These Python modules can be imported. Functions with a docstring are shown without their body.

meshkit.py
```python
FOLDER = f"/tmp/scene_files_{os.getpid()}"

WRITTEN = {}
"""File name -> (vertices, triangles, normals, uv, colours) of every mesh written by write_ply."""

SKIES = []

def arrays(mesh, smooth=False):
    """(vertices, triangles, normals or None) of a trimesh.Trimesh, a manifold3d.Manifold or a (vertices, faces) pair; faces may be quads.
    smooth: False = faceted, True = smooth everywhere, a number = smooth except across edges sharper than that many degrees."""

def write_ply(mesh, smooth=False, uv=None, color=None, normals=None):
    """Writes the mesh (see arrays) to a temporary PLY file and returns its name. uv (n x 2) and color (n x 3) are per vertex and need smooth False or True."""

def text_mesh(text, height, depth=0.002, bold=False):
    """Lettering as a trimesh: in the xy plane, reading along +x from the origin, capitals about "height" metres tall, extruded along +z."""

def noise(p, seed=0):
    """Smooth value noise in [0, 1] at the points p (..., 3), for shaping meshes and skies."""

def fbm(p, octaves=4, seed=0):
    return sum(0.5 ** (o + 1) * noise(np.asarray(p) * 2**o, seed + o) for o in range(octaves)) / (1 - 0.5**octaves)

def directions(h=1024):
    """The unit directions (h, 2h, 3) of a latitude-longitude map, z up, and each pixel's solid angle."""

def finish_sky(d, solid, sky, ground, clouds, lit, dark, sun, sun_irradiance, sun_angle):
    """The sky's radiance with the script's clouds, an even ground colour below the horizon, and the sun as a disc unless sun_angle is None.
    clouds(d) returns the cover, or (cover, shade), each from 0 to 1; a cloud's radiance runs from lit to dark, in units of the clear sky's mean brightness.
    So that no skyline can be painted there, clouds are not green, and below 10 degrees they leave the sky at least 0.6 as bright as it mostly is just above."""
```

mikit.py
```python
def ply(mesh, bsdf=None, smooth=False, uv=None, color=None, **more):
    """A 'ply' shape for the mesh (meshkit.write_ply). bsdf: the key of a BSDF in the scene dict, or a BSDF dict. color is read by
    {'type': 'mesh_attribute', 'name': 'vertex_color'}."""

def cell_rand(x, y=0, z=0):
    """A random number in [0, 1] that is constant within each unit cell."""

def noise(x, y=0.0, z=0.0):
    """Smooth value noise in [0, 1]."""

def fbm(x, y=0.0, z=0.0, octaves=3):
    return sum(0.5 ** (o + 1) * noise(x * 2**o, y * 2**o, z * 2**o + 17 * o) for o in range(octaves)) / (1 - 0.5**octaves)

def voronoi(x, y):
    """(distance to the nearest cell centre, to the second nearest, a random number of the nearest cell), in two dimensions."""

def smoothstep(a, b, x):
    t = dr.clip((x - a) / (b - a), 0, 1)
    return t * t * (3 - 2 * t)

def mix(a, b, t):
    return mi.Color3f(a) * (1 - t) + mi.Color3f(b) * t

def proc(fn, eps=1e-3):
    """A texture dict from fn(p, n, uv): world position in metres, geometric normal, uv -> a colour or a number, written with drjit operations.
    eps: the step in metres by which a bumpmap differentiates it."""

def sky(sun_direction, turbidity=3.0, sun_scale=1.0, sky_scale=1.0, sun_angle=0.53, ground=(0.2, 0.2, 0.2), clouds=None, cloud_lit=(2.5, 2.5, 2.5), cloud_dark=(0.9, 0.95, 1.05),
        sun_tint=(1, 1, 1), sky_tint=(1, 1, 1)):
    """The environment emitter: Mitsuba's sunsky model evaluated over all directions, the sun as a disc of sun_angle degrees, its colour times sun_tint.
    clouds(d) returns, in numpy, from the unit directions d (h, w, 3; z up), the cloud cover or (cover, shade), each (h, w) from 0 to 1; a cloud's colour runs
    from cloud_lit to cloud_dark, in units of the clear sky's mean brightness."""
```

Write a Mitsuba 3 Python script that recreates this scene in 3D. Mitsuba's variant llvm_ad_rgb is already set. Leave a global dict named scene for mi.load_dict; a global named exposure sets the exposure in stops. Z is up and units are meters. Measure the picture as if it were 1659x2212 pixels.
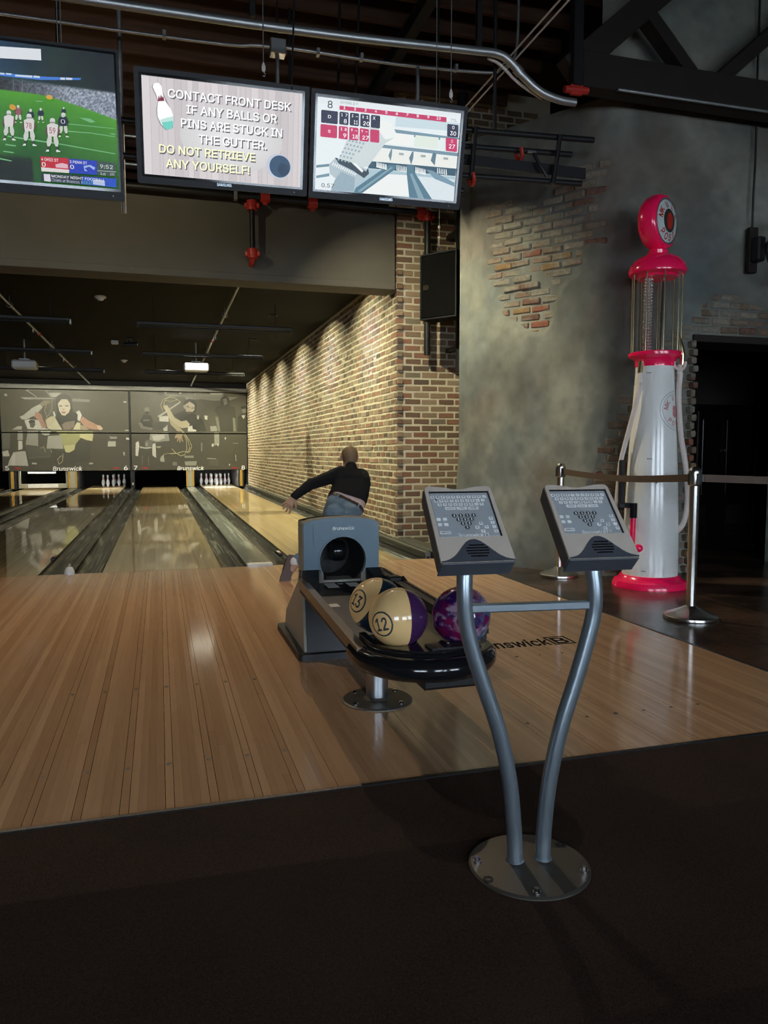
import math, random, numpy as np, trimesh, mitsuba as mi, mikit, meshkit, manifold3d as m3
import drjit as dr
from shapely.geometry import Polygon, LineString, Point, box as sbox
from shapely import affinity
from shapely.ops import unary_union
T = mi.ScalarTransform4f
scene, labels = {}, {}
# ---------------------------------------------------------------- camera, light, exposure
exposure = 0.0
YAW, PITCH = math.radians(16.4497), math.radians(4.5205)
CAM = np.array([-0.0065, -7.2530, 1.0855])
FWD = np.array([math.sin(YAW)*math.cos(PITCH), math.cos(YAW)*math.cos(PITCH), -math.sin(PITCH)])
scene['camera'] = {'type': 'perspective', 'fov': 2*math.degrees(math.atan(829.5/1637.99)), 'fov_axis': 'x', 'near_clip': 0.05, 'far_clip': 100.0,
                   'to_world': T().look_at(origin=CAM.tolist(), target=(CAM+FWD).tolist(), up=[0.0015, 0, 1])}
LANE_SPOT = (33, 32.5, 22)       # warm wall washers beside the brick wall
MASK_SPOT = (36, 34.5, 27)       # warm flood lamps on the masking panels
HALL_FILL = (15.5, 12.4, 8.8)  # dim warm fill light added for the approach
PIER_SPOT = (60, 55, 38)       # warm track lamps washing the pier, the bulkhead and the end of the plaster wall
PROJ_GLOW = (4.2, 4.0, 3.2)     # glow added to the right projector front, to glare on the floor         # 
DAY = (10.2, 11.9, 13.8)         # daylight in the windows behind the photographer
PIN_GLOW = (520, 510, 455)
def spot(key, pos, target, rgb, cutoff=60, beam=None):
    scene[key] = {'type': 'spot', 'to_world': T().look_at(origin=list(pos), target=list(target), up=[0.01, 1, 0.02]), 'intensity': {'type': 'rgb', 'value': list(rgb)},
                  'cutoff_angle': float(cutoff), 'beam_width': float(beam or cutoff*0.4)}
WASH = [(1.75, 2.4), (1.75, 4.8), (1.75, 7.4), (1.75, 10.1), (1.75, 12.9), (1.75, 15.4)]
for i, (x, y) in enumerate(WASH):
    spot(f'wash_spot_{i:03d}', (x, y, 3.19), (x+0.9, y, 0.7), LANE_SPOT, 68, 16)
FLOOD = [(-2.9, 13.4), (0.25, 13.4)]
for i, (x, y) in enumerate(FLOOD):
    spot(f'flood_spot_{i:03d}', (x, y, 3.19), (x, 16.9, 1.5), MASK_SPOT, 66, 36)
FILL_LAMPS = [(-1.2, -0.215), (1.2, -0.215)]  # fill lamps added out of sight behind the screens to brighten the approach
for i, (x, y) in enumerate(FILL_LAMPS):
    spot(f'fill_spot_{i:03d}', (x, y, 4.0), (x, y-3.4, 0), HALL_FILL, 60, 26)
TRACK = [((-0.65, -0.9, 3.70), (-0.5, 1.25, 3.35), 0.085, 78), ((1.55, -0.7, 3.72), (3.0, 1.2, 1.8), 0.46, 40), ((1.72, -0.7, 3.70), (3.0, -0.55, 2.0), 0.40, 40)]
for i, (a, b, f, cut) in enumerate(TRACK):
    spot(f'track_spot_{i:03d}', a, b, [v*f for v in PIER_SPOT], cut, cut*0.3)
# ---------------------------------------------------------------- helpers
random.seed(7); RNG = np.random.default_rng(7)
def srgb(c):
    c = np.asarray(c, float)/255.0
    return np.where(c <= 0.04045, c/12.92, ((c+0.055)/1.055)**2.4)
def rgb(*c):
    return {'type': 'rgb', 'value': [float(v) for v in c]}
def mat(name, color, rough=0.5, metal=0.0, spec=0.5, **kw):
    col = color if isinstance(color, dict) else rgb(*color)
    scene[name] = {'type': 'twosided', 'bsdf': {'type': 'principled', 'base_color': col, 'roughness': rough if isinstance(rough, dict) else float(rough), 'metallic': float(metal), 'specular': float(spec), **kw}}
    return name
VC = {'type': 'mesh_attribute', 'name': 'vertex_color'}
def put(key, mesh, m, smooth=30, label=None, cat=None, group=None, kind=None, to_world=None, **kw):
    k, n = key, 0
    while k in scene:
        n += 1; k = f'{key}_{n:03d}'
    d = mikit.ply(mesh, m, smooth=smooth, **kw)
    if to_world is not None: d['to_world'] = to_world
    scene[k] = d
    if label or kind: tag(k, label, cat, group, kind)
    return k
def share(key, plydict, m, to_world):
    k, n = key, 0
    while k in scene:
        n += 1; k = f'{key}_{n:03d}'
    d = dict(plydict); d['bsdf'] = {'type': 'ref', 'id': m}; d['to_world'] = to_world
    scene[k] = d
    return k
def tag(k, label=None, cat=None, group=None, kind=None):
    e = labels.setdefault(k, {})
    for a, b in (('label', label), ('category', cat), ('group', group), ('kind', kind)):
        if b: e[a] = b
    return k
TAKEN = {}
def thing(name, label, cat, group=None):
    n = TAKEN.get(name, -1)+1; TAKEN[name] = n
    k = name if n == 0 else f'{name}_{n:03d}'
    return tag(k, label, cat, group)
cat_ = trimesh.util.concatenate
def hullpts(p):
    return trimesh.Trimesh(*[(h.vertices, h.faces) for h in [trimesh.convex.convex_hull(np.asarray(p, float))]][0], process=False)
def bx(x0, x1, y0, y1, z0, z1, ch=0.0):
    if ch <= 0:
        return trimesh.creation.box(bounds=[[x0, y0, z0], [x1, y1, z1]])
    p = []
    for sx, x in ((1, x0), (-1, x1)):
        for sy, y in ((1, y0), (-1, y1)):
            for sz, z in ((1, z0), (-1, z1)):
                p += [(x+sx*ch, y+sy*ch, z), (x+sx*ch, y, z+sz*ch), (x, y+sy*ch, z+sz*ch)]
    return hullpts(p)
def tube(pts, r, n=12, smooth=0, cap=True):
    P = np.asarray(pts, float)
    if smooth:
        Q = np.vstack([2*P[0]-P[1], P, 2*P[-1]-P[-2]]); out = []
        for i in range(1, len(Q)-2):
            for t in np.linspace(0, 1, smooth, endpoint=False):
                a, b, c, d = Q[i-1], Q[i], Q[i+1], Q[i+2]
                out.append(0.5*((2*b)+(-a+c)*t+(2*a-5*b+4*c-d)*t*t+(-a+3*b-3*c+d)*t**3))
        P = np.array(out+[P[-1]])
    R = np.broadcast_to(np.asarray(r, float), (len(P),)) if np.ndim(r) == 0 else np.interp(np.linspace(0, 1, len(P)), np.linspace(0, 1, len(r)), r)
    Tn = np.gradient(P, axis=0); Tn /= np.linalg.norm(Tn, axis=1, keepdims=True)
    a = np.cross(Tn[0], [0, 0, 1.0])
    if np.linalg.norm(a) < 1e-3: a = np.cross(Tn[0], [1.0, 0, 0])
    V = []; ang = np.arange(n)/n*2*np.pi
    for i in range(len(P)):
        a = a-Tn[i]*(a@Tn[i]); a /= np.linalg.norm(a); b = np.cross(Tn[i], a)
        V.append(P[i]+R[i]*(np.cos(ang)[:, None]*a+np.sin(ang)[:, None]*b))
    V = np.vstack(V); F = []
    for i in range(len(P)-1):
        for j in range(n):
            q = [i*n+j, i*n+(j+1) % n, (i+1)*n+(j+1) % n, (i+1)*n+j]
            F += [[q[0], q[1], q[2]], [q[0], q[2], q[3]]]
    if cap:
        s, e = len(V), len(V)+1; V = np.vstack([V, P[0], P[-1]]); o = (len(P)-1)*n
        for j in range(n):
            F += [[s, (j+1) % n, j], [e, o+j, o+(j+1) % n]]
    return trimesh.Trimesh(V, F, process=False)
def lathe(prof, n=48, at=(0, 0, 0)):
    m = trimesh.creation.revolve(np.array(prof, float), sections=n)
    m.apply_translation(at); return m
def cyl(p0, p1, r, n=16):
    return tube([p0, p1], r, n)
def prism(poly, d):
    if not isinstance(poly, Polygon) and not hasattr(poly, 'geoms'): poly = Polygon(poly)
    return cat_([trimesh.creation.extrude_polygon(g, d, engine='earcut') for g in getattr(poly, 'geoms', [poly]) if g.area > 1e-9])
def frame(o, x, y):
    """4x4: local x, y, z=x cross y, at o"""
    x, y = np.asarray(x, float), np.asarray(y, float); x = x/np.linalg.norm(x); y = y-x*(x@y); y /= np.linalg.norm(y)
    M = np.eye(4); M[:3, 0], M[:3, 1], M[:3, 2], M[:3, 3] = x, y, np.cross(x, y), o
    return M
def moved(m, M):
    m = m.copy(); m.apply_transform(M); return m
def tm(M):
    return T(np.asarray(M, float).tolist())
def rrect(x0, x1, y0, y1, r):
    return sbox(x0+r, y0+r, x1-r, y1-r).buffer(r, 6)
def text(t, h, depth=0.002, bold=True, width=None, slant=0.0, center=False):
    m = meshkit.text_mesh(t, h, depth, bold)
    if width: m.vertices[:, 0] = (m.vertices[:, 0]-m.bounds[0][0])*width/(m.bounds[1][0]-m.bounds[0][0])
    if slant: m.vertices[:, 0] += slant*m.vertices[:, 1]
    if center: m.vertices[:, 0] -= (m.bounds[0][0]+m.bounds[1][0])/2
    return m
def mani(m):
    return m3.Manifold(m3.Mesh(np.asarray(m.vertices, np.float32), np.asarray(m.faces, np.uint32)))
def unmani(m):
    q = m.to_mesh(); return trimesh.Trimesh(q.vert_properties[:, :3], q.tri_verts, process=False)
def flat(layers, dz=0.0004):
    """coloured flat print: layers of (colour, 2D geometry); returns mesh in the xy plane with vertex colours"""
    V, F, C, o = [], [], [], 0
    for i, (c, g) in enumerate(layers):
        if isinstance(g, trimesh.Trimesh):
            keep = g.face_normals[:, 2] > 0.5; g2 = trimesh.Trimesh(g.vertices, g.faces[keep], process=False); g2.remove_unreferenced_vertices(); v, f = np.array(g2.vertices)[:, :2], np.array(g2.faces)
            parts = [(v, f)]
        else:
            if not g.is_valid: g = g.buffer(0)
            parts = []
            for q in getattr(g, 'geoms', [g]):
                if q.area < 1e-8: continue
                v, f = trimesh.creation.triangulate_polygon(q, engine='earcut'); parts.append((np.asarray(v), np.asarray(f)))
        for v, f in parts:
            a, b, c_ = v[f[:, 0]], v[f[:, 1]], v[f[:, 2]]
            s = (b[:, 0]-a[:, 0])*(c_[:, 1]-a[:, 1])-(b[:, 1]-a[:, 1])*(c_[:, 0]-a[:, 0])
            f = np.where((s < 0)[:, None], f[:, ::-1], f)
            V.append(np.c_[v, np.full(len(v), dz*(i+1))]); F.append(f+o); C.append(np.tile(srgb(c), (len(v), 1))); o += len(v)
    return np.vstack(V), np.vstack(F), np.vstack(C)
def print_layers(d, clip=None, off=(0, 0)):
    out = []; soft = (lambda c: [96+(v-96)*0.86+2 for v in c]) if d is PRINT['maskL'] or d is PRINT['maskR'] else (lambda c: c)
    for kind in ('poly', 'line', 'ell', 'text'):
        for e in d[kind]:
            if kind == 'poly': g = Polygon(np.array(e[1])/1000.0)
            elif kind == 'line': g = LineString(np.array(e[2])/1000.0).buffer(e[1]*0.0019/2)
            elif kind == 'ell': g = affinity.translate(affinity.scale(Point(0, 0).buffer(1, 16), e[2]/1000.0, e[3]/1000.0), e[1][0]/1000.0, e[1][1]/1000.0)
            else:
                g = text(e[1], e[5]/1000.0, 0.001, bool(e[6]), max(e[4], 3)/1000.0, e[7]); g.apply_translation([e[2]/1000.0, e[3]/1000.0, 0]); out.append((e[0], g)); continue
            if not g.is_valid: g = g.buffer(0)
            if clip is not None: g = g.intersection(clip)
            if not g.is_empty: out.append((soft(e[0]), g))
    return out
PRINT={}
PRINT['maskL']={"poly":[[[135,133,121],[[-3640,2928],[-2619,2933],[-2620,2901],[-3641,2893]]],[[165,163,151],[[-3060,2823],[-2711,2831],[-2868,2699],[-2978,2697]]],[[150,148,136],[[-3820,2681],[-2956,2678],[-2870,2638],[-3715,2622]]],[[122,120,108],[[-2429,2671],[-1940,2645],[-1943,2574],[-2432,2577]]],[[140,138,126],[[-3684,2892],[-3636,2897],[-3358,2689],[-3401,2689]]],[[130,128,116],[[-3145,2880],[-3113,2881],[-2978,2697],[-3021,2696]]],[[170,168,156],[[-4252,2765],[-4177,2778],[-4159,2709],[-4222,2696]]],[[178,176,164],[[-3861,2123],[-3752,2171],[-3508,2384],[-3288,2504],[-3238,2388],[-3429,2175],[-3693,2032],[-3800,2043]]],[[130,118,98],[[-3310,2504],[-3198,2599],[-3024,2602],[-3137,2495],[-3238,2400]]],[[188,186,174],[[-3737,2008],[-3639,2044],[-3348,2036],[-3267,1849],[-3096,1752],[-3314,1750],[-3659,1764]]],[[180,178,166],[[-3316,1708],[-3032,1710],[-3080,1603],[-3189,1579],[-3275,1614]]],[[85,83,71],[[-3608,2010],[-3467,2023],[-3450,1894],[-3507,1800],[-3582,1823]]],[[58,56,44],[[-3626,1986],[-3564,2033],[-3456,2023],[-3454,1964],[-3606,1935]]],[[135,133,121],[[-3661,1717],[-3380,1719],[-3391,1266],[-3729,1303]]],[[78,76,64],[[-3761,1319],[-3396,1273],[-3029,1143],[-3079,954],[-3666,956]]],[[160,158,146],[[-4066,1750],[-3924,1844],[-3807,1845],[-3814,1751]]],[[160,122,100],[[-3474,2128],[-3426,2269],[-3277,2200],[-3238,2060],[-3137,1827],[-3269,1802],[-3348,2012]]],[[188,178,146],[[-3174,2038],[-3040,2133],[-2908,2158],[-2881,1970],[-2984,1851],[-3127,1815]]],[[196,190,160],[[-3004,1898],[-2889,2064],[-2724,1754],[-3009,1752],[-3139,1791]]],[[52,50,38],[[-2876,2581],[-2812,2747],[-2624,2802],[-2472,2730],[-2428,2565],[-2438,2400],[-2409,2259],[-2310,2236],[-2307,1975],[-2457,1796],[-2657,1755],[-2796,1900],[-2873,2088],[-2846,2370]]],[[118,106,90],[[-2741,1900],[-2650,1972],[-2372,2022],[-2388,1856],[-2525,1760],[-2679,1759]]],[[204,194,170],[[-2826,2512],[-2717,2643],[-2563,2645],[-2487,2529],[-2478,2376],[-2531,2257],[-2633,2161],[-2721,2174],[-2794,2301]]],[[100,98,86],[[-2793,2458],[-2705,2467],[-2701,2434],[-2779,2423]]],[[100,98,86],[[-2630,2461],[-2535,2469],[-2536,2439],[-2622,2428]]],[[158,156,144],[[-2692,2373],[-2648,2373],[-2639,2331],[-2705,2330]]],[[140,98,88],[[-2733,2271],[-2673,2283],[-2608,2275],[-2631,2237],[-2708,2236]]],[[212,210,198],[[-2970,2263],[-2921,2294],[-2887,2135],[-2940,2169]]],[[208,206,194],[[-2342,2271],[-2240,2327],[-2173,2190],[-2239,2000],[-2305,2047],[-2289,2189]]],[[190,184,150],[[-2318,1975],[-2219,1953],[-2236,1757],[-2436,1756]]],[[168,130,106],[[-2239,2024],[-2157,2155],[-2015,2038],[-1760,1909],[-1601,1795],[-1652,1742],[-1966,1783],[-2121,1858]]],[[196,170,140],[[-1772,1897],[-1670,1886],[-1594,1791],[-1652,1742],[-1741,1778]]],[[150,140,110],[[-2231,1905],[-2099,1858],[-1978,1752],[-2236,1750]]],[[152,150,138],[[-3124,1568],[-2762,1593],[-2715,1190],[-3169,1209]]],[[64,62,50],[[-3028,1190],[-2679,1095],[-2334,1452],[-1957,1334],[-1995,830],[-2735,715],[-2933,740]]],[[150,148,96],[[-2901,1706],[-1879,1705],[-1871,1573],[-1910,1418],[-2088,1453],[-2221,1519],[-2371,1333],[-2410,1166],[-2546,1083],[-2656,1095],[-2717,1285],[-2769,1569]]],[[190,184,134],[[-2238,1667],[-1880,1669],[-1905,1423],[-2110,1477],[-2254,1536]]],[[180,176,126],[[-2695,1285],[-2383,1321],[-2421,1162],[-2546,1083],[-2652,1095]]],[[168,166,154],[[-4058,1097],[-3768,1132],[-3736,1120],[-3675,697],[-4222,713],[-4162,888]]],[[182,180,168],[[-4071,1051],[-4006,1074],[-4023,711],[-4126,712]]],[[172,170,158],[[-4355,1116],[-4195,1156],[-4159,981],[-4339,977]]],[[145,143,131],[[-3929,1704],[-3790,1705],[-3795,1448],[-3939,1448]]],[[185,183,171],[[-3918,1424],[-3811,1425],[-3809,1191],[-3928,1156]]],[[165,163,151],[[-1468,1419],[-1251,1419],[-1256,1262],[-1484,1262]]],[[130,128,116],[[-1430,1563],[-1202,1552],[-1226,1492],[-1409,1491]]],[[84,82,70],[[-3666,956],[-3078,1006],[-3080,942],[-3668,897]]],[[150,148,136],[[-3586,791],[-3445,790],[-3457,738],[-3577,744]]],[[150,148,136],[[-2019,782],[-1906,782],[-1908,734],[-2020,734]]],[[190,188,176],[[-1001,2606],[-916,2608],[-917,2577],[-1002,2575]]],[[190,188,176],[[-954,1529],[-858,1520],[-859,1466],[-956,1471]]],[[170,168,156],[[-1053,1105],[-1008,1093],[-1006,984],[-1033,996]]],[[190,188,176],[[-978,1759],[-874,1755],[-875,1730],[-979,1735]]],[[90,88,76],[[-4323,1702],[-4111,1703],[-4151,1191],[-4342,1191]]],[[150,40,36],[[-4042,658],[-3882,656],[-3884,600],[-4044,601]]],[[150,40,36],[[-1337,643],[-1176,642],[-1178,588],[-1339,590]]]],"text":[[[205,200,180],"Brunswick",-3022,552,798,119,1,0.2],[[215,212,195],"5",-4291,574,100,122,1,0],[[215,212,195],"6",-1045,558,116,127,1,0]],"line":[[[165,158,120],9,[[-2959,2603],[-3137,2483],[-3187,2295],[-3127,2132]]],[[165,158,120],8,[[-2982,2556],[-2978,2368],[-3082,2179],[-3151,2085]]],[[165,158,120],8,[[-2770,1000],[-2884,882],[-2845,739],[-2754,810],[-2724,1048]]],[[165,158,120],6,[[-3332,1214],[-3244,1261],[-3206,1096]]],[[165,158,120],6,[[-3180,1214],[-3071,1190],[-3031,1096]]]],"ell":[]}
PRINT['maskR']={"poly":[[[128,126,114],[[48,2826],[929,2868],[1656,2883],[1999,2840],[1850,2738],[829,2694],[783,2755]]],[[120,118,106],[[831,2768],[1411,2804],[2395,2797],[2145,2693],[1652,2672]]],[[165,163,151],[[1535,2917],[1976,2926],[1901,2863],[1558,2861]]],[[185,183,171],[[192,2926],[244,2915],[233,2859],[196,2873]]],[[185,183,171],[[619,2923],[686,2932],[677,2868],[622,2862]]],[[150,148,136],[[1099,2933],[1135,2934],[1085,2859],[1061,2866]]],[[52,50,38],[[-520,2065],[-422,2236],[-225,2202],[-170,2045],[-165,1776],[-573,1822]]],[[110,108,96],[[-411,2418],[-289,2456],[-257,2335],[-281,2299],[-398,2297]]],[[50,48,36],[[-409,2309],[-269,2323],[-294,2238],[-360,2232]]],[[105,103,91],[[-592,1980],[-499,1981],[-443,1872],[-164,1825],[-212,1752],[-538,1810]]],[[95,93,81],[[-450,2078],[-275,2080],[-276,2031],[-451,2030]]],[[70,68,56],[[-206,1995],[242,2000],[248,1779],[-165,1776]]],[[170,168,156],[[119,1803],[252,1926],[247,1735],[141,1734]]],[[54,52,40],[[437,2222],[726,2349],[867,2228],[1085,2255],[1299,2084],[1414,1733],[905,1729],[933,1932],[816,2079],[647,2041]]],[[200,198,186],[[9,2173],[293,2196],[289,2012],[18,2027]]],[[190,188,176],[[-50,2168],[649,2642],[660,2606],[33,2156]]],[[172,162,132],[[292,2123],[432,2002],[712,1728],[545,1727],[347,1927]]],[[190,180,150],[[135,2499],[254,2518],[322,2417],[459,2149],[671,2029],[816,2067],[910,1957],[883,1858],[666,1819],[478,1928],[304,2123],[225,2318],[157,2414]]],[[52,50,38],[[735,2546],[768,2632],[890,2720],[1046,2698],[1128,2577],[1098,2329],[988,2234],[855,2232],[774,2350]]],[[190,180,158],[[790,2546],[924,2635],[1071,2539],[1058,2378],[1001,2316],[821,2313],[787,2399]]],[[60,58,46],[[802,2313],[893,2331],[1001,2316],[964,2234],[867,2228]]],[[175,173,161],[[734,2521],[783,2534],[780,2411],[747,2423]]],[[80,78,66],[[837,2498],[909,2479],[903,2455],[836,2468]]],[[80,78,66],[[973,2451],[1053,2452],[1047,2427],[977,2426]]],[[130,90,78],[[864,2297],[946,2298],[936,2273],[873,2272]]],[[205,203,191],[[1120,2211],[1195,2219],[1178,2093],[1135,2107]]],[[200,198,186],[[1351,2221],[1453,2210],[1436,2081],[1361,2105]]],[[208,206,194],[[854,1853],[981,1913],[998,1797],[1111,1773],[1098,1723],[844,1722]]],[[140,138,126],[[-256,1678],[270,1691],[300,1436],[-104,1395],[-290,1454]]],[[185,183,171],[[-205,1593],[138,1627],[176,1533],[-8,1435],[-173,1454]]],[[158,136,108],[[520,1683],[699,1684],[672,1535],[710,1417],[670,1412],[636,1511],[621,1392],[585,1392],[583,1510],[538,1407],[514,1421],[545,1535],[468,1510],[450,1535]]],[[190,188,176],[[-684,1372],[-599,1433],[-579,1287],[-629,965],[-699,995]]],[[185,183,171],[[-210,1361],[-109,1366],[-101,915],[-212,993]]],[[100,98,86],[[-420,1421],[-289,1478],[-185,1434],[-176,1336],[-248,1263],[-412,1251]]],[[135,133,121],[[-409,1373],[-339,1385],[-336,1287],[-407,1275]]],[[165,163,151],[[-575,1275],[-424,1238],[-225,1251],[-226,1214],[-390,1190],[-553,1214]]],[[150,148,136],[[-95,1263],[71,1275],[10,1219],[-84,1229]]],[[62,60,48],[[1850,2738],[1975,2852],[2101,2767],[2122,2543],[2277,2470],[2315,2195],[2203,1737],[1831,1735],[1790,2189],[1666,2362],[1702,2474],[1846,2539]]],[[112,110,98],[[1918,2726],[2035,2761],[2064,2592],[1957,2528]]],[[118,116,104],[[1680,2183],[1770,2174],[1826,1735],[1753,1735]]],[[118,116,104],[[2210,2164],[2284,2145],[2307,1738],[2228,1730]]],[[56,54,42],[[2372,2196],[2486,2298],[2667,2350],[2658,1740],[2352,1738]]],[[112,110,98],[[2484,2436],[2614,2455],[2624,2325],[2524,2303]]],[[48,46,34],[[2470,2511],[2615,2531],[2644,2451],[2476,2428]]],[[185,183,171],[[2480,2227],[2606,2249],[2548,2117]]],[[145,143,131],[[1515,1888],[1706,1902],[1738,1735],[1532,1733]]],[[140,138,126],[[1639,1694],[1786,1695],[1790,1339],[1641,1289]]],[[190,188,176],[[1549,1339],[1628,1364],[1613,1252],[1557,1264]]],[[185,183,171],[[1696,1339],[1787,1352],[1749,1264]]],[[200,198,186],[[1956,1553],[2001,1553],[1995,1478],[1960,1478]]],[[130,128,116],[[720,986],[1010,985],[1009,915],[738,916]]],[[140,138,126],[[729,805],[1099,815],[1077,678],[757,680]]],[[155,153,141],[[2,882],[120,1037],[142,790],[24,808]]],[[115,113,101],[[380,794],[500,794],[512,682],[373,683]]],[[125,123,111],[[1411,914],[1693,900],[1692,863],[1410,876]]],[[170,168,156],[[1581,826],[1642,838],[1665,712],[1616,725]]],[[78,76,64],[[1458,851],[1766,850],[1763,674],[1455,676]]],[[190,188,176],[[2073,722],[2106,722],[2105,672],[2073,672]]],[[110,108,96],[[2209,1378],[2371,1378],[2371,1345],[2209,1345]]],[[140,138,126],[[2265,1012],[2295,1012],[2307,810],[2282,810]]],[[120,118,106],[[1237,1388],[1273,1388],[1268,1114],[1231,1114]]],[[150,40,36],[[-509,642],[-345,641],[-347,587],[-511,588]]],[[150,40,36],[[2159,623],[2334,622],[2333,566],[2158,568]]]],"text":[[[205,200,180],"Brunswick",506,538,792,119,1,0.2],[[215,212,195],"7",-756,560,104,122,1,0],[[215,212,195],"8",2458,540,106,127,1,0]],"line":[[[178,168,122],10,[[131,2341],[65,2510],[139,2682],[330,2771],[496,2737],[636,2630]]],[[178,168,122],9,[[203,2366],[161,2585],[259,2733],[378,2764]]],[[178,168,122],8,[[186,2659],[374,2625],[566,2690]]],[[178,168,122],10,[[338,2074],[665,1770],[791,1486],[809,1189],[745,1016],[624,976],[482,1066],[366,1189]]],[[178,168,122],9,[[432,2002],[735,1684],[899,1437],[955,1264],[879,1090],[699,1115],[506,1053],[315,1041]]],[[178,168,122],8,[[525,1929],[759,1659],[861,1388],[894,1214],[818,1065]]],[[178,168,122],6,[[27,944],[172,1042],[458,1066]]],[[120,118,106],7,[[-500,994],[-508,701]]],[[120,118,106],7,[[-326,945],[-332,700]]]],"ell":[]}
PRINT['tv2']={"poly":[[[150,140,150],[[-439,241],[-447,222],[-426,179],[-413,145],[-424,95],[-420,52],[-399,9],[-367,-17],[-323,0],[-317,75],[-362,162],[-380,202],[-387,238],[-404,249]]],[[255,255,255],[[-436,241],[-441,223],[-421,183],[-410,148],[-418,95],[-416,56],[-393,13],[-361,-14],[-327,0],[-322,25],[-319,75],[-334,110],[-365,149],[-379,184],[-387,235],[-403,249],[-421,249]]],[[110,205,190],[[-393,28],[-365,33],[-322,44],[-322,22],[-327,-1],[-361,-14],[-383,1]]],[[190,225,215],[[-404,39],[-365,55],[-320,69],[-322,43],[-365,32],[-393,26]]],[[120,40,60],[[-413,145],[-405,182],[-399,161],[-392,186],[-386,168],[-379,178],[-372,152]]]],"text":[[[92,90,94],"CONTACT FRONT DESK",-344,169,784,47,1,0],[[255,255,255],"CONTACT FRONT DESK",-350,175,783,47,1,0],[[92,90,94],"IF ANY BALLS OR",-233,88,583,48,1,0],[[255,255,255],"IF ANY BALLS OR",-238,94,581,48,1,0],[[92,90,94],"PINS ARE STUCK IN",-267,6,652,49,1,0],[[255,255,255],"PINS ARE STUCK IN",-273,13,652,48,1,0],[[92,90,94],"THE GUTTER.",-158,-79,442,49,1,0],[[255,255,255],"THE GUTTER.",-164,-72,441,49,1,0],[[92,90,94],"DO NOT RETRIEVE",-408,-158,615,48,1,0],[[255,255,205],"DO NOT RETRIEVE",-413,-150,614,47,1,0],[[92,90,94],"ANY YOURSELF!",-367,-240,539,49,1,0],[[255,255,205],"ANY YOURSELF!",-373,-234,539,48,1,0]],"line":[],"ell":[[[190,198,212],[359,-168],83,77],[[52,80,108],[368,-168],70,68],[[40,62,88],[390,-184],37,38]]}
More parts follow.
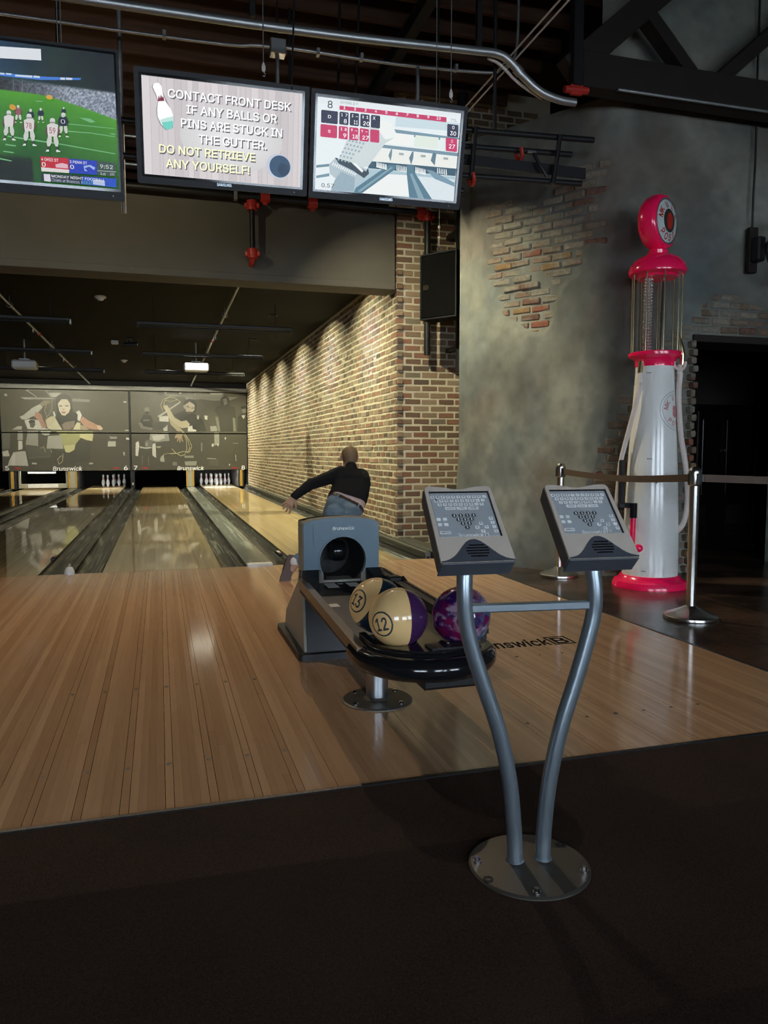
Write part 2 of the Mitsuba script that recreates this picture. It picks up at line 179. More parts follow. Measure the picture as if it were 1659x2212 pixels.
PRINT['tv3']={"poly":[[[225,232,235],[[-509,290],[508,293],[509,268],[-509,245]]],[[200,218,224],[[40,221],[513,224],[514,172],[37,158]]],[[120,150,165],[[24,141],[518,131],[519,105],[19,106]]],[[238,240,236],[[18,119],[178,118],[172,48],[-20,46]]],[[222,232,222],[[188,119],[358,119],[357,45],[183,45]]],[[225,236,234],[[369,120],[515,121],[519,44],[365,46]]],[[120,146,160],[[-49,37],[524,34],[526,12],[-62,17]]],[[232,234,228],[[-76,12],[500,6],[500,-69],[-128,-72]]],[[110,138,152],[[18,14],[26,15],[26,-26],[19,-62],[2,-28]]],[[100,128,144],[[171,12],[182,13],[182,-29],[170,-72],[152,-31]]],[[96,124,140],[[324,20],[349,15],[344,-63],[312,-33]]],[[60,90,108],[[-128,-75],[508,-69],[505,-118],[-140,-121]]],[[170,195,205],[[-140,-124],[505,-122],[513,-282],[-431,-302],[-291,-233]]],[[235,238,236],[[-37,-148],[146,-142],[171,-281],[-174,-285]]],[[215,226,230],[[183,-142],[499,-142],[509,-282],[330,-283],[214,-159]]],[[86,122,140],[[10,-85],[65,-84],[62,-107],[-174,-285],[-232,-283],[-219,-253]]],[[130,160,172],[[25,-100],[40,-102],[-185,-277],[-207,-275]]],[[86,122,140],[[137,-78],[189,-76],[208,-130],[345,-288],[172,-285],[142,-132]]],[[132,162,174],[[164,-131],[182,-129],[284,-286],[239,-286]]],[[120,150,168],[[283,-94],[329,-97],[501,-162],[504,-188],[348,-148]]],[[110,140,155],[[-503,-133],[-396,-114],[-395,-130],[-503,-149]]],[[120,150,165],[[-501,-199],[-411,-176],[-410,-195],[-500,-215]]],[[205,215,216],[[-348,-85],[-298,45],[-194,80],[-87,196],[7,180],[47,115],[35,86],[-28,45],[-140,-111],[-183,-121]]],[[235,238,236],[[-87,196],[7,180],[47,115],[35,86],[-29,70],[-75,116]]],[[178,194,202],[[-416,-122],[-369,-74],[-139,-130],[-220,-227],[-233,-254],[-364,-207],[-407,-179]]],[[150,172,184],[[-370,-214],[-330,-159],[-229,-189],[-232,-280],[-396,-285]]],[[60,74,86],[[-376,-75],[-255,-96],[-153,-144],[-140,-118],[-131,-155],[-165,-187],[-246,-146],[-347,-110]]],[[240,242,240],[[-259,-96],[-227,-100],[-171,-140],[-181,-153]]],[[150,172,182],[[-284,47],[-272,45],[-275,34],[-287,35]]],[[150,172,182],[[-298,21],[-286,20],[-290,8],[-302,10]]],[[150,172,182],[[-312,-4],[-300,-5],[-304,-17],[-316,-15]]],[[150,172,182],[[-326,-29],[-314,-30],[-318,-42],[-330,-40]]],[[150,172,182],[[-341,-54],[-329,-55],[-332,-67],[-344,-66]]],[[150,172,182],[[-355,-79],[-343,-81],[-347,-92],[-359,-91]]],[[150,172,182],[[-260,44],[-248,42],[-251,31],[-263,32]]],[[150,172,182],[[-274,19],[-262,17],[-265,6],[-277,7]]],[[150,172,182],[[-288,-6],[-276,-8],[-280,-19],[-292,-18]]],[[150,172,182],[[-302,-32],[-290,-33],[-294,-45],[-306,-43]]],[[150,172,182],[[-317,-57],[-305,-58],[-308,-70],[-320,-68]]],[[150,172,182],[[-331,-82],[-319,-84],[-323,-95],[-335,-94]]],[[150,172,182],[[-235,41],[-223,40],[-227,28],[-239,29]]],[[150,172,182],[[-250,16],[-238,15],[-241,3],[-253,4]]],[[150,172,182],[[-264,-9],[-252,-11],[-256,-22],[-268,-21]]],[[150,172,182],[[-278,-34],[-266,-36],[-270,-48],[-282,-46]]],[[150,172,182],[[-293,-60],[-281,-61],[-284,-73],[-296,-71]]],[[150,172,182],[[-307,-85],[-295,-86],[-299,-98],[-311,-97]]],[[150,172,182],[[-211,38],[-199,37],[-203,25],[-215,27]]],[[150,172,182],[[-226,13],[-213,12],[-217,0],[-229,1]]],[[150,172,182],[[-240,-12],[-228,-14],[-231,-25],[-243,-24]]],[[150,172,182],[[-254,-37],[-242,-39],[-246,-50],[-258,-49]]],[[150,172,182],[[-268,-63],[-256,-64],[-260,-76],[-272,-74]]],[[150,172,182],[[-283,-88],[-271,-89],[-274,-101],[-286,-100]]],[[150,172,182],[[-187,35],[-175,34],[-179,22],[-191,24]]],[[150,172,182],[[-201,10],[-189,9],[-193,-3],[-205,-1]]],[[150,172,182],[[-216,-15],[-203,-16],[-207,-28],[-219,-27]]],[[240,242,242],[[-389,-104],[-382,-105],[-390,-128],[-397,-126]]],[[240,242,242],[[-375,-109],[-368,-111],[-375,-132],[-382,-130]]],[[240,242,242],[[-361,-114],[-354,-116],[-361,-137],[-368,-135]]],[[240,242,242],[[-346,-119],[-339,-121],[-347,-141],[-354,-139]]],[[240,242,242],[[-332,-125],[-325,-126],[-332,-146],[-340,-144]]],[[240,242,242],[[-318,-130],[-310,-131],[-318,-150],[-325,-148]]],[[240,242,242],[[-303,-135],[-296,-136],[-304,-155],[-311,-153]]],[[240,242,242],[[-289,-140],[-282,-141],[-289,-159],[-296,-157]]],[[240,242,242],[[-274,-145],[-267,-146],[-275,-164],[-282,-162]]],[[240,242,242],[[-260,-150],[-253,-152],[-260,-168],[-268,-166]]],[[240,242,242],[[-245,-155],[-238,-157],[-246,-173],[-253,-171]]],[[240,242,242],[[-231,-161],[-224,-162],[-231,-177],[-239,-175]]],[[245,248,245],[[-85,-78],[-80,-77],[-77,-112],[-84,-113]]],[[245,248,245],[[-76,-79],[-72,-78],[-68,-113],[-76,-114]]],[[245,248,245],[[-68,-80],[-63,-80],[-60,-115],[-67,-115]]],[[245,248,245],[[-59,-81],[-55,-81],[-51,-116],[-59,-116]]],[[245,248,245],[[-51,-82],[-46,-82],[-43,-117],[-50,-118]]],[[245,248,245],[[-42,-84],[-38,-83],[-34,-118],[-41,-119]]],[[245,248,245],[[-34,-85],[-29,-84],[-26,-119],[-33,-120]]],[[245,248,245],[[-25,-86],[-21,-86],[-17,-121],[-24,-121]]],[[245,248,245],[[-17,-87],[-12,-87],[-9,-122],[-16,-122]]],[[245,248,245],[[61,-84],[65,-84],[69,-119],[62,-120]]],[[245,248,245],[[72,-85],[76,-85],[80,-120],[73,-121]]],[[245,248,245],[[83,-86],[87,-86],[91,-121],[84,-122]]],[[245,248,245],[[94,-87],[98,-87],[102,-122],[95,-123]]],[[245,248,245],[[105,-88],[110,-88],[114,-123],[106,-124]]],[[245,248,245],[[116,-89],[121,-89],[125,-124],[117,-125]]],[[245,248,245],[[127,-90],[132,-90],[136,-125],[129,-126]]],[[245,248,245],[[197,-85],[202,-85],[206,-121],[198,-121]]],[[245,248,245],[[206,-87],[210,-86],[215,-122],[207,-122]]],[[245,248,245],[[215,-88],[219,-87],[223,-123],[216,-124]]],[[245,248,245],[[223,-89],[228,-89],[232,-124],[225,-125]]],[[245,248,245],[[232,-90],[237,-90],[241,-125],[234,-126]]],[[245,248,245],[[241,-91],[245,-91],[250,-127],[242,-127]]],[[245,248,245],[[250,-93],[254,-92],[259,-128],[251,-129]]],[[245,248,245],[[259,-94],[263,-93],[267,-129],[260,-130]]],[[245,248,245],[[267,-95],[272,-95],[276,-130],[269,-131]]],[[245,248,245],[[357,-78],[362,-78],[366,-114],[359,-114]]],[[245,248,245],[[370,-79],[375,-79],[379,-114],[372,-115]]],[[245,248,245],[[384,-80],[388,-80],[393,-115],[385,-116]]],[[245,248,245],[[397,-81],[401,-80],[406,-116],[399,-117]]],[[245,248,245],[[410,-82],[415,-81],[419,-117],[412,-118]]],[[245,248,245],[[423,-82],[428,-82],[433,-118],[425,-119]]],[[160,170,170],[[70,-6],[106,-6],[105,-20],[73,-20]]],[[160,170,170],[[228,-5],[265,-4],[264,-19],[231,-19]]],[[160,170,170],[[396,-6],[433,-6],[432,-20],[399,-20]]],[[196,60,104],[[-361,243],[396,247],[397,217],[-361,219]]],[[52,56,78],[[-479,206],[-376,206],[-371,202],[-370,135],[-375,129],[-479,129],[-483,134],[-484,200]]],[[196,60,104],[[-480,120],[-377,120],[-373,116],[-371,48],[-376,43],[-480,43],[-485,48],[-486,115]]],[[52,56,78],[[-355,207],[-303,207],[-298,203],[-296,136],[-302,130],[-355,131],[-359,135],[-360,202]]],[[196,60,104],[[-356,120],[-303,120],[-299,115],[-297,48],[-302,42],[-356,43],[-360,47],[-361,115]]],[[52,56,78],[[-283,208],[-230,208],[-226,203],[-224,136],[-229,131],[-282,131],[-287,136],[-288,202]]],[[196,60,104],[[-284,120],[-230,120],[-226,115],[-224,48],[-229,42],[-283,43],[-287,47],[-289,115]]],[[52,56,78],[[-211,208],[-157,208],[-153,204],[-150,136],[-156,131],[-209,131],[-214,136],[-216,203]]],[[196,60,104],[[-211,121],[-157,120],[-153,116],[-150,48],[-156,42],[-209,43],[-214,47],[-216,115]]],[[52,56,78],[[-137,209],[-84,209],[-79,204],[-76,137],[-82,131],[-136,132],[-140,136],[-143,203]]],[[196,60,104],[[-137,121],[-83,120],[-79,116],[-76,48],[-81,42],[-136,43],[-140,47],[-143,115]]],[[52,56,78],[[410,207],[482,207],[487,203],[492,133],[487,128],[415,128],[410,132],[405,202]]],[[196,60,104],[[408,121],[481,120],[486,116],[492,41],[487,35],[413,36],[408,41],[402,115]]]],"text":[[[255,255,255],"1",-335,225,15,16,1,0],[[255,255,255],"2",-263,225,15,16,1,0],[[255,255,255],"3",-191,225,15,16,1,0],[[255,255,255],"4",-118,226,15,16,1,0],[[255,255,255],"5",-45,226,16,16,1,0],[[255,255,255],"6",29,226,16,16,1,0],[[255,255,255],"7",103,226,16,16,1,0],[[255,255,255],"8",178,226,16,17,1,0],[[255,255,255],"9",254,227,16,16,1,0],[[255,255,255],"10",321,226,32,16,1,0],[[255,255,255],"D",-438,160,21,18,1,0],[[255,255,255],"S",-435,72,18,17,1,0],[[255,255,255],"1",-349,180,11,17,1,0],[[255,255,255],"7",-321,180,15,17,1,0],[[255,255,255],"8",-330,140,21,24,1,0],[[255,255,255],"3",-277,181,11,17,1,0],[[255,255,255],"-",-249,180,15,18,1,0],[[255,255,255],"11",-261,140,28,24,1,0],[[255,255,255],"8",-204,181,11,17,1,0],[[255,255,255],"1",-176,181,15,17,1,0],[[255,255,255],"20",-197,140,46,23,1,0],[[255,255,255],"1",-349,94,11,17,1,0],[[255,255,255],"8",-322,93,15,17,1,0],[[255,255,255],"9",-330,52,22,24,1,0],[[255,255,255],"9",-278,94,12,17,1,0],[[255,255,255],"-",-251,93,16,17,1,0],[[255,255,255],"18",-266,52,37,24,1,0],[[255,255,255],"9",-206,94,11,17,1,0],[[255,255,255],"-",-179,93,16,18,1,0],[[255,255,255],"27",-198,52,45,23,1,0],[[255,255,255],"X",-132,180,19,19,1,0],[[40,44,52],"8",-444,220,33,43,0,0],[[150,160,160],"SHIRLEY",-359,255,122,16,0,0],[[50,56,62],"0.57",-468,-270,87,25,0,0],[[130,142,150],"TTL",425,223,46,17,0,0],[[255,255,255],"0",439,177,17,20,1,0],[[255,255,255],"30",427,137,45,25,1,0],[[240,190,205],"0",438,90,16,20,1,0],[[255,255,255],"27",426,53,45,26,1,0]],"line":[],"ell":[]}
PRINT['tv1']={"poly":[[[235,240,245],[[-52,302],[186,315],[185,253],[-58,238]]],[[70,130,225],[[-64,161],[175,165],[406,182],[403,171],[174,146],[-65,144]]],[[215,228,245],[[-64,161],[-27,161],[-27,152],[-65,152]]],[[215,228,245],[[-18,163],[13,163],[12,155],[-19,154]]],[[215,228,245],[[32,159],[129,165],[128,153],[31,149]]],[[215,228,245],[[135,166],[171,166],[170,156],[134,154]]],[[215,228,245],[[287,172],[314,174],[313,161],[286,159]]],[[215,228,245],[[319,175],[356,177],[355,165],[318,162]]],[[110,130,140],[[19,133],[22,134],[17,67],[14,67]]],[[110,130,140],[[69,139],[72,139],[67,69],[63,68]]],[[120,190,130],[[-37,-184],[125,-192],[264,-201],[588,-228],[588,-234],[263,-207],[124,-201],[-38,-191]]],[[120,190,130],[[312,-123],[445,-121],[590,-129],[590,-134],[445,-126],[312,-129]]],[[120,190,130],[[553,-113],[591,-114],[591,-122],[575,-121]]],[[120,190,130],[[383,-41],[449,-41],[479,-57],[448,-65],[413,-53]]],[[120,190,130],[[136,28],[179,30],[174,25],[140,23]]],[[120,190,130],[[-54,-232],[8,-235],[5,-242],[-52,-239]]],[[120,190,130],[[-70,-272],[-8,-275],[-11,-282],[-68,-278]]],[[120,190,130],[[-103,-313],[-23,-324],[-25,-330],[-104,-322]]],[[120,190,130],[[315,-82],[590,-83],[590,-87],[314,-87]]],[[214,214,210],[[-46,-132],[-29,-131],[-30,-164],[-43,-185],[-54,-185],[-57,-162]]],[[214,214,210],[[-20,-130],[-2,-128],[4,-156],[-1,-181],[-13,-183],[-21,-162]]],[[60,52,56],[[-54,-184],[-44,-185],[-48,-202],[-57,-201]]],[[60,52,56],[[-13,-183],[-1,-181],[-4,-198],[-12,-200]]],[[235,235,235],[[-57,-201],[-47,-201],[-47,-211],[-66,-212]]],[[235,235,235],[[-12,-198],[-4,-197],[9,-204],[8,-208],[-12,-209]]],[[96,74,66],[[-48,-80],[-59,-109],[-59,-133],[-50,-133],[-47,-108]]],[[96,74,66],[[7,-75],[15,-102],[9,-124],[1,-125],[2,-103]]],[[228,224,222],[[-48,-79],[-32,-71],[-7,-69],[8,-74],[3,-107],[-2,-132],[-47,-136],[-49,-112]]],[[222,222,222],[[-29,-46],[-16,-42],[-6,-47],[-5,-62],[-12,-73],[-29,-75],[-33,-63]]],[[160,150,155],[[-33,-62],[-5,-60],[-7,-67],[-31,-69]]],[[214,214,210],[[21,-61],[31,-60],[30,-79],[23,-92],[16,-92],[15,-79]]],[[214,214,210],[[36,-60],[47,-58],[51,-75],[48,-90],[41,-91],[36,-78]]],[[60,52,56],[[16,-91],[23,-92],[20,-102],[15,-102]]],[[60,52,56],[[41,-90],[48,-89],[46,-100],[42,-101]]],[[235,235,235],[[15,-101],[20,-101],[21,-107],[10,-108]]],[[235,235,235],[[41,-100],[46,-99],[54,-103],[53,-105],[41,-106]]],[[96,74,66],[[20,-30],[13,-47],[14,-62],[19,-61],[21,-47]]],[[96,74,66],[[52,-27],[57,-43],[54,-56],[49,-57],[49,-44]]],[[150,90,100],[[20,-30],[29,-25],[44,-24],[53,-27],[50,-46],[47,-61],[20,-64],[20,-49]]],[[222,222,222],[[31,-10],[39,-8],[44,-11],[45,-20],[41,-26],[31,-27],[29,-21]]],[[160,150,155],[[29,-20],[45,-19],[44,-23],[30,-24]]],[[214,214,210],[[91,-73],[101,-72],[100,-90],[93,-102],[86,-102],[85,-90]]],[[214,214,210],[[106,-71],[116,-70],[120,-86],[117,-100],[110,-102],[105,-89]]],[[60,52,56],[[86,-102],[93,-102],[90,-112],[85,-112]]],[[60,52,56],[[110,-101],[117,-100],[115,-110],[111,-111]]],[[235,235,235],[[85,-111],[91,-111],[91,-117],[80,-118]]],[[235,235,235],[[110,-110],[115,-109],[123,-113],[122,-115],[110,-116]]],[[28,36,60],[[90,-43],[83,-60],[84,-74],[89,-73],[91,-59]]],[[28,36,60],[[121,-40],[126,-56],[122,-68],[118,-69],[118,-56]]],[[28,36,60],[[90,-42],[99,-38],[113,-37],[122,-40],[119,-58],[116,-73],[90,-75],[89,-61]]],[[222,222,222],[[101,-24],[108,-22],[113,-24],[114,-33],[110,-40],[100,-41],[98,-34]]],[[200,200,205],[[98,-33],[114,-32],[113,-36],[99,-37]]],[[214,214,210],[[152,-56],[160,-55],[160,-71],[154,-81],[148,-82],[147,-70]]],[[214,214,210],[[164,-55],[173,-54],[177,-67],[174,-80],[168,-81],[164,-70]]],[[60,52,56],[[148,-81],[153,-81],[151,-90],[147,-90]]],[[60,52,56],[[168,-80],[174,-79],[173,-88],[169,-89]]],[[235,235,235],[[146,-89],[151,-89],[151,-94],[142,-95]]],[[235,235,235],[[169,-88],[173,-88],[180,-91],[179,-93],[169,-93]]],[[28,36,60],[[151,-30],[145,-45],[145,-57],[150,-56],[151,-44]]],[[28,36,60],[[178,-28],[182,-41],[179,-52],[175,-52],[175,-42]]],[[28,36,60],[[151,-30],[158,-26],[171,-25],[178,-27],[176,-44],[173,-56],[151,-58],[150,-46]]],[[222,222,222],[[160,-14],[166,-12],[171,-14],[172,-22],[168,-27],[160,-28],[158,-22]]],[[200,200,205],[[158,-21],[172,-21],[171,-24],[159,-25]]],[[214,214,210],[[288,-27],[295,-26],[294,-38],[290,-46],[286,-46],[285,-38]]],[[214,214,210],[[298,-26],[304,-25],[307,-35],[305,-44],[301,-45],[298,-37]]],[[60,52,56],[[286,-46],[289,-46],[288,-52],[285,-52]]],[[60,52,56],[[301,-45],[305,-44],[304,-50],[301,-51]]],[[235,235,235],[[285,-52],[288,-51],[288,-55],[282,-56]]],[[235,235,235],[[301,-51],[304,-50],[309,-53],[309,-54],[301,-54]]],[[28,36,60],[[287,-8],[283,-19],[284,-27],[287,-27],[288,-18]]],[[28,36,60],[[307,-6],[311,-16],[309,-24],[305,-24],[306,-16]]],[[28,36,60],[[287,-7],[293,-5],[302,-4],[308,-6],[306,-18],[304,-27],[288,-28],[287,-20]]],[[222,222,222],[[294,4],[299,6],[302,4],[303,-1],[300,-6],[294,-6],[292,-2]]],[[200,200,205],[[293,-1],[303,-1],[302,-3],[293,-4]]],[[214,214,210],[[271,-101],[286,-99],[285,-127],[275,-144],[265,-144],[263,-125]]],[[214,214,210],[[293,-98],[309,-97],[314,-120],[310,-141],[300,-143],[293,-125]]],[[60,52,56],[[265,-144],[274,-144],[270,-158],[263,-158]]],[[60,52,56],[[300,-142],[310,-141],[308,-155],[301,-157]]],[[235,235,235],[[263,-157],[271,-157],[271,-166],[256,-167]]],[[235,235,235],[[301,-155],[308,-155],[320,-160],[318,-163],[301,-164]]],[[28,36,60],[[269,-57],[260,-81],[261,-102],[268,-101],[270,-80]]],[[28,36,60],[[315,-53],[322,-75],[318,-94],[311,-95],[311,-76]]],[[28,36,60],[[269,-56],[282,-50],[303,-48],[316,-52],[312,-79],[308,-100],[270,-104],[269,-84]]],[[222,222,222],[[285,-29],[295,-25],[304,-29],[305,-42],[299,-51],[285,-53],[281,-43]]],[[200,200,205],[[281,-42],[305,-41],[303,-46],[283,-48]]],[[214,214,210],[[68,-149],[87,-147],[85,-183],[72,-206],[59,-206],[56,-181]]],[[214,214,210],[[96,-146],[116,-144],[123,-175],[117,-202],[104,-204],[95,-181]]],[[60,52,56],[[59,-205],[71,-206],[66,-224],[57,-224]]],[[60,52,56],[[105,-204],[117,-201],[114,-221],[106,-222]]],[[235,235,235],[[56,-223],[67,-223],[67,-234],[47,-236]]],[[235,235,235],[[105,-221],[114,-220],[129,-227],[127,-231],[105,-232]]],[[96,74,66],[[66,-92],[54,-124],[54,-150],[63,-149],[67,-122]]],[[96,74,66],[[125,-87],[134,-116],[128,-140],[119,-141],[120,-117]]],[[228,224,222],[[66,-91],[83,-83],[110,-80],[126,-86],[121,-122],[116,-149],[67,-154],[65,-127]]],[[222,222,222],[[86,-55],[100,-51],[111,-56],[112,-73],[105,-85],[86,-87],[81,-74]]],[[160,150,155],[[82,-72],[112,-71],[110,-78],[84,-80]]],[[214,214,210],[[199,-166],[220,-164],[218,-202],[204,-226],[190,-227],[187,-201]]],[[214,214,210],[[229,-164],[250,-162],[258,-194],[252,-223],[239,-225],[229,-200]]],[[60,52,56],[[191,-226],[203,-227],[198,-246],[188,-246]]],[[60,52,56],[[239,-224],[252,-222],[249,-242],[240,-244]]],[[235,235,235],[[187,-245],[199,-245],[199,-256],[178,-258]]],[[235,235,235],[[240,-242],[249,-241],[265,-249],[263,-253],[240,-255]]],[[96,74,66],[[197,-107],[184,-140],[185,-168],[194,-167],[198,-138]]],[[96,74,66],[[260,-100],[270,-131],[263,-158],[253,-158],[254,-133]]],[[228,224,222],[[197,-105],[214,-96],[243,-94],[261,-99],[256,-137],[250,-166],[198,-171],[196,-143]]],[[222,222,222],[[218,-67],[233,-63],[244,-68],[246,-86],[238,-99],[218,-101],[213,-87]]],[[160,150,155],[[213,-85],[246,-84],[243,-92],[216,-94]]],[[200,30,50],[[146,-287],[311,-285],[310,-351],[146,-354]]],[[235,225,225],[[146,-350],[310,-351],[308,-371],[147,-374]]],[[235,190,200],[[231,-327],[270,-315],[303,-321],[303,-345],[232,-345]]],[[30,60,190],[[313,-287],[477,-284],[475,-368],[311,-371]]],[[170,190,240],[[396,-322],[435,-312],[466,-325],[458,-341],[430,-323],[402,-334],[419,-351],[401,-350]]],[[60,80,75],[[477,-286],[590,-287],[589,-368],[477,-368]]],[[215,225,220],[[478,-341],[590,-338],[590,-341],[478,-344]]],[[30,40,60],[[144,-383],[588,-377],[588,-435],[143,-431]]],[[30,80,200],[[386,-385],[590,-379],[589,-433],[374,-430]]],[[228,225,235],[[159,-388],[197,-387],[198,-431],[159,-430]]],[[190,205,235],[[448,-397],[517,-397],[520,-429],[447,-426]]]],"text":[[[235,235,235],"0",278,-90,25,24,0,0],[[150,40,50],"78",77,-136,32,31,0,0],[[150,40,50],"59",209,-152,34,33,0,0],[[240,240,240],"4 OHIO ST",151,-312,99,17,1,0],[[240,240,240],"0",152,-346,23,25,1,0],[[240,240,240],"3 PENN ST",316,-312,103,16,1,0],[[240,240,240],"0",317,-345,23,23,1,0],[[205,215,210],"9:52",495,-326,77,22,1,0],[[195,205,200],"1st",495,-366,32,15,1,0],[[195,205,200],"20",552,-363,26,14,1,0],[[240,240,240],"MONDAY NIGHT FOOTBALL",204,-404,317,15,1,0],[[215,225,235],"Chiefs at Broncos",203,-428,165,18,0,0],[[140,220,110],"8:15 ET",377,-428,68,17,0,0]],"line":[],"ell":[[[225,170,70],[221,50],19,13],[[215,160,60],[9,-27],19,16]]}
# ---------------------------------------------------------------- materials
BOARD = 1.0541/39
nz, fb, ss, mx, cr = mikit.noise, mikit.fbm, mikit.smoothstep, mikit.mix, mikit.cell_rand
def wood_fn(p, n, uv):
    i = dr.floor(p.x/BOARD+0.5)
    j = dr.floor(p.y/1.1+cr(i, 3)*9)
    t = 0.70*cr(i, 1)+0.30*cr(i, j, 2)
    g = fb(p.x*130, p.y*4, 0.3, 3)
    c = mx((0.37, 0.218, 0.118), (0.52, 0.335, 0.195), t)
    return c*(0.90+0.20*g)
def lane_fn(p, n, uv):
    i = dr.floor(p.x/BOARD+0.5)
    t = 0.6*cr(i, 4)+0.4*fb(p.x*60, p.y*1.5, 0, 2)
    return mx((0.29, 0.205, 0.10), (0.40, 0.30, 0.155), t)
mat('mat_approach', mikit.proc(wood_fn), 0.11, spec=0.5)
mat('mat_lane', mikit.proc(lane_fn), 0.035, spec=0.55)
def carpet_fn(p, n, uv):
    a = nz(p.x*420, p.y*420); b = fb(p.x*3, p.y*3, 2, 3)
    return mx((0.014, 0.009, 0.0065), (0.045, 0.028, 0.021), a*0.6+b*0.4)
mat('mat_carpet', mikit.proc(carpet_fn), 0.9, spec=0.1)
def concrete_fn(p, n, uv):
    a = fb(p.x*2.2, p.y*2.2, 1, 4); b = nz(p.x*40, p.y*40, 2)
    return mx((0.020, 0.014, 0.011), (0.085, 0.05, 0.034), ss(0.25, 0.8, a))*(0.85+0.3*b)
mat('mat_concrete', mikit.proc(concrete_fn), 0.22, spec=0.5)
def plaster_fn(p, n, uv):
    q = p.x*0.66-p.y*0.75
    a = fb(q*1.1, p.z*0.9, 5, 4); b = fb(q*3.1+7, p.z*2.2, 2, 4); d = fb(q*12, p.z*10, 1, 3)
    c = mx((0.16, 0.165, 0.145), (0.40, 0.41, 0.34), ss(0.25, 0.75, a))
    c = mx(c, (0.17, 0.20, 0.20), 0.55*ss(0.45, 0.75, b))
    c = mx(c, (0.23, 0.17, 0.13), 0.45*ss(0.5, 0.8, fb(q*1.7+3, p.z*1.3+9, 8, 3)))
    return c*(0.75+0.5*d)*0.66
mat('mat_plaster', mikit.proc(plaster_fn), 0.85, spec=0.15)
def drywall_fn(p, n, uv):
    return mx((0.085, 0.078, 0.062), (0.115, 0.105, 0.085), fb(p.x*1.3, p.z*1.6, p.y, 3))
mat('mat_bulkhead', mikit.proc(drywall_fn), 0.7, spec=0.25)
mat('mat_black_ceiling', (0.0075, 0.007, 0.006), 0.8, spec=0.2)
def timber_fn(p, n, uv):
    return mx((0.030, 0.016, 0.010), (0.085, 0.042, 0.026), fb(p.x*2, p.y*22, p.z*25, 3))
mat('mat_timber', mikit.proc(timber_fn), 0.75, spec=0.2)
mat('mat_dark_timber', (0.022, 0.017, 0.014), 0.7, spec=0.25)
mat('mat_mortar', (0.52, 0.475, 0.36), 0.9, spec=0.1)
BR = [(0.19, 0.13, 0.085), (0.24, 0.17, 0.11), (0.15, 0.095, 0.065), (0.27, 0.20, 0.135), (0.22, 0.115, 0.075), (0.17, 0.14, 0.10), (0.11, 0.08, 0.06)]
for i, c in enumerate(BR): mat(f'mat_brick_{i}', c, 0.85, spec=0.2)
OB = [(0.17, 0.135, 0.10), (0.15, 0.105, 0.075), (0.21, 0.18, 0.14), (0.20, 0.085, 0.055), (0.13, 0.075, 0.055), (0.19, 0.125, 0.065)]
def smeared(c):
    def f(p, n, uv):
        q = p.x*0.66-p.y*0.75
        return mx(c, (0.185, 0.175, 0.14), 0.8*ss(0.44, 0.62, fb(q*5.5, p.z*5.5, 3, 3)))*(0.75+0.5*fb(q*45, p.z*45, 1, 2))
    return f
for i, c in enumerate(OB): mat(f'mat_oldbrick_{i}', mikit.proc(smeared(c)), 0.9, spec=0.15)
mat('mat_vc', VC, 0.85, spec=0.2)
mat('mat_vc_satin', VC, 0.45, spec=0.35)
mat('mat_vc_gloss', VC, 0.09, spec=0.6, clearcoat=0.6, clearcoat_gloss=0.95)
mat('mat_black', (0.012, 0.012, 0.013), 0.45, spec=0.4)
mat('mat_black_gloss', (0.008, 0.0085, 0.010), 0.10, spec=0.6)
mat('mat_black_matte', (0.008, 0.008, 0.008), 0.9, spec=0.1)
mat('mat_bezel', (0.012, 0.013, 0.015), 0.45, spec=0.25)
mat('mat_steel', (0.46, 0.50, 0.54), 0.32, 1.0)
mat('mat_galv', (0.50, 0.52, 0.52), 0.42, 0.9)
mat('mat_header', (0.16, 0.155, 0.135), 0.5, 0.3)
mat('mat_brushed', (0.62, 0.60, 0.57), 0.24, 1.0)
mat('mat_plate', (0.14, 0.13, 0.112), 0.5, 0.85)
mat('mat_chrome', (0.8, 0.8, 0.8), 0.10, 1.0)
mat('mat_post_grey', (0.27, 0.32, 0.36), 0.30, 0.75)
mat('mat_kiosk_face', (0.46, 0.40, 0.34), 0.5, spec=0.35)
mat('mat_kiosk_side', (0.085, 0.078, 0.072), 0.55, spec=0.35)
mat('mat_kiosk_low', (0.055, 0.06, 0.072), 0.38, spec=0.45)
mat('mat_kiosk_screen', (0.30, 0.325, 0.34), 0.25, spec=0.4)
mat('mat_key', (0.82, 0.83, 0.82), 0.4, spec=0.3)
mat('mat_ink', (0.05, 0.052, 0.055), 0.5)
mat('mat_hood', (0.115, 0.185, 0.235), 0.34, spec=0.5)
mat('mat_hood_side', (0.20, 0.19, 0.155), 0.4, spec=0.4)
mat('mat_rail', (0.16, 0.135, 0.10), 0.32, 0.6)
mat('mat_red_paint', (0.42, 0.03, 0.02), 0.4, spec=0.4)
mat('mat_pump_red', (0.95, 0.008, 0.095), 0.16, spec=0.6, clearcoat=0.5)
mat('mat_pump_white', (0.78, 0.79, 0.75), 0.14, spec=0.6, clearcoat=0.6)
mat('mat_hose', (0.66, 0.58, 0.53), 0.5)
mat('mat_brass', (0.80, 0.66, 0.40), 0.22, 1.0)
scene['mat_glass'] = {'type': 'thindielectric', 'int_ior': 1.5}
mat('mat_white', (0.72, 0.70, 0.65), 0.4)
mat('mat_white_text', (0.82, 0.82, 0.80), 0.5)
mat('mat_yellow', (0.45, 0.26, 0.035), 0.45)
mat('mat_cream', (0.33, 0.31, 0.23), 0.5)
mat('mat_pin', (0.86, 0.86, 0.84), 0.22, spec=0.5)
mat('mat_pin_red', (0.55, 0.03, 0.03), 0.3)
def gutter_fn(p, n, uv):
    a = fb(p.x*75, p.y*1.1, 4, 4); b = fb(p.x*9, p.y*1.6, 1, 3)
    return mx((0.026, 0.026, 0.022), (0.20, 0.20, 0.175), ss(0.54, 0.72, a)*ss(0.35, 0.7, b))
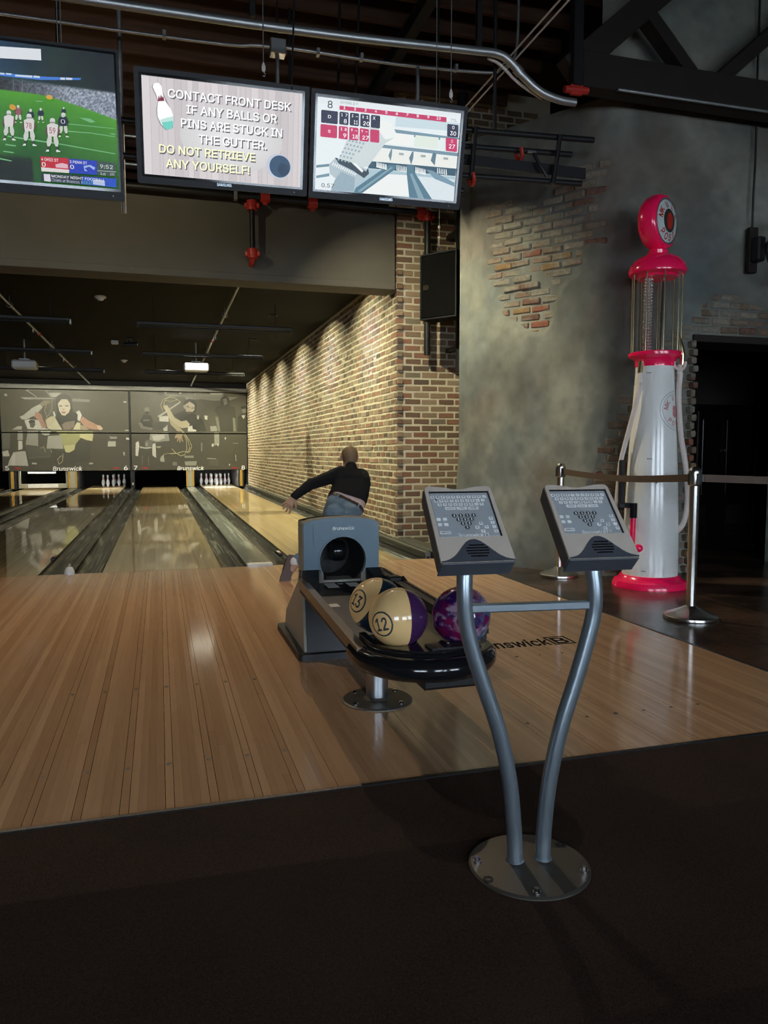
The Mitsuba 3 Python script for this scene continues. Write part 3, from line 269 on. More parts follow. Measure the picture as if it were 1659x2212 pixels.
mat('mat_gutter', mikit.proc(gutter_fn), 0.25, spec=0.5)
mat('mat_gutter_dark', (0.045, 0.045, 0.036), 0.25, spec=0.5)
mat('mat_capping', mikit.proc(lambda p, n, uv: mx((0.17, 0.185, 0.165), (0.33, 0.35, 0.32), ss(0.5, 0.75, fb(p.x*40, p.y*1.2, 2, 4)))), 0.22, spec=0.55)
mat('mat_belt', (0.105, 0.075, 0.055), 0.7, spec=0.2)
mat('mat_skin', (0.42, 0.255, 0.165), 0.5, spec=0.35)
mat('mat_hair', (0.21, 0.135, 0.075), 0.6, spec=0.3)
mat('mat_sweater', (0.010, 0.0105, 0.012), 0.85, spec=0.15, sheen=0.3)
def denim_fn(p, n, uv):
    return mx((0.085, 0.13, 0.175), (0.19, 0.265, 0.325), ss(0.25, 0.8, fb(p.x*9, p.y*9, p.z*13, 4)))
mat('mat_denim', mikit.proc(denim_fn), 0.85, spec=0.15)
mat('mat_undershirt', (0.58, 0.44, 0.42), 0.8)
mat('mat_leather', (0.035, 0.02, 0.015), 0.45)
mat('mat_sole', (0.10, 0.055, 0.045), 0.6)
mat('mat_cabinet', (0.012, 0.008, 0.007), 0.14, spec=0.55)
mat('mat_grille', (0.004, 0.004, 0.004), 0.95, spec=0.05)
mat('mat_speaker', (0.005, 0.005, 0.005), 0.7, spec=0.12)
# ---------------------------------------------------------------- the setting: floors
S = dict(kind='structure')
put('floor', bx(-8.0, 9.0, -13.0, -4.945, -0.06, 0.0), 'mat_carpet', False, 'dark brown, almost black carpet floor in the foreground under the keypad stand', **S)
put('concrete_floor', bx(2.862, 9.0, -4.945, 4.0, -0.06, -0.001), 'mat_concrete', False, 'dark stained polished concrete floor beside the approach under the gas pump', **S)
put('trim_1', bx(-8.0, 2.862, -4.945, -4.925, -0.06, 0.004, 0.002), 'mat_black', False, 'thin black nosing strip where the carpet meets the wooden approach', **S)
put('trim_2', bx(2.845, 2.862, -4.945, -0.30, -0.06, 0.003, 0.001), 'mat_black', False, 'thin black edge strip between the wooden approach and the concrete floor', **S)
ap = put('approach_floor', bx(-8.0, 2.845, -4.925, 0.0, -0.07, -0.006), 'mat_black_matte', False, 'glossy maple strip floor of the bowling approach', **S)
i0, i1 = -119, 105
gapb = set()
for q in range(-3, 4):
    gapb |= {q*5-0.5, q*5+0.5}
for i in range(i0, i1+1):
    a, b = (i-0.5)*BOARD+0.00012, (i+0.5)*BOARD-0.00012
    lane8 = i-66
    for side, s in ((i-0.5, 0), (i+0.5, 1)):
        k = side
        if k in gapb or (k-66) in gapb or k in (-19.5, 19.5, 33.5, -38.5):
            if s == 0: a += 0.0007
            else: b -= 0.0007
    b = min(b, 2.845)
    if a < b: put('approach_floor__board', bx(a, b, -4.924, -0.006, -0.006, 0.0), 'mat_approach', False)
put('approach_floor__end_panel', bx(-8.0, (i0-0.5)*BOARD, -4.924, -0.006, -0.006, 0.0), 'mat_approach', False)
put('approach_floor__foul_line', bx(-8.0, 2.6, -0.006, 0.0, -0.006, -0.0005), 'mat_black', False)
dot = trimesh.creation.cylinder(0.0075, 0.0006, sections=20); dotply = mikit.ply(dot, smooth=False)
bigdot = mikit.ply(trimesh.creation.cylinder(0.0105, 0.0006, sections=20), smooth=False)
for cx in (0.0, 1.789, -1.594):
    for y in (-4.572, -3.658):
        for q in range(-3, 4):
            share('approach_floor__dot', bigdot if q == 0 else dotply, 'mat_ink', tm(frame((cx+q*5*BOARD, y, 0.0001), (1, 0, 0), (0, 1, 0))))
# floor lettering on the approach of lane 8
lx0, lx1 = 1.60, 2.10
g = text('Brunswick', 0.135, 0.0006, True, lx1-lx0, 0.12)
put('approach_floor__lettering', moved(g, frame((lx0, -3.47, 0.0001), (1, -0.02, 0), (0.02, 1, 0))), 'mat_black_matte', False, label='dark logo lettering on the wooden approach')
fr = sbox(0, 0, 0.135, 0.17).difference(sbox(0.012, 0.014, 0.123, 0.156))
put('approach_floor__emblem', cat_([moved(prism(fr, 0.0006), frame((2.115, -3.49, 0.0001), (1, -0.02, 0), (0.02, 1, 0))), moved(text('B', 0.115, 0.0006, True, 0.085), frame((2.14, -3.465, 0.0001), (1, -0.02, 0), (0.02, 1, 0)))]), 'mat_black_matte', False, label='square B emblem')
# ---------------------------------------------------------------- lanes, gutters, cappings
GUT = {(8, 1): 'dark scuffed gutter at the foot of the brick wall', (8, -1): 'dark scuffed gutter on the right side of the wide grey capping', (7, 1): 'dark scuffed gutter on the left side of the wide grey capping',
       (7, -1): 'dark scuffed gutter just right of the narrow divider with the pale sensor', (6, 1): 'dark scuffed gutter just left of the narrow divider with the pale sensor', (6, -1): 'dark scuffed gutter leading to the right edge of the cream kickback by the sweep bar',
       (5, 1): 'dark scuffed gutter along the lane with the lowered sweep bar, right side', (5, -1): 'dark scuffed gutter along the lane with the lowered sweep bar, left side', (4, 1): 'dark scuffed gutter left of the far left divider, at the frame edge', (4, -1): 'dark scuffed gutter outside the frame on the far left'}
LANES = {4: -4.977, 5: -3.383, 6: -1.594, 7: 0.0, 8: 1.789}
put('subfloor', bx(-8.0, 2.66, 0.0, 19.9, -0.22, -0.12), 'mat_black_matte', False, 'dark floor bed beneath the lanes', **S)
for n, cx in LANES.items():
    put('bowling_lane', bx(cx-0.527, cx+0.527, 0.0, 19.2, -0.12, 0.0), 'mat_lane', False,
        {4: 'far left edge glossy maple lane', 5: 'glossy maple lane under the lowered sweep bar, beneath number 5', 6: 'glossy maple lane running to the scattered pins beneath number 6', 7: 'glossy maple lane in the left middle, running to an empty black pit beneath number 7', 8: 'glossy maple lane beside the brick wall running to the full rack of ten pins'}[n], **S)
    for s in (-1, 1):
        xc = cx+s*0.6445; a = np.linspace(0, np.pi, 15)
        inner = [(xc-0.1165*math.cos(t), -0.004-0.075*math.sin(t)) for t in a]
        sec = Polygon(inner+[(xc+0.1175, -0.004), (xc+0.1175, -0.11), (xc-0.1175, -0.11), (xc-0.1175, -0.004)])
        m = prism(sec, 19.2); m = moved(m, np.array([[1, 0, 0, 0], [0, 0, -1, 19.2], [0, 1, 0, 0], [0, 0, 0, 1.0]]))
        put('gutter', m, 'mat_gutter', 30, GUT[(n, s)], 'gutter')
def capping(x0, x1, h, label, m, y0=0.0, cat='capping'):
    w = x1-x0
    pts = [(x0, -0.1), (x0, h*0.5)]+[(x0+w/2-w/2*math.cos(t), h*0.5+h*0.5*math.sin(t)) for t in np.linspace(0.15, np.pi-0.15, 12)]+[(x1, h*0.5), (x1, -0.1)]
    mm = moved(prism(Polygon(pts), 16.92-y0), np.array([[1, 0, 0, 0], [0, 0, -1, 16.92], [0, 1, 0, 0], [0, 0, 0, 1.0]]))
    return put('lane_capping', mm, m, 30, label, cat)
c78 = capping(0.770, 1.020, 0.022, 'wide grey plastic capping strip between lanes 7 and 8 with a rounded pale end', 'mat_capping', 0.06)
put(c78+'__end_cap', cat_([bx(0.772, 1.018, -0.012, 0.075, -0.02, 0.024, 0.008)]), 'mat_hood_side' if 0 else 'mat_pump_white', 30)
put(c78+'__lettering', moved(text('ABCS', 0.028, 0.0008, True, 0.10, 0.3), frame((0.86, 0.115, 0.0225), (1, 0, 0), (0, 1, 0))), 'mat_ink', False)
for xg in (0.7645, 1.0215):
    put(c78+'__side_strip', bx(xg-0.0015, xg+0.004, 0.0, 16.9, -0.1, 0.012, 0.001), 'mat_gutter_dark', False)
capping(-0.827, -0.767, 0.03, 'narrow dark divider strip between lanes 6 and 7', 'mat_gutter', 0.05)
capping(-2.619, -2.358, 0.022, 'wide grey scuffed capping strip between lanes 5 and 6', 'mat_gutter', 0.05)
capping(-4.21, -4.15, 0.03, 'narrow dark divider strip at the far left between lanes 4 and 5', 'mat_gutter', 0.05)
m = cat_([bx(2.565, 2.60, 0.0, 16.9, -0.1, 0.055, 0.012), bx(2.60, 2.652, 0.0, 16.9, -0.1, 0.075, 0.02), cyl((2.592, -0.02, 0.05), (2.592, 16.8, 0.05), 0.028, 12)])
put('lane_capping', m, 'mat_gutter_dark', 30, 'dark raised bumper rail along the foot of the brick wall', 'capping')
put('edge_curb', bx(2.655, 2.82, -0.12, 1.22, -0.05, 0.085, 0.02), 'mat_gutter_dark', 30, 'dark curb where the lane bed meets the plaster wall', 'curb')
# foul light sensors
k = thing('foul_sensor', 'small pale bluish foul detector standing on the divider between lanes 6 and 7', 'foul sensor')
put(k+'__body', cat_([lathe([(0, 0), (0.045, 0), (0.045, 0.02), (0.03, 0.06), (0.012, 0.075), (0, 0.078)], 24, (-0.80, -0.03, 0.0))]), 'mat_pump_white', 40)
put(k+'__lens', cat_([trimesh.creation.icosphere(3, 0.018)]).apply_translation((-0.80, -0.03, 0.082)), 'mat_galv', True)
for x, y, lab in ((-1.055, 1.06, 'small white and red sensor box on the left gutter edge of the narrow divider'), (1.185, 0.72, 'small white and red sensor box right of the wide grey capping, near the trailing shoe')):
    k = thing('sensor_box', lab, 'sensor')
    put(k+'__housing', bx(x-0.022, x+0.022, y-0.13, y+0.13, -0.003, 0.03, 0.006), 'mat_black', 30)
    put(k+'__label', bx(x-0.016, x+0.016, y-0.03, y+0.11, 0.03, 0.0315), 'mat_white', False)
    put(k+'__red_mark', bx(x-0.016, x+0.016, y-0.075, y-0.03, 0.03, 0.0315), 'mat_red_paint', False)
# ---------------------------------------------------------------- brick walls
def brick_variants(L, H, D, n, seed, ch=0.005):
    r = np.random.default_rng(seed); out = []
    for _ in range(n):
        m = bx(-L/2, L/2, -D/2, D/2, -H/2, H/2, ch); m.vertices += r.normal(0, 0.0011, m.vertices.shape)
        out.append(m)
    return out
COURSE = 0.0775
put('wall_right', bx(2.668, 2.95, 1.266, 19.9, -0.2, 3.30), 'mat_mortar', False, 'long brick wall with pale mortar running beside lane 8', **S)
HB, LB = 0.058, 0.188
vm = brick_variants(LB, HB, 0.06, 5, 3); vp = [mikit.ply(m, smooth=False) for m in vm]
r = np.random.default_rng(11); rest, restc = [], []
rot = frame((0, 0, 0), (0, 1, 0), (-1, 0, 0)); nparts = 0; spotsB = []
for c in range(42):
    z = 0.045+c*COURSE
    if z > 3.2: break
    for j in range(76):
        y = 1.266+0.096+(j*0.2105)+(0.105 if c % 2 else 0)-0.05+r.normal(0, 0.003)
        if y > 16.8: continue
        spotsB.append((y, z))
spotsB.sort(key=lambda q: q[0]+0.02*abs(q[1]-1.2)); bi = []
for i, (y, z) in enumerate(spotsB):
    M = frame((2.6950+r.normal(0, 0.0008), y, z+r.normal(0, 0.002)), (0.0+r.normal(0, 0.006), 1, r.normal(0, 0.008)), (-1, 0, 0))
    v, ci = int(r.integers(5)), int(r.choice(7, p=[.2, .2, .15, .13, .1, .14, .08]))
    if i < 299: share('wall_right__brick', vp[v], f'mat_brick_{ci}', tm(M))
    else:
        rest.append(moved(vm[v], M)); restc.append(np.tile(np.array(BR[ci])*(0.85+0.3*r.random()), (len(vm[v].vertices), 1)))
scene['wall_right__far_bricks'] = mikit.ply(cat_(rest), 'mat_vc', False, color=np.vstack(restc)); tag('wall_right__far_bricks', None, None, None, 'stuff')
put('wall_pier', bx(2.672, 4.6, 1.264, 1.60, -0.2, 5.3), 'mat_mortar', False, 'brick pier face behind the loudspeaker at the end of the brick wall', **S)
n = 0; prest, prestc = [], []
for c in range(66):
    z = 0.045+c*COURSE
    for j in range(9):
        x = 2.664+0.094+j*0.2105+(0.105 if c % 2 else 0)+r.normal(0, 0.003)
        if c % 2 == 0 or True:
            M = frame((x, 1.2900+r.normal(0, 0.0008), z+r.normal(0, 0.002)), (1, r.normal(0, 0.006), r.normal(0, 0.008)), (0, 1, 0))
            if x < 3.52 and n < 299:
                share('wall_pier__brick', vp[int(r.integers(5))], f'mat_brick_{int(r.choice(7, p=[.16, .18, .2, .12, .2, .06, .08]))}', tm(M)); n += 1
            elif x < 4.5:
                v = int(r.integers(5)); prest.append(moved(vm[v], M)); prestc.append(np.tile(np.array(BR[int(r.integers(7))]), (len(vm[v].vertices), 1)))
        if c % 2 and j == 0:
            M2 = frame((2.664+0.040, 1.2915, z), (1, 0, 0), (0, 1, 0)); M2[:3, 0] *= 0.44
            share('wall_pier__half_brick', vp[1], f'mat_brick_{int(r.integers(7))}', tm(M2))
scene['wall_pier__hidden_bricks'] = mikit.ply(cat_(prest), 'mat_vc', False, color=np.vstack(prestc)); tag('wall_pier__hidden_bricks', None, None, None, 'stuff')
# ---------------------------------------------------------------- bulkhead and lane ceiling
put('wall_bulkhead', cat_([bx(-8.0, 2.638, 1.25, 1.60, 2.98, 3.84), bx(-8.0, 2.638, 1.235, 1.25, 2.945, 3.02, 0.004), bx(-8.0, 2.638, 1.25, 1.6, 2.945, 2.98)]), 'mat_bulkhead', False, 'dark olive bulkhead spanning above the lanes', **S)
put('ceiling', bx(-8.0, 2.665, 1.60, 19.9, 3.22, 3.30), 'mat_black_ceiling', False, 'black ceiling over the lanes', **S)
put('wall_pit', cat_([bx(-8.0, 2.9, 19.85, 20.0, -0.2, 3.3), bx(-8.0, 2.668, 17.05, 17.12, 0.62, 3.22)]), 'mat_black_matte', False, 'black back of the pin pits behind the masking panels', **S)
# ---------------------------------------------------------------- plaster wall (diagonal, rounded corner, then the doorway wall)
A0, DD = np.array([2.84, -0.25]), np.array([0.5452, -0.8383])
SC = 1.5388; C0 = A0+DD*SC
ctrl = [A0-DD*0.4, A0, C0-DD*0.28, C0+np.array([0.28, 0]), np.array([9.0, C0[1]])]
bz = [((1-t)**2)*ctrl[2]+2*t*(1-t)*C0+t*t*ctrl[3] for t in np.linspace(0, 1, 12)]
PATH = np.array([ctrl[0]]+bz+[ctrl[4]]); SEG = np.r_[0, np.cumsum(np.linalg.norm(np.diff(PATH, axis=0), axis=1))]-0.4
def wpt(s):
    x = np.interp(s, SEG, PATH[:, 0]); y = np.interp(s, SEG, PATH[:, 1])
    xa, ya = np.interp(s+0.02, SEG, PATH[:, 0]), np.interp(s+0.02, SEG, PATH[:, 1]); xb, yb = np.interp(s-0.02, SEG, PATH[:, 0]), np.interp(s-0.02, SEG, PATH[:, 1])
    t = np.stack([xa-xb, ya-yb], -1); t /= np.linalg.norm(t, axis=-1, keepdims=True)
    return np.stack([x, y], -1), t, np.stack([t[..., 1], -t[..., 0]], -1)
def s_of_x(x): return float(np.interp(x, PATH[:, 0], SEG))
PATCH1 = Polygon([(0.262, 3.417), (0.282, 3.081), (0.27, 2.685), (0.385, 2.593), (0.44, 2.401), (0.526, 2.301), (0.642, 2.244), (0.725, 2.165), (0.865, 2.133), (0.963, 2.175), (0.986, 2.207), (1.027, 2.365), (1.058, 2.488), (1.155, 2.576), (1.278, 2.641), (1.305, 2.85), (1.50, 2.826), (1.54, 2.94), (1.413, 3.17), (1.463, 3.272), (1.54, 3.346), (1.482, 3.577), (1.099, 3.565), (0.96, 3.431), (0.846, 3.304), (0.626, 3.333), (0.543, 3.42), (0.439, 3.389)])
PATCH2 = Polygon([(1.62, 1.60), (1.50, 1.25), (1.45, 0.99), (1.31, 0.74), (1.30, 0.33), (1.25, 0.0), (1.95, 0.0), (1.90, 1.60)])
sx = s_of_x
PATCH3 = Polygon([(sx(4.20), 2.05), (sx(4.34), 2.20), (sx(4.40), 2.25), (sx(4.518), 2.34), (sx(4.659), 2.43), (sx(4.802), 2.53), (sx(5.0), 2.49), (sx(5.2), 2.42), (sx(5.305), 2.38), (sx(5.9), 2.2), (sx(5.9), 0.0), (sx(4.17), 0.0), (sx(4.24), 0.8), (sx(4.18), 1.5)])
PATCHES = [PATCH1, PATCH2, PATCH3]
DOOR = (4.535, 5.75, 2.112)
import shapely
sg = np.arange(-0.10, SEG[-1], 0.035); zg = np.arange(-0.02, 5.66, 0.035)
SS, ZZ = np.meshgrid(sg, zg, indexing='ij')
edge = 0.045-0.12*np.clip((2.5-ZZ)/1.9, 0, 1)+0.018*(meshkit.fbm(np.stack([ZZ*2.2, ZZ*0, ZZ*0], -1), 3)-0.5)
Sw = np.where(SS < 0.25, edge+(SS+0.10)*(0.25-edge)/0.35, SS)
P2, Tt, Nn = wpt(Sw)
h = 0.035*(meshkit.fbm(np.stack([Sw*1.3, ZZ*1.3, ZZ*0+3], -1), 4)-0.5)+0.012*(meshkit.fbm(np.stack([Sw*7, ZZ*7, ZZ*0], -1), 3)-0.5)
pp = shapely.points(Sw.ravel(), ZZ.ravel()); inside = np.zeros(Sw.size, bool)
for g in PATCHES: inside |= shapely.contains(g, pp)
dist = np.min([shapely.distance(g.exterior, pp) for g in PATCHES], axis=0)
rec = np.clip(dist/0.04, 0, 1)*inside
h = h-0.022*rec.reshape(Sw.shape)
h = np.where(SS < 0.12, h-0.06*(1-(SS+0.1)/0.22)**2, h)
V = np.concatenate([P2+Nn*h[..., None], ZZ[..., None]], -1).reshape(-1, 3)
ns, nzz = Sw.shape; F = []
I = np.arange(ns*nzz).reshape(ns, nzz)
q = np.stack([I[:-1, :-1], I[1:, :-1], I[1:, 1:], I[:-1, 1:]], -1).reshape(-1, 4)
ctr = V[q].mean(1); keep = ~((ctr[:, 0] > DOOR[0]-0.01) & (ctr[:, 0] < DOOR[1]) & (ctr[:, 2] < DOOR[2]+0.01) & (ctr[:, 1] < -1.2)) & ~((Sw.ravel()[q].mean(1) < 1.42) & (ctr[:, 2] > 4.05))
q = q[keep]
wm = trimesh.Trimesh(V, np.vstack([q[:, [0, 1, 2]], q[:, [0, 2, 3]]]), process=False)
put('wall_plaster', wm, 'mat_plaster', True, 'mottled grey-green plaster wall with patches of exposed old brick', **S)
# return face and backing of the plaster wall
nA = np.array([0.8383, 0.5452]); q0, q1, q2 = A0-DD*0.03+nA*0.03, A0+nA*0.34, C0+nA*0.34+np.array([0.1, 0.0])
back = Polygon([tuple(q0), tuple(q1), tuple(q2), tuple(C0+np.array([0.22, 0.10])), tuple(C0-DD*0.2+nA*0.06)])
put('wall_plaster_core', prism(back, 4.05), 'mat_plaster', False, 'rear and end face of the plaster wall beside the brick pier', **S)
back2 = Polygon([tuple(q2-np.array([0.25, 0])), (4.52, -1.14), (4.52, -1.46), tuple(C0+np.array([0.16, 0.08]))])
put('wall_plaster_core__corner_wall', prism(back2, 5.6), 'mat_plaster', False)
put('wall_plaster_core__lintel_wall', cat_([bx(4.52, 9.0, -1.46, -1.14, 2.12, 5.6), bx(5.75, 9.0, -1.46, -1.14, -0.02, 2.12)]), 'mat_plaster', False)
put('door_1', cat_([bx(4.515, 5.76, -1.55, -1.10, 2.05, 2.112, 0.004)]), 'mat_dark_timber', False, 'dark timber lintel over the black doorway on the right', **S)
# exposed bricks
ovm = brick_variants(0.188, 0.058, 0.05, 6, 9, 0.010); ovp = [mikit.ply(m, smooth=False) for m in ovm]
r = np.random.default_rng(5); count = 0
def wall_brick(s, z, sc=1.0, out=0.0, mi_=None):
    P, t, nn = wpt(np.array(s))
    hb = 0.035*(meshkit.fbm(np.array([s*1.3, z*1.3, 3.0]), 4)-0.5)
    o = np.r_[P+nn*(hb-0.040+out+r.normal(0, 0.005)), z]
    M = frame(o, np.r_[t, r.normal(0, 0.02)], np.r_[-nn, 0]); M[:3, 0] *= sc
    share('wall_plaster__brick', ovp[int(r.integers(6))], f'mat_oldbrick_{mi_ if mi_ is not None else int(r.choice(6, p=[.27, .2, .23, .1, .1, .1]))}', tm(M))
CO = 0.071
for g, seedoff in ((PATCH1, 0.0), (PATCH2, 0.05), (PATCH3, 0.02)):
    x0, z0, x1, z1 = g.bounds
    for c in range(int(z1/CO)+1):
        z = 0.035+c*CO
        if z < z0-0.02: continue
        for j in range(-1, 12):
            s = x0-0.1+j*0.203+(0.1 if c % 2 else 0)+seedoff+r.normal(0, 0.006)
            w = g.intersection(sbox(s-0.09, z-0.02, s+0.09, z+0.02)).area/(0.18*0.04)
            if w < 0.45 or (w < 0.9 and r.random() < 0.25): continue
            P, _, _ = wpt(np.array(s))
            if g is PATCH3:
                if z < 2.13 and P[0] > DOOR[0]-0.06: continue
                if P[0] > 5.75: continue
            if count < 299: wall_brick(s, z, 1.0 if w > 0.8 else 0.8, 0.004); count += 1
# toothed door jamb bricks
for c in range(30):
    z = 0.035+c*CO
    if z > 2.08: break
    for yy in (-1.50, -1.29):
        M = frame((4.505+(0.012 if c % 2 else -0.012)+r.normal(0, 0.006), yy, z), (0, 1, 0), (-1, 0, 0))
        share('wall_plaster_core__jamb_brick', ovp[int(r.integers(6))], f'mat_oldbrick_{int(r.choice(6))}', tm(M))
# dark room beyond the doorway
put('wall_dark_room', cat_([bx(4.45, 9.0, 2.2, 2.3, -0.1, 3.2), bx(9.0, 9.1, -1.14, 2.3, -0.1, 3.2), bx(4.35, 4.45, -1.12, 2.3, -0.1, 3.2), bx(4.35, 9.1, -1.14, 2.3, 3.2, 3.3)]), 'mat_bulkhead', False, 'dim wall of the unlit room beyond the doorway', **S)
# ---------------------------------------------------------------- hall shell behind the camera, roof
put('wall_left', bx(-8.15, -8.0, -13.0, 20.0, -0.2, 6.0), 'mat_bulkhead', False, 'far left hall wall, out of view', **S)
put('wall_east', bx(9.0, 9.15, -13.0, -1.1, -0.2, 6.0), 'mat_bulkhead', False, 'far right hall wall, out of view', **S)
put('ceiling_soffit', bx(-8.0, 9.0, -13.0, -9.3, 2.85, 3.2), 'mat_bulkhead', False, 'unseen slab added behind the photographer to shade the upper plaster wall', **S)  # added out of view to keep window light off the upper walls
put('ceiling_hall', bx(-8.0, 9.0, -13.0, 13.0, 5.30, 5.40), 'mat_dark_timber', False, 'dark boarded roof deck above the joists', **S)
put('wall_loft', bx(-8.0, 9.0, 12.9, 13.0, 3.3, 5.4), 'mat_black_matte', False, 'black end of the loft above the lane ceiling', **S)
jp = mikit.ply(bx(-5.95, 5.95, -0.024, 0.024, -0.13, 0.13, 0.003), smooth=False)
for i in range(42):
    share('ceiling_hall__joist', jp, 'mat_timber', T().translate([-2.05, -7.1+i*0.405, 5.16]))
put('ceiling_hall__steel_beam', cat_([bx(2.26, 2.36, -9.0, 8.0, 4.90, 4.92), bx(2.30, 2.32, -9.0, 8.0, 4.92, 5.02), bx(2.26, 2.36, -9.0, 8.0, 5.02, 5.035)]), 'mat_black', False)
WIN = [(-4.6, -1.4), (0.6, 3.2), (4.2, 6.8)]
mb = m3.Manifold.cube([17.3, 0.25, 6.2]).translate([-8.15, -13.25, -0.2])
for a, b in WIN: mb -= m3.Manifold.cube([b-a, 0.6, 2.0]).translate([a, -13.4, 0.75])
put('wall_back', unmani(mb), 'mat_bulkhead', False, 'hall wall with tall windows behind the photographer', **S)
mat('mat_pane', (0.6, 0.6, 0.6), 0.3)
for i, (a, b) in enumerate(WIN):
    w = f'window_{i+1}'
    pane = bx(a+0.02, b-0.02, -13.19, -13.18, 0.77, 2.73)
    scene[w] = mikit.ply(pane, 'mat_pane', False, emitter={'type': 'area', 'radiance': {'type': 'rgb', 'value': list(DAY)}})
    tag(w, 'daylit window pane behind the photographer', None, None, 'structure')
    for k in range(3):
        xm = a+(k+0.0)*(b-a)/2
        put(w+'__mullion', bx(xm-0.04, xm+0.04, -13.17, -13.05, 0.75, 2.75, 0.005), 'mat_dark_timber', False)
    put(w+'__rail', bx(a, b, -13.17, -13.05, 1.75, 1.83, 0.005), 'mat_dark_timber', False)
# ---------------------------------------------------------------- masking panels with printed pictures
MY = 16.9
def mask_unit(x0, x1, prints, label, key):
    k = thing('masking_panel', label, 'masking panel')
    z0, zm, z1 = 0.545, 1.662, 2.915
    w = x1-x0
    for nm, za, zb in (('lower_panel', z0, zm-0.012), ('upper_panel', zm+0.012, z1)):
        clip = sbox(x0+0.004, za+0.004, x1-0.004, zb-0.004)
        put(f'{k}__{nm}', bx(x0, x1, MY+0.012, MY+0.05, za, zb, 0.004), 'mat_black', False)
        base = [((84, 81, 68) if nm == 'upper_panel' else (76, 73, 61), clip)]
        L = base+[(c, g) for c, g in print_layers(prints, clip) if not isinstance(g, trimesh.Trimesh)]
        v, f, c = flat(L, 0.0004)
        P = np.c_[v[:, 0], MY+0.011-v[:, 2], v[:, 1]]
        scene[f'{k}__{nm}__print'] = mikit.ply((P, f), 'mat_vc_satin', False, color=c)
    for nm, m in (('frame', [bx(x0-0.006, x0, MY, MY+0.05, z0, z1), bx(x1, x1+0.006, MY, MY+0.05, z0, z1)]),):
        for q in m: put(f'{k}__{nm}', q, 'mat_black', False)
    for e in prints['text']:
        g = text(e[1], e[5]/1000.0, 0.003, bool(e[6]), e[4]/1000.0, e[7])
        put(f'{k}__' + ('lettering' if len(e[1]) > 2 else 'lane_number'), moved(g, frame((e[2]/1000.0, MY+0.004, e[3]/1000.0), (1, 0, 0), (0, 0, 1))), 'mat_white_text', False)
    return k
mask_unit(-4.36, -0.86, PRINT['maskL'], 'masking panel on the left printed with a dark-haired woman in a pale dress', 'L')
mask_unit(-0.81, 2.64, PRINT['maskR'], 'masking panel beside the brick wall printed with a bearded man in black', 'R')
put('header_beam', cat_([bx(-8, 2.655, MY-0.08, MY+0.06, 2.93, 3.03, 0.006), bx(-8, 2.655, MY-0.10, MY+0.06, 3.03, 3.05)]), 'mat_header', 30, 'long grey metal header above the masking panels', 'header beam')
put('panel_post', cat_([bx(-0.852, -0.818, MY-0.02, MY+0.04, 0.0, 2.93, 0.003)]), 'mat_black', 30, 'slim black post between the two masking panels', 'post')
put('panel_post', bx(2.647, 2.658, MY-0.02, MY+0.04, 0.0, 2.93, 0.002), 'mat_black', 30, 'slim black post between the right masking panel and the brick wall', 'post')
# ---------------------------------------------------------------- kickbacks, sweep, pit lamps
def kick(x0, x1, lab, m):
    k = thing('kickback', lab, 'kickback')
    put(k+'__panel', bx(x0, x1, 16.95, 19.8, 0.004, 0.535, 0.004), 'mat_black', False)
    if m == 'wide':
        put(k+'__cream_plate', bx(x0+0.05, x1-0.06, 16.93, 16.95, 0.03, 0.54, 0.003), 'mat_cream', False)
        put(k+'__yellow_edge', bx(x1-0.06, x1-0.01, 16.925, 16.95, 0.03, 0.54, 0.003), 'mat_yellow', False)
        put(k+'__yellow_edge', bx(x0, x0+0.05, 16.925, 16.95, 0.03, 0.54, 0.003), 'mat_yellow', False)
    elif m == 'narrow':
        put(k+'__yellow_edge', bx((x0+x1)/2-0.04, (x0+x1)/2+0.04, 16.925, 16.95, 0.03, 0.54, 0.003), 'mat_yellow', False)
    else:
        put(k+'__white_mark', bx((x0+x1)/2-0.02, (x0+x1)/2+0.02, 16.935, 16.95, 0.10, 0.17, 0.003), 'mat_white', False)
kick(-2.615, -2.36, 'cream and yellow pinsetter side post between the sweep bar and the fallen pins', 'wide')
kick(0.77, 1.02, 'cream and yellow pinsetter side post left of the full pin rack', 'wide')
kick(2.36, 2.54, 'yellow edged pinsetter side post beside the brick wall', 'narrow')
kick(-4.22, -4.02, 'yellow edged pinsetter side post at the far left of the lanes', 'narrow')
kick(-0.85, -0.74, 'black pinsetter side wall with a white mark below the slim black post', 'mark')
k = thing('sweep_bar', 'white sweep bar lowered in front of the pit under number 5', 'sweep bar')
put(k+'__bar', cat_([bx(-3.95, -2.63, 17.02, 17.08, 0.03, 0.17, 0.008)]), 'mat_cream', 30)
put(k+'__white_board', bx(-3.72, -2.90, 17.005, 17.02, 0.05, 0.15, 0.002), 'mat_white_text', False)
for x in (-3.97, -2.69): put(k+'__arm', bx(x, x+0.06, 17.02, 17.10, 0.03, 0.54, 0.005), 'mat_cream', False)
put(k+'__light_cover', bx(-3.72, -2.95, 17.02, 17.06, 0.46, 0.52, 0.006), 'mat_white_text', False)
LAMPLAB = {5: 'pit lamp above the lowered sweep bar', 6: 'pit lamp above the six scattered pins', 8: 'pit lamp above the full rack of ten pins'}
for n, f in ((5, 0.075), (6, 0.22), (8, 1.0)):
    cx = LANES[n]; k = thing('pit_lamp', LAMPLAB[n], 'lamp')
    put(k+'__housing', bx(cx-0.5, cx+0.5, 16.965, 17.04, 0.602, 0.64, 0.006), 'mat_black', False)
    m = bx(cx-0.46, cx+0.46, 16.975, 17.035, 0.5545, 0.600); key = k+'__tube'
    scene[key] = mikit.ply(m, 'mat_pane', False, emitter={'type': 'area', 'radiance': rgb(*[v*f for v in PIN_GLOW])})
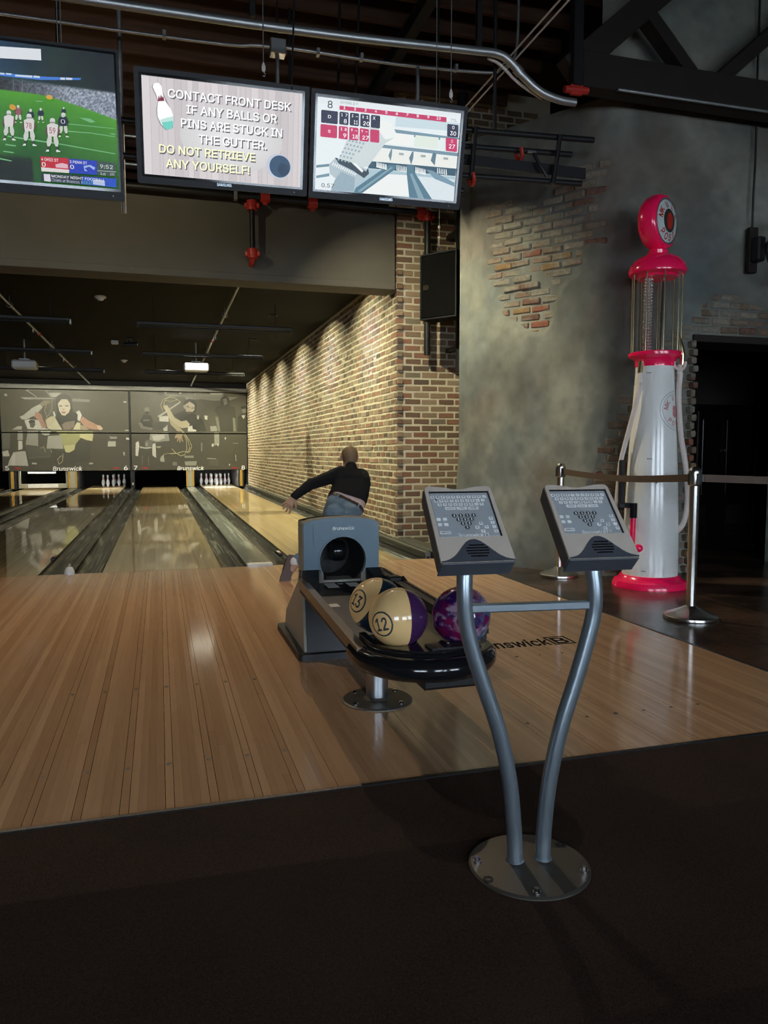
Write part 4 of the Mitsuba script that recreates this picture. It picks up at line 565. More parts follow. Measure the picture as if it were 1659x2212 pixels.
# ---------------------------------------------------------------- pins
prof = [(0, 0), (0.0257, 0), (0.0285, 0.01), (0.0360, 0.035), (0.0480, 0.065), (0.0575, 0.095), (0.0605, 0.118), (0.0585, 0.145), (0.0500, 0.175), (0.0380, 0.205), (0.0290, 0.230), (0.0240, 0.255), (0.0235, 0.275), (0.0265, 0.300), (0.0310, 0.325), (0.0323, 0.343), (0.0295, 0.362), (0.0205, 0.376), (0.009, 0.3805), (0, 0.381)]
pinply = mikit.ply(lathe(prof, 32), smooth=40)
bandply = mikit.ply(cat_([lathe([(0.0264, 0.239), (0.0290, 0.2325), (0.0272, 0.244), (0.0258, 0.2450), (0.0264, 0.239)], 32), lathe([(0.0252, 0.259), (0.0245, 0.265), (0.0242, 0.266), (0.0240, 0.259), (0.0252, 0.259)], 32)]), smooth=40)
RACK = {1: (0, 0), 2: (-1, 1), 3: (1, 1), 4: (-2, 2), 5: (0, 2), 6: (2, 2), 7: (-3, 3), 8: (-1, 3), 9: (1, 3), 10: (3, 3)}
PLACE = {1: 'at the head of', 2: 'in the second row, left, of', 3: 'in the second row, right, of', 4: 'in the third row, left, of', 5: 'in the centre of', 6: 'in the third row, right, of', 7: 'at the back left corner of', 8: 'in the back row, left of centre, of', 9: 'in the back row, right of centre, of', 10: 'at the back right corner of'}
for n, which, nm in ((8, range(1, 11), 'the bright full rack'), (6, (1, 2, 3, 6, 9, 10), 'the dim broken rack')):
    for pnum in which:
        dx, dy = RACK[pnum]
        k = thing('bowling_pin', f'bowling pin {PLACE[pnum]} {nm}', 'bowling pin', 'pins of '+nm)
        M = T().translate([LANES[n]+dx*0.1524, 18.29+dy*0.264, 0.0])
        share(k+'__body', pinply, 'mat_pin', M); share(k+'__neck_band', bandply, 'mat_pin_red', M)
# ---------------------------------------------------------------- hanging lamp bars, pipes, projectors, detectors under the lane ceiling
def bar(xa, xb, y, lab):
    k = thing('lamp_bar', lab, 'lamp')
    z = 2.85
    put(k+'__housing', cat_([bx(xa, xb, y-0.035, y+0.035, z, z+0.05, 0.01)]), 'mat_black', False)
    put(k+'__tube', cyl((xa+0.03, y, z-0.018), (xb-0.03, y, z-0.018), 0.013, 12), 'mat_bezel', 40)
    for x in (xa+0.004, xb-0.004): put(k+'__end_cap', bx(x-0.012, x+0.012, y-0.03, y+0.03, z-0.035, z+0.03, 0.004), 'mat_galv' if x > xa+0.1 and xb < 0 else 'mat_bezel', False)
    for x in (xa+0.22, xb-0.25): put(k+'__rod', cyl((x, y, z+0.04), (x, y, 3.225), 0.006, 8), 'mat_black', False)
for y, w in ((3.95, 'nearest'), (7.3, 'middle'), (10.5, 'farthest')):
    bar(-0.265, 1.905, y, f'black unlit lamp bar, {w} of three hanging on the right')
    bar(-3.28, -1.115, y, f'black unlit lamp bar, {w} of three hanging on the left')
for x, lab in ((0.965, 'thin grey sprinkler pipe under the lane ceiling above the right projector'), (-1.92, 'thin grey sprinkler pipe under the lane ceiling above the left projector')):
    k = thing('sprinkler_pipe', lab, 'pipe')
    put(k+'__pipe', cyl((x, 1.7, 3.10), (x, 16.7, 3.10), 0.019, 12), 'mat_galv', 40)
    for y in (4.3, 8.6, 12.9):
        hang = cat_([tube([(x+0.038*math.cos(t), y, 3.10+0.038*math.sin(t)) for t in np.linspace(0, 2*np.pi, 17)], 0.006, 6), cyl((x, y, 3.135), (x, y, 3.225), 0.005, 6)])
        put(k+'__hanger', hang, 'mat_galv', 30)
    for y in (7.0, 11.2): put(k+'__coupling', lathe([(0, -0.035), (0.032, -0.035), (0.034, -0.02), (0.028, 0), (0.034, 0.02), (0.032, 0.035), (0, 0.035)], 16).apply_transform(trimesh.transformations.rotation_matrix(np.pi/2, [1, 0, 0])).apply_translation((x, y, 3.10)), 'mat_red_paint', 30)
    for y in (6.3, 10.4): put(k+'__sprinkler_head', lathe([(0, 0), (0.012, 0), (0.012, 0.03), (0.006, 0.05), (0.022, 0.055), (0.022, 0.06), (0, 0.06)], 12).apply_transform(trimesh.transformations.rotation_matrix(np.pi, [1, 0, 0])).apply_translation((x, y, 3.085)), 'mat_chrome', 30)
def projector(x, y, w, lab, bright):
    k = thing('projector', lab, 'projector')
    put(k+'__body', bx(x-w/2, x+w/2, y, y+0.34, 2.66, 2.82, 0.03), 'mat_white_text' if bright else 'mat_white', 30)
    put(k+'__lens', cat_([cyl((x-0.06, y+0.34, 2.74), (x-0.06, y+0.39, 2.74), 0.045, 20)]), 'mat_black_gloss', 30)
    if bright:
        scene[k+'__glow_slab'] = mikit.ply(bx(x-w/2+0.02, x+w/2-0.02, y-0.006, y-0.0005, 2.675, 2.805, 0.003), 'mat_white', False, emitter={'type': 'area', 'radiance': rgb(*PROJ_GLOW)})  # emissive slab added over the body for its glow and the floor glare
    put(k+'__vent', cat_([bx(x+w/2-0.004, x+w/2+0.002, y+0.06, y+0.28, 2.69+i*0.022, 2.70+i*0.022) for i in range(5)]), 'mat_black', False)
    put(k+'__plate', bx(x-0.09, x+0.09, y+0.08, y+0.26, 2.835, 2.85), 'mat_galv', False)
    for dx in (-0.07, 0.07): put(k+'__bracket_arm', tube([(x+dx*1.6, y+0.1, 2.815), (x+dx, y+0.17, 2.845)], 0.008, 8), 'mat_galv', 30)
    put(k+'__pole', cyl((x, y+0.17, 2.84), (x, y+0.17, 3.225), 0.017, 12), 'mat_galv', 40)
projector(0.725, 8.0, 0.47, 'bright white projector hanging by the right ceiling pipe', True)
projector(-2.41, 8.45, 0.43, 'greyish projector on a ceiling pole at the far left over the lanes', False)
for x, y, lab in ((-0.73, 4.0, 'round white smoke detector, the nearer one, on the black lane ceiling'), (-0.74, 11.5, 'round white smoke detector, the farther one, on the black lane ceiling')):
    k = thing('smoke_detector', lab, 'smoke detector')
    put(k+'__base', lathe([(0, 0.005), (0.075, 0.005), (0.075, -0.015), (0.07, -0.022), (0, -0.022)], 32, (x, y, 3.215)), 'mat_white', 40)
    put(k+'__dome', lathe([(0.05, 0.0), (0.045, -0.02), (0.03, -0.032), (0, -0.036)], 32, (x, y, 3.193)), 'mat_white_text', 40)
k = thing('ceiling_camera', 'small dark camera under the lane ceiling between the lamp bars', 'camera')
put(k+'__body', cyl((-0.60, 8.0, 3.10), (-0.36, 8.0, 3.12), 0.045, 20), 'mat_bezel', 40)
put(k+'__mount', cat_([cyl((-0.5, 8.0, 3.12), (-0.5, 8.0, 3.22), 0.015, 10), bx(-0.55, -0.45, 7.95, 8.05, 3.20, 3.22)]), 'mat_black', 30)
put(k+'__lens', cyl((-0.36, 8.0, 3.12), (-0.345, 8.0, 3.121), 0.03, 20), 'mat_galv', 40)
put('ceiling_box', bx(-0.84, -0.71, 8.27, 8.37, 3.15, 3.221, 0.008), 'mat_white', 30, 'small white box on the lane ceiling beside the dark camera', 'sensor')
# recessed trims of the wash lamps
rp = mikit.ply(lathe([(0.055, 0), (0.075, 0), (0.075, -0.012), (0.055, -0.008), (0.055, 0)], 24), smooth=30)
ORD = ['first', 'second', 'third', 'fourth', 'fifth', 'sixth', 'seventh', 'eighth']
for i, (x, y) in enumerate(WASH+FLOOD):
    k = thing('downlight', f'black downlight ring in the lane ceiling, {ORD[i if i < len(WASH) else i-len(WASH)]} '+('from the bulkhead along the brick wall' if i < len(WASH) else 'from the left before the masking panels'), 'lamp')
    share(k+'__trim', rp, 'mat_black', T().translate([x, y, 3.222]))
# ---------------------------------------------------------------- screens
def tvframe(c, tilt, yaw):
    r = np.array([math.cos(yaw), -math.sin(yaw), 0]); n = np.array([-math.sin(yaw), -math.cos(yaw), 0])
    return frame(c, r, np.array([0, 0, math.cos(tilt)])+n*math.sin(tilt))
def tv(c, tilt, yaw, sw, sh, bz, layers, label, gain, grid=None, logo=True, x0=None):
    k = thing('television', label, 'television'); M = tvframe(c, tilt, yaw)
    l, rr, t, b = bz
    X0, X1 = -sw/2, sw/2
    Y0, Y1 = -sh/2, sh/2
    ring = rrect(X0-l, X1+rr, Y0-b, Y1+t, 0.012).difference(sbox(X0, Y0, X1, Y1))
    fm = prism(ring, 0.03); fm.apply_translation((0, 0, -0.018))
    inner = prism(rrect(X0-l*0.35, X1+rr*0.35, Y0-b*0.25, Y1+t*0.35, 0.004).difference(sbox(X0, Y0, X1, Y1)), 0.004); inner.apply_translation((0, 0, 0.012))
    put(k+'__bezel', moved(fm, M), 'mat_bezel', False); put(k+'__inner_rim', moved(inner, M), 'mat_black_gloss', False)
    put(k+'__back', moved(cat_([bx(X0-l+0.004, X1+rr-0.004, Y0-b+0.004, Y1+t-0.004, -0.05, -0.018), bx(X0*0.7, X1*0.7, Y0*0.7, Y1*0.7, -0.10, -0.05, 0.01)]), M), 'mat_black', False)
    v, f, cc = flat(layers, 0.00025)
    if grid is not None:
        gv, gf, gc = grid; f = np.vstack([gf, f+len(gv)]); v = np.vstack([gv, v]); cc = np.vstack([gc, cc])
    key = k+'__screen'
    scene[key] = mikit.ply(moved(trimesh.Trimesh(v, f, process=False), M), 'mat_black', False, color=cc*gain, emitter={'type': 'area', 'radiance': VC})
    if logo: put(k+'__maker_lettering', moved(text('SAMSUNG', 0.017, 0.0012, True, 0.095, 0, True), M@frame((0, Y0-b*0.62, 0.012), (1, 0, 0), (0, 1, 0))), 'mat_steel', False)
    put(k+'__standby_light', moved(trimesh.creation.cylinder(0.003, 0.002, sections=12), M@frame((X1-0.04, Y0-b*0.62, 0.013), (1, 0, 0), (0, 1, 0))), 'mat_white_text', False)
    return k, M
W2, H2 = 1.018, 0.573
full = sbox(-W2/2, -H2/2, W2/2, H2/2)
rr_ = np.random.default_rng(4)
lay = [((206, 200, 200), full)]
x = -W2/2
while x < W2/2-0.02:
    w = rr_.uniform(0.02, 0.05); v = int(rr_.integers(-12, 12)); lay.append(((206+v, 199+v, 200+v), sbox(x, -H2/2, min(x+w, W2/2), H2/2))); lay.append(((176, 168, 170), sbox(x, -H2/2, x+0.0022, H2/2))); x += w
for i in range(14):   # soft bright middle of the slide
    g = affinity.translate(affinity.scale(Point(0, 0).buffer(1, 20), 0.33-0.018*i, 0.20-0.011*i), 0.05, -0.03).intersection(full); v = 208+1.5*i; lay.append(((v, v-2, v-2), g))
lay += print_layers(PRINT['tv2'], full)
tv((0.451, -2.0, 3.174), math.radians(14.5), 0.03, W2, H2, (0.045, 0.047, 0.045, 0.055), lay, 'hanging screen in the middle, asking to contact the front desk about stuck balls', 1.0)
lay3 = [((228, 236, 238), full)]+print_layers(PRINT['tv3'], full)
tv((1.571, -2.03, 3.172), math.radians(14.5), 0.03, W2, H2, (0.042, 0.045, 0.045, 0.055), lay3, 'hanging screen on the right showing the bowling scores of lane 8', 1.0)
# football broadcast: a grid with the pitch and the crowd, then players and captions
W1, H1 = 1.36, 0.775
def foot(U, Vv):
    """U,V metres from the screen centre"""
    X = (U+0.07)/0.68*1.0; Y = (H1/2-Vv)/H1
    n = meshkit.noise(np.stack([U*160, Vv*160, U*0], -1), 2); n2 = meshkit.fbm(np.stack([U*6, Vv*6, U*0], -1), 3)
    hor = 0.335+0.02*np.clip(X, -1, 1)+0.20*np.clip(X-0.45, 0, 1)**1.3
    sky = np.stack([20+30*n2, 40+45*n2+20*np.clip(0.5-X, 0, 1), 62+70*np.clip(0.6-X, 0, 1)], -1)*(1-0.55*np.clip(X, 0, 1))[..., None]
    crowd = np.stack([90+130*n, 100+130*n, 118+125*n], -1)*np.clip(0.25+1.1*np.clip(X-0.1, 0, 1), 0, 0.95)[..., None]
    tgrass = np.clip((Y-hor)/0.5, 0, 1)
    grass = np.stack([70-55*tgrass+25*n2, 150-75*tgrass+25*n2, 38-18*tgrass+40*np.clip(0.25-X, 0, 1)], -1)
    ct = 0.245+0.02*X+0.0*X
    a = np.clip((Y-ct)/0.02, 0, 1)[..., None]; b = np.clip((Y-hor)/0.008, 0, 1)[..., None]
    c = sky*(1-a)+crowd*a; c = c*(1-b)+grass*b
    glow = np.exp(-((X+0.12)**2/0.02))[..., None]*np.array([80, 110, 110])
    c = c+0.5*glow*(Y < 0.75)[..., None]
    dark = np.clip((Y-0.80)/0.05, 0, 1)[..., None]*(np.clip((0.36-X)/0.02, 0, 1)[..., None])
    c = c*(1-dark*0.75)
    return np.clip(c, 0, 255)
gx, gy = np.meshgrid(np.linspace(-W1/2, W1/2, 281), np.linspace(-H1/2, H1/2, 161), indexing='ij')
gv = np.c_[gx.ravel(), gy.ravel(), np.zeros(gx.size)]; I = np.arange(gx.size).reshape(gx.shape)
qd = np.stack([I[:-1, :-1], I[1:, :-1], I[1:, 1:], I[:-1, 1:]], -1).reshape(-1, 4)
gc = srgb(foot(gx, gy)).reshape(-1, 3)
OFF = (-0.075, 0.055)     # trace origin to screen centre
def shift(layers):
    out = []
    for c, g in layers:
        if isinstance(g, trimesh.Trimesh): g = g.copy(); g.apply_translation([0.075, 0.053, 0])
        else: g = affinity.translate(g, 0.075, 0.053).intersection(sbox(-W1/2, -H1/2, W1/2, H1/2))
        if isinstance(g, trimesh.Trimesh) or not g.is_empty: out.append((c, g))
    return out
M1c = (-0.82, -2.0, 3.21); t1 = math.radians(12)
f1 = tvframe(M1c, t1, 0.03); c1 = f1[:3, 3]-0.075*f1[:3, 0]-0.053*f1[:3, 1]
tv(c1, t1, 0.03, W1, H1, (0.025, 0.028, 0.025, 0.07), shift(print_layers(PRINT['tv1'])), 'large hanging screen at the left edge showing a football game', 0.8, (gv, np.vstack([qd[:, [0, 1, 2]], qd[:, [0, 2, 3]]]), gc), logo=False)
# ---------------------------------------------------------------- screen carrier, cables, pipes under the joists
k = thing('screen_carrier', 'black pipe frame carrying the three hanging screens', 'bracket')
put(k+'__pipe', cyl((-2.6, -1.76, 3.28), (2.25, -1.76, 3.28), 0.022, 12), 'mat_black', 40)
put(k+'__pipe', cyl((-2.6, -1.74, 3.06), (2.25, -1.74, 3.06), 0.022, 12), 'mat_black', 40)
for x in (-2.3,): put(k+'__upright', cyl((x, -1.76, 2.9), (x, -1.76, 5.03), 0.018, 12), 'mat_black', 40)
for x in (-0.9, 0.45, 1.57): put(k+'__wall_plate', bx(x-0.16, x+0.16, -1.81, -1.78, 3.06, 3.34, 0.006), 'mat_black', False)
def cable(x, y, z0, z1, lab, r=0.0035, m='mat_galv', hook=False, x1=None):
    k = thing('hanging_cable', lab, 'cable')
    put(k+'__strand', cyl((x, y, z0+(0.05 if hook else 0)), (x1 if x1 is not None else x, y, z1), r, 8), m, 40)
    if hook:
        put(k+'__turnbuckle', lathe([(0, 0), (0.009, 0.004), (0.014, 0.02), (0.012, 0.04), (0.005, 0.06), (0, 0.062)], 14, (x, y, z0+0.01)), 'mat_white', 40)
        put(k+'__hook', tube([(x, y, z0+0.012), (x+0.010, y, z0), (x+0.006, y, z0-0.014), (x-0.006, y, z0-0.012)], 0.003, 6, 3), 'mat_galv', 40)
cable(-0.545, -2.02, 3.58, 5.04, 'thin steel cable, left one of the close pair above the football screen')
cable(-0.525, -2.02, 3.58, 5.04, 'thin steel cable, right one of the close pair above the football screen')
cable(0.70, -2.12, 3.53, 5.04, 'thin white cable ending in a hook above the front desk message screen', hook=True)
cable(0.885, -2.10, 3.46, 5.04, 'black cable running up from the front desk message screen', 0.006, 'mat_black', x1=0.95)
cable(1.90, -2.10, 3.46, 5.04, 'thin bare cable down to the top of the score screen')
cable(2.0, -2.12, 3.53, 5.04, 'thin white cable ending in a hook above the score screen', hook=True)
def pipe(name, pts, r, m, lab, cat='pipe', sm=6):
    k = thing(name, lab, cat); put(k+'__pipe', tube(pts, r, 14, sm), m, 40); return k
k = pipe('conduit', [(-6.5, -1.9, 3.90), (-0.4, -1.9, 3.935), (1.15, -1.9, 3.955), (2.2, -1.9, 4.0), (2.45, -1.9, 4.005), (2.56, -1.9, 3.96), (2.66, -1.9, 3.875), (2.80, -1.9, 3.785), (2.96, -1.9, 3.745), (3.10, -1.9, 3.74)], 0.030, 'mat_galv', 'thick grey conduit running above the screens and bending down at the right')
for x in (0.66, 2.3): put(k+'__hanger', bx(x-0.018, x+0.018, -1.92, -1.88, 3.99, 5.03), 'mat_black', False)
put(k+'__coupling', cyl((2.60, -1.9, 3.925), (2.64, -1.9, 3.89), 0.037, 16), 'mat_galv', 40)
k = pipe('conduit', [(-6.5, -1.2, 4.12), (-0.24, -1.2, 4.13), (0.8, -1.2, 4.17), (1.08, -1.2, 4.185), (1.9, -1.2, 4.185), (2.67, -1.2, 4.225), (2.80, -1.2, 4.27), (2.90, -1.2, 4.35), (2.95, -1.2, 4.5), (2.96, -1.2, 5.0)], 0.013, 'mat_galv', 'thin grey conduit with a junction box crossing above the screens')
put(k+'__junction_box', bx(0.875, 0.995, -1.25, -1.15, 4.115, 4.225, 0.006), 'mat_galv', 30)
for x in (0.1, 1.25, 1.6, 2.4): put(k+'__strap', cat_([bx(x-0.012, x+0.012, -1.225, -1.175, 4.11+0.033*(x+0.24), 4.16+0.033*(x+0.24))]), 'mat_galv', False)
for x in (-1.4, 0.935, 2.25): put(k+'__hanger_rod', cyl((x, -1.2, 4.15), (x, -1.2, 5.06), 0.006, 6), 'mat_black', False)
for x, z, lab in ((0.933, 4.12, 'short vertical conduit dropping from the junction box'), (2.07, 4.19, 'short vertical conduit dropping behind the score screen')):
    pipe('drop_conduit', [(x, -1.2, 3.3), (x, -1.2, z)], 0.016, 'mat_galv', lab, sm=0)
pipe('drop_conduit', [(-0.22, -1.0, 2.9), (-0.22, -1.0, 5.03)], 0.018, 'mat_galv', 'vertical conduit in the gap between the football screen and the message screen', sm=0)
pipe('conduit', [(2.40, -1.84, 4.00), (2.50, -1.84, 3.965), (2.62, -1.84, 3.875), (2.72, -1.84, 3.82), (2.85, -1.84, 3.765)], 0.012, 'mat_hose', 'short pale conduit bending beside the thick conduit', sm=6)
k = thing('pipe_rack', 'rack of short horizontal bars hanging in the gap between the left and middle screens', 'pipe rack')
for z in (4.55, 4.25, 4.02, 3.93): put(k+'__bar', cyl((-1.2, 1.81, z), (0.4, 1.81, z), 0.018, 12), 'mat_galv', 40)
for x in (-0.9, 0.25): put(k+'__hanger', cyl((x, 1.81, 3.9), (x, 1.81, 5.04), 0.012, 8), 'mat_black', 40)
# black sprinkler main with red couplings in front of the bulkhead
k = thing('sprinkler_main', 'black sprinkler pipe with red couplings in front of the bulkhead below the screens', 'pipe')
put(k+'__main', cyl((-6.5, 1.10, 3.79), (3.0, 1.10, 3.79), 0.035, 16), 'mat_black', 40)
put(k+'__drop', cyl((1.0, 1.10, 3.79), (1.0, 1.10, 3.2), 0.028, 16), 'mat_black', 40)
put(k+'__elbow', tube([(1.0, 1.10, 3.2), (1.0, 1.12, 3.14), (1.0, 1.25, 3.12)], 0.03, 12, 5), 'mat_red_paint', 40)
put(k+'__drop', cyl((2.98, 1.10, 3.79), (2.98, 1.10, 2.2), 0.036, 16), 'mat_black', 40)
def coupling(p, ax, r=0.055, l=0.05):
    m = cat_([lathe([(0, -l), (r, -l), (r*1.08, -l*0.4), (r, 0), (r*1.08, l*0.4), (r, l), (0, l)], 20), bx(-r*1.45, r*1.45, -0.018, 0.018, -l*0.5, l*0.5, 0.004)])
    z = np.array(ax, float); x = np.cross(z, [0.3, 1, 0.1]); return moved(m, frame(p, x, np.cross(z, x)))
for p, ax in (((1.0, 1.10, 3.70), (0, 0, 1)), ((1.0, 1.10, 3.20), (0, 0, 1)), ((1.14, 1.10, 3.80), (1, 0, 0)), ((1.655, 1.10, 3.78), (1, 0, 0)), ((2.98, 1.10, 3.75), (0, 0, 1)), ((2.90, 1.10, 3.79), (1, 0, 0))):
    put(k+'__coupling', coupling(p, ax), 'mat_red_paint', 30)
for x in (0.83, -1.5): put(k+'__clip', bx(x-0.02, x+0.02, 1.06, 1.14, 3.74, 3.84, 0.005), 'mat_galv', False)
# twin guy wires along the hall
k = thing('guy_wire', 'upper of the twin pale wires slanting up to the roof at the right', 'cable'); put(k+'__strand', cyl((2.575, -3.6, 4.03), (2.575, 1.25, 4.03), 0.007, 8), 'mat_hose', 40)
k = thing('guy_wire', 'lower of the twin pale wires slanting up to the roof at the right', 'cable'); put(k+'__strand', cyl((2.605, -3.6, 4.0), (2.605, 1.25, 4.0), 0.007, 8), 'mat_hose', 40)
# black mounting rack to the right of the score screen
k = thing('mounting_rack', 'empty black pipe mounting rack beside the right hanging screen', 'bracket')
put(k+'__pipe', cyl((2.2, -1.75, 3.50), (3.356, -1.75, 3.55), 0.022, 12), 'mat_black', 40)
put(k+'__pipe', cyl((2.2, -1.70, 3.40), (3.19, -1.70, 3.44), 0.022, 12), 'mat_black', 40)
put(k+'__pipe', cyl((2.2, -1.75, 3.165), (3.252, -1.75, 3.205), 0.022, 12), 'mat_black', 40)
put(k+'__flat_bar', bx(2.2, 3.31, -1.72, -1.70, 3.26, 3.34), 'mat_black', False)
put(k+'__strap', tube([(3.04, -1.78, 3.54), (3.02, -1.78, 3.38), (2.985, -1.78, 3.17)], 0.02, 8), 'mat_black', 30)
put(k+'__strap', tube([(2.83, -1.74, 3.41), (2.87, -1.78, 3.30), (2.93, -1.78, 3.22)], 0.014, 8), 'mat_black', 30)
put(k+'__strap', cyl((2.33, -1.78, 3.52), (2.30, -1.78, 3.15), 0.02, 8), 'mat_black', 30)
put(k+'__hanger', cyl((2.5, -1.75, 3.5), (2.5, -1.75, 5.03), 0.015, 8), 'mat_black', 30)
for p in ((2.72, -1.72, 3.40), (2.31, -1.75, 3.16)): put(k+'__red_clamp', tube([np.array(p)+0.05*np.array([0.3*math.sin(t), math.cos(t), -math.sin(t)]) for t in np.linspace(-0.3, 3.5, 10)], 0.014, 8), 'mat_red_paint', 30)
put(k+'__wing_nut', bx(2.78, 2.85, -1.76, -1.74, 3.395, 3.41), 'mat_steel', False)
# black post with a red coupling under the thick conduit
k = thing('roof_post', 'black post with a red coupling at the end of the thick conduit', 'post')
put(k+'__post', bx(3.085, 3.165, -1.90, -1.82, 3.88, 5.04, 0.004), 'mat_black', False)
put(k+'__coupling', cat_([coupling((3.13, -1.86, 3.855), (1, 0, 0.05), 0.026, 0.10)]), 'mat_red_paint', 30)
# roof truss
k = thing('roof_truss', 'dark timber roof truss before the plaster wall at the upper right', 'truss')
put(k+'__bottom_chord', cat_([bx(3.19, 8.9, -1.86, -1.70, 3.90, 4.16, 0.006)]), 'mat_dark_timber', False)
put(k+'__tie_rod', cyl((3.48, -1.88, 3.895), (8.9, -1.88, 3.92), 0.012, 8), 'mat_galv', 40)
def strut(a, b, w, key):
    a, b = np.array(a, float), np.array(b, float); d = b-a; L = np.linalg.norm(d)
    put(key, moved(bx(0, L, -w/2, w/2, -0.07, 0.07, 0.004), frame(a, d, np.cross([0, 1, 0], d))), 'mat_dark_timber', False)
strut((3.70, -1.78, 4.62), (4.28, -1.78, 4.06), 0.10, k+'__web'); strut((4.42, -1.78, 4.08), (5.6, -1.78, 5.1), 0.11, k+'__web'); strut((3.10, -1.78, 4.02), (4.5, -1.78, 5.25), 0.20, k+'__top_chord')
strut((5.6, -1.78, 5.1), (6.8, -1.78, 4.1), 0.11, k+'__web')
# track lamps under the joists that light the pier and the bulkhead
TRK = ['track lamp aimed at the bulkhead', 'track lamp aimed at the brick pier', 'track lamp aimed at the plaster wall']
for (a, b, f, cut), lab in zip(TRACK+[((x, y, 4.0), (x, y-3.4, 0.0), 1, 60) for x, y in FILL_LAMPS], TRK+['added fill lamp, unseen behind the screens, aimed at the left part of the approach', 'added fill lamp, unseen behind the screens, aimed at the approach around the ball return']):  # the last pair are unseen fill lamps added for the approach
    k = thing('track_lamp', lab, 'lamp'); a, b = np.array(a), np.array(b); d = (b-a)/np.linalg.norm(b-a)
    can = lathe([(0.055, -0.12), (0.06, -0.10), (0.06, 0.03), (0.056, 0.03), (0.056, -0.05), (0, -0.05)], 24)
    put(k+'__can', moved(can, frame(a-d*0.02, np.cross(d, [0.1, 0, 1]), np.cross(d, np.cross(d, [0.1, 0, 1])))), 'mat_black', 30)
    put(k+'__stem', cyl(a-d*0.10, (a[0], a[1], 5.03), 0.012, 8), 'mat_black', 30)
# ---------------------------------------------------------------- loudspeaker and downpipe
c, yaw, w, d, hh = np.array([2.915, 0.568, 2.874]), 0.939, 0.467, 0.229, 0.70
Msp = frame(c, (math.cos(yaw), -math.sin(yaw), 0), (0, 0, 1))     # local z = towards the front
k = thing('loudspeaker', 'black loudspeaker cabinet hanging in front of the brick pier', 'loudspeaker')
put(k+'__cabinet', moved(bx(-w/2, w/2, -hh/2, hh/2, -d, -0.012, 0.008), Msp), 'mat_speaker', False)
put(k+'__grille', moved(bx(-w/2+0.02, w/2-0.02, -hh/2+0.02, hh/2-0.02, -0.012, 0.004, 0.006), Msp), 'mat_grille', False)
put(k+'__frame', moved(cat_([bx(-w/2, -w/2+0.016, -hh/2, hh/2, -0.012, 0.006), bx(w/2-0.016, w/2, -hh/2, hh/2, -0.012, 0.008), bx(-w/2, w/2, -hh/2, -hh/2+0.016, -0.012, 0.006), bx(-w/2, w/2, hh/2-0.016, hh/2, -0.012, 0.006)]), Msp), 'mat_bezel', False)
put(k+'__badge', moved(cat_([bx(-0.19, -0.178, -0.03, 0.02, 0.004, 0.007), prism(Point(-0.15, -0.005).buffer(0.027, 16).difference(Point(-0.15, -0.005).buffer(0.016, 16)), 0.003).apply_translation((0, 0, 0.004)), prism(Point(-0.15, -0.005).buffer(0.008, 12), 0.003).apply_translation((0, 0, 0.004))]), Msp), 'mat_brass', False)
put(k+'__side_handle', moved(cat_([bx(w/2-0.002, w/2+0.012, -0.06, 0.06, -0.16, -0.15), bx(w/2-0.002, w/2+0.012, -0.06, -0.05, -0.16, -0.08), bx(w/2-0.002, w/2+0.012, 0.05, 0.06, -0.16, -0.08)]), Msp), 'mat_bezel', False)
ep = (Msp@np.array([-0.03, hh/2, -0.06, 1]))[:3]
put(k+'__eye_bolt', cat_([tube([ep+np.array([0.025*math.cos(t), 0, 0.045+0.025*math.sin(t)]) for t in np.linspace(0, 2*np.pi, 17)], 0.006, 8), cyl(ep, ep+[0, 0, 0.03], 0.006, 8)]), 'mat_steel', 40)
cable(ep[0], ep[1], ep[2]+0.06, 5.04, 'thin suspension cable with small beads above the loudspeaker', 0.004)
kk = 'hanging_cable_006' if 'hanging_cable_006__strand' in scene else 'hanging_cable'
for dz in (0.17, 0.28): put(kk+'__bead', trimesh.creation.icosphere(2, 0.016).apply_translation((ep[0], ep[1], ep[2]+dz)), 'mat_white', True)
for sgn, nm in ((1, 'upper'), (-1, 'lower')):
    a = (Msp@np.array([w/2-0.03, sgn*(hh/2-0.01), -d+0.02, 1]))[:3]
    put(k+'__pipe_bracket', tube([a, a+[0.0, 0.0, sgn*0.06], a+[0.05, -0.04, sgn*0.09], a+[0.09, -0.10, sgn*0.09]], 0.014, 8, 3), 'mat_galv', 40)
k = thing('downpipe', 'thick black vertical pipe hugging the left edge of the plaster wall', 'pipe')
put(k+'__pipe', cyl((3.30, 0.86, 2.0), (3.30, 0.86, 5.03), 0.062, 20), 'mat_bezel', 40)
put(k+'__wall_bracket', bx(3.27, 3.33, 0.90, 1.262, 3.55, 3.60), 'mat_black', False)
put(k+'__wall_bracket', bx(3.27, 3.33, 0.90, 1.262, 2.25, 2.30), 'mat_black', False)
put(k+'__cable', tube([(3.20, 0.82, 4.4), (3.195, 0.80, 3.6), (3.20, 0.79, 3.45), (3.22, 0.74, 3.30)], 0.006, 6, 4), 'mat_black', 40)
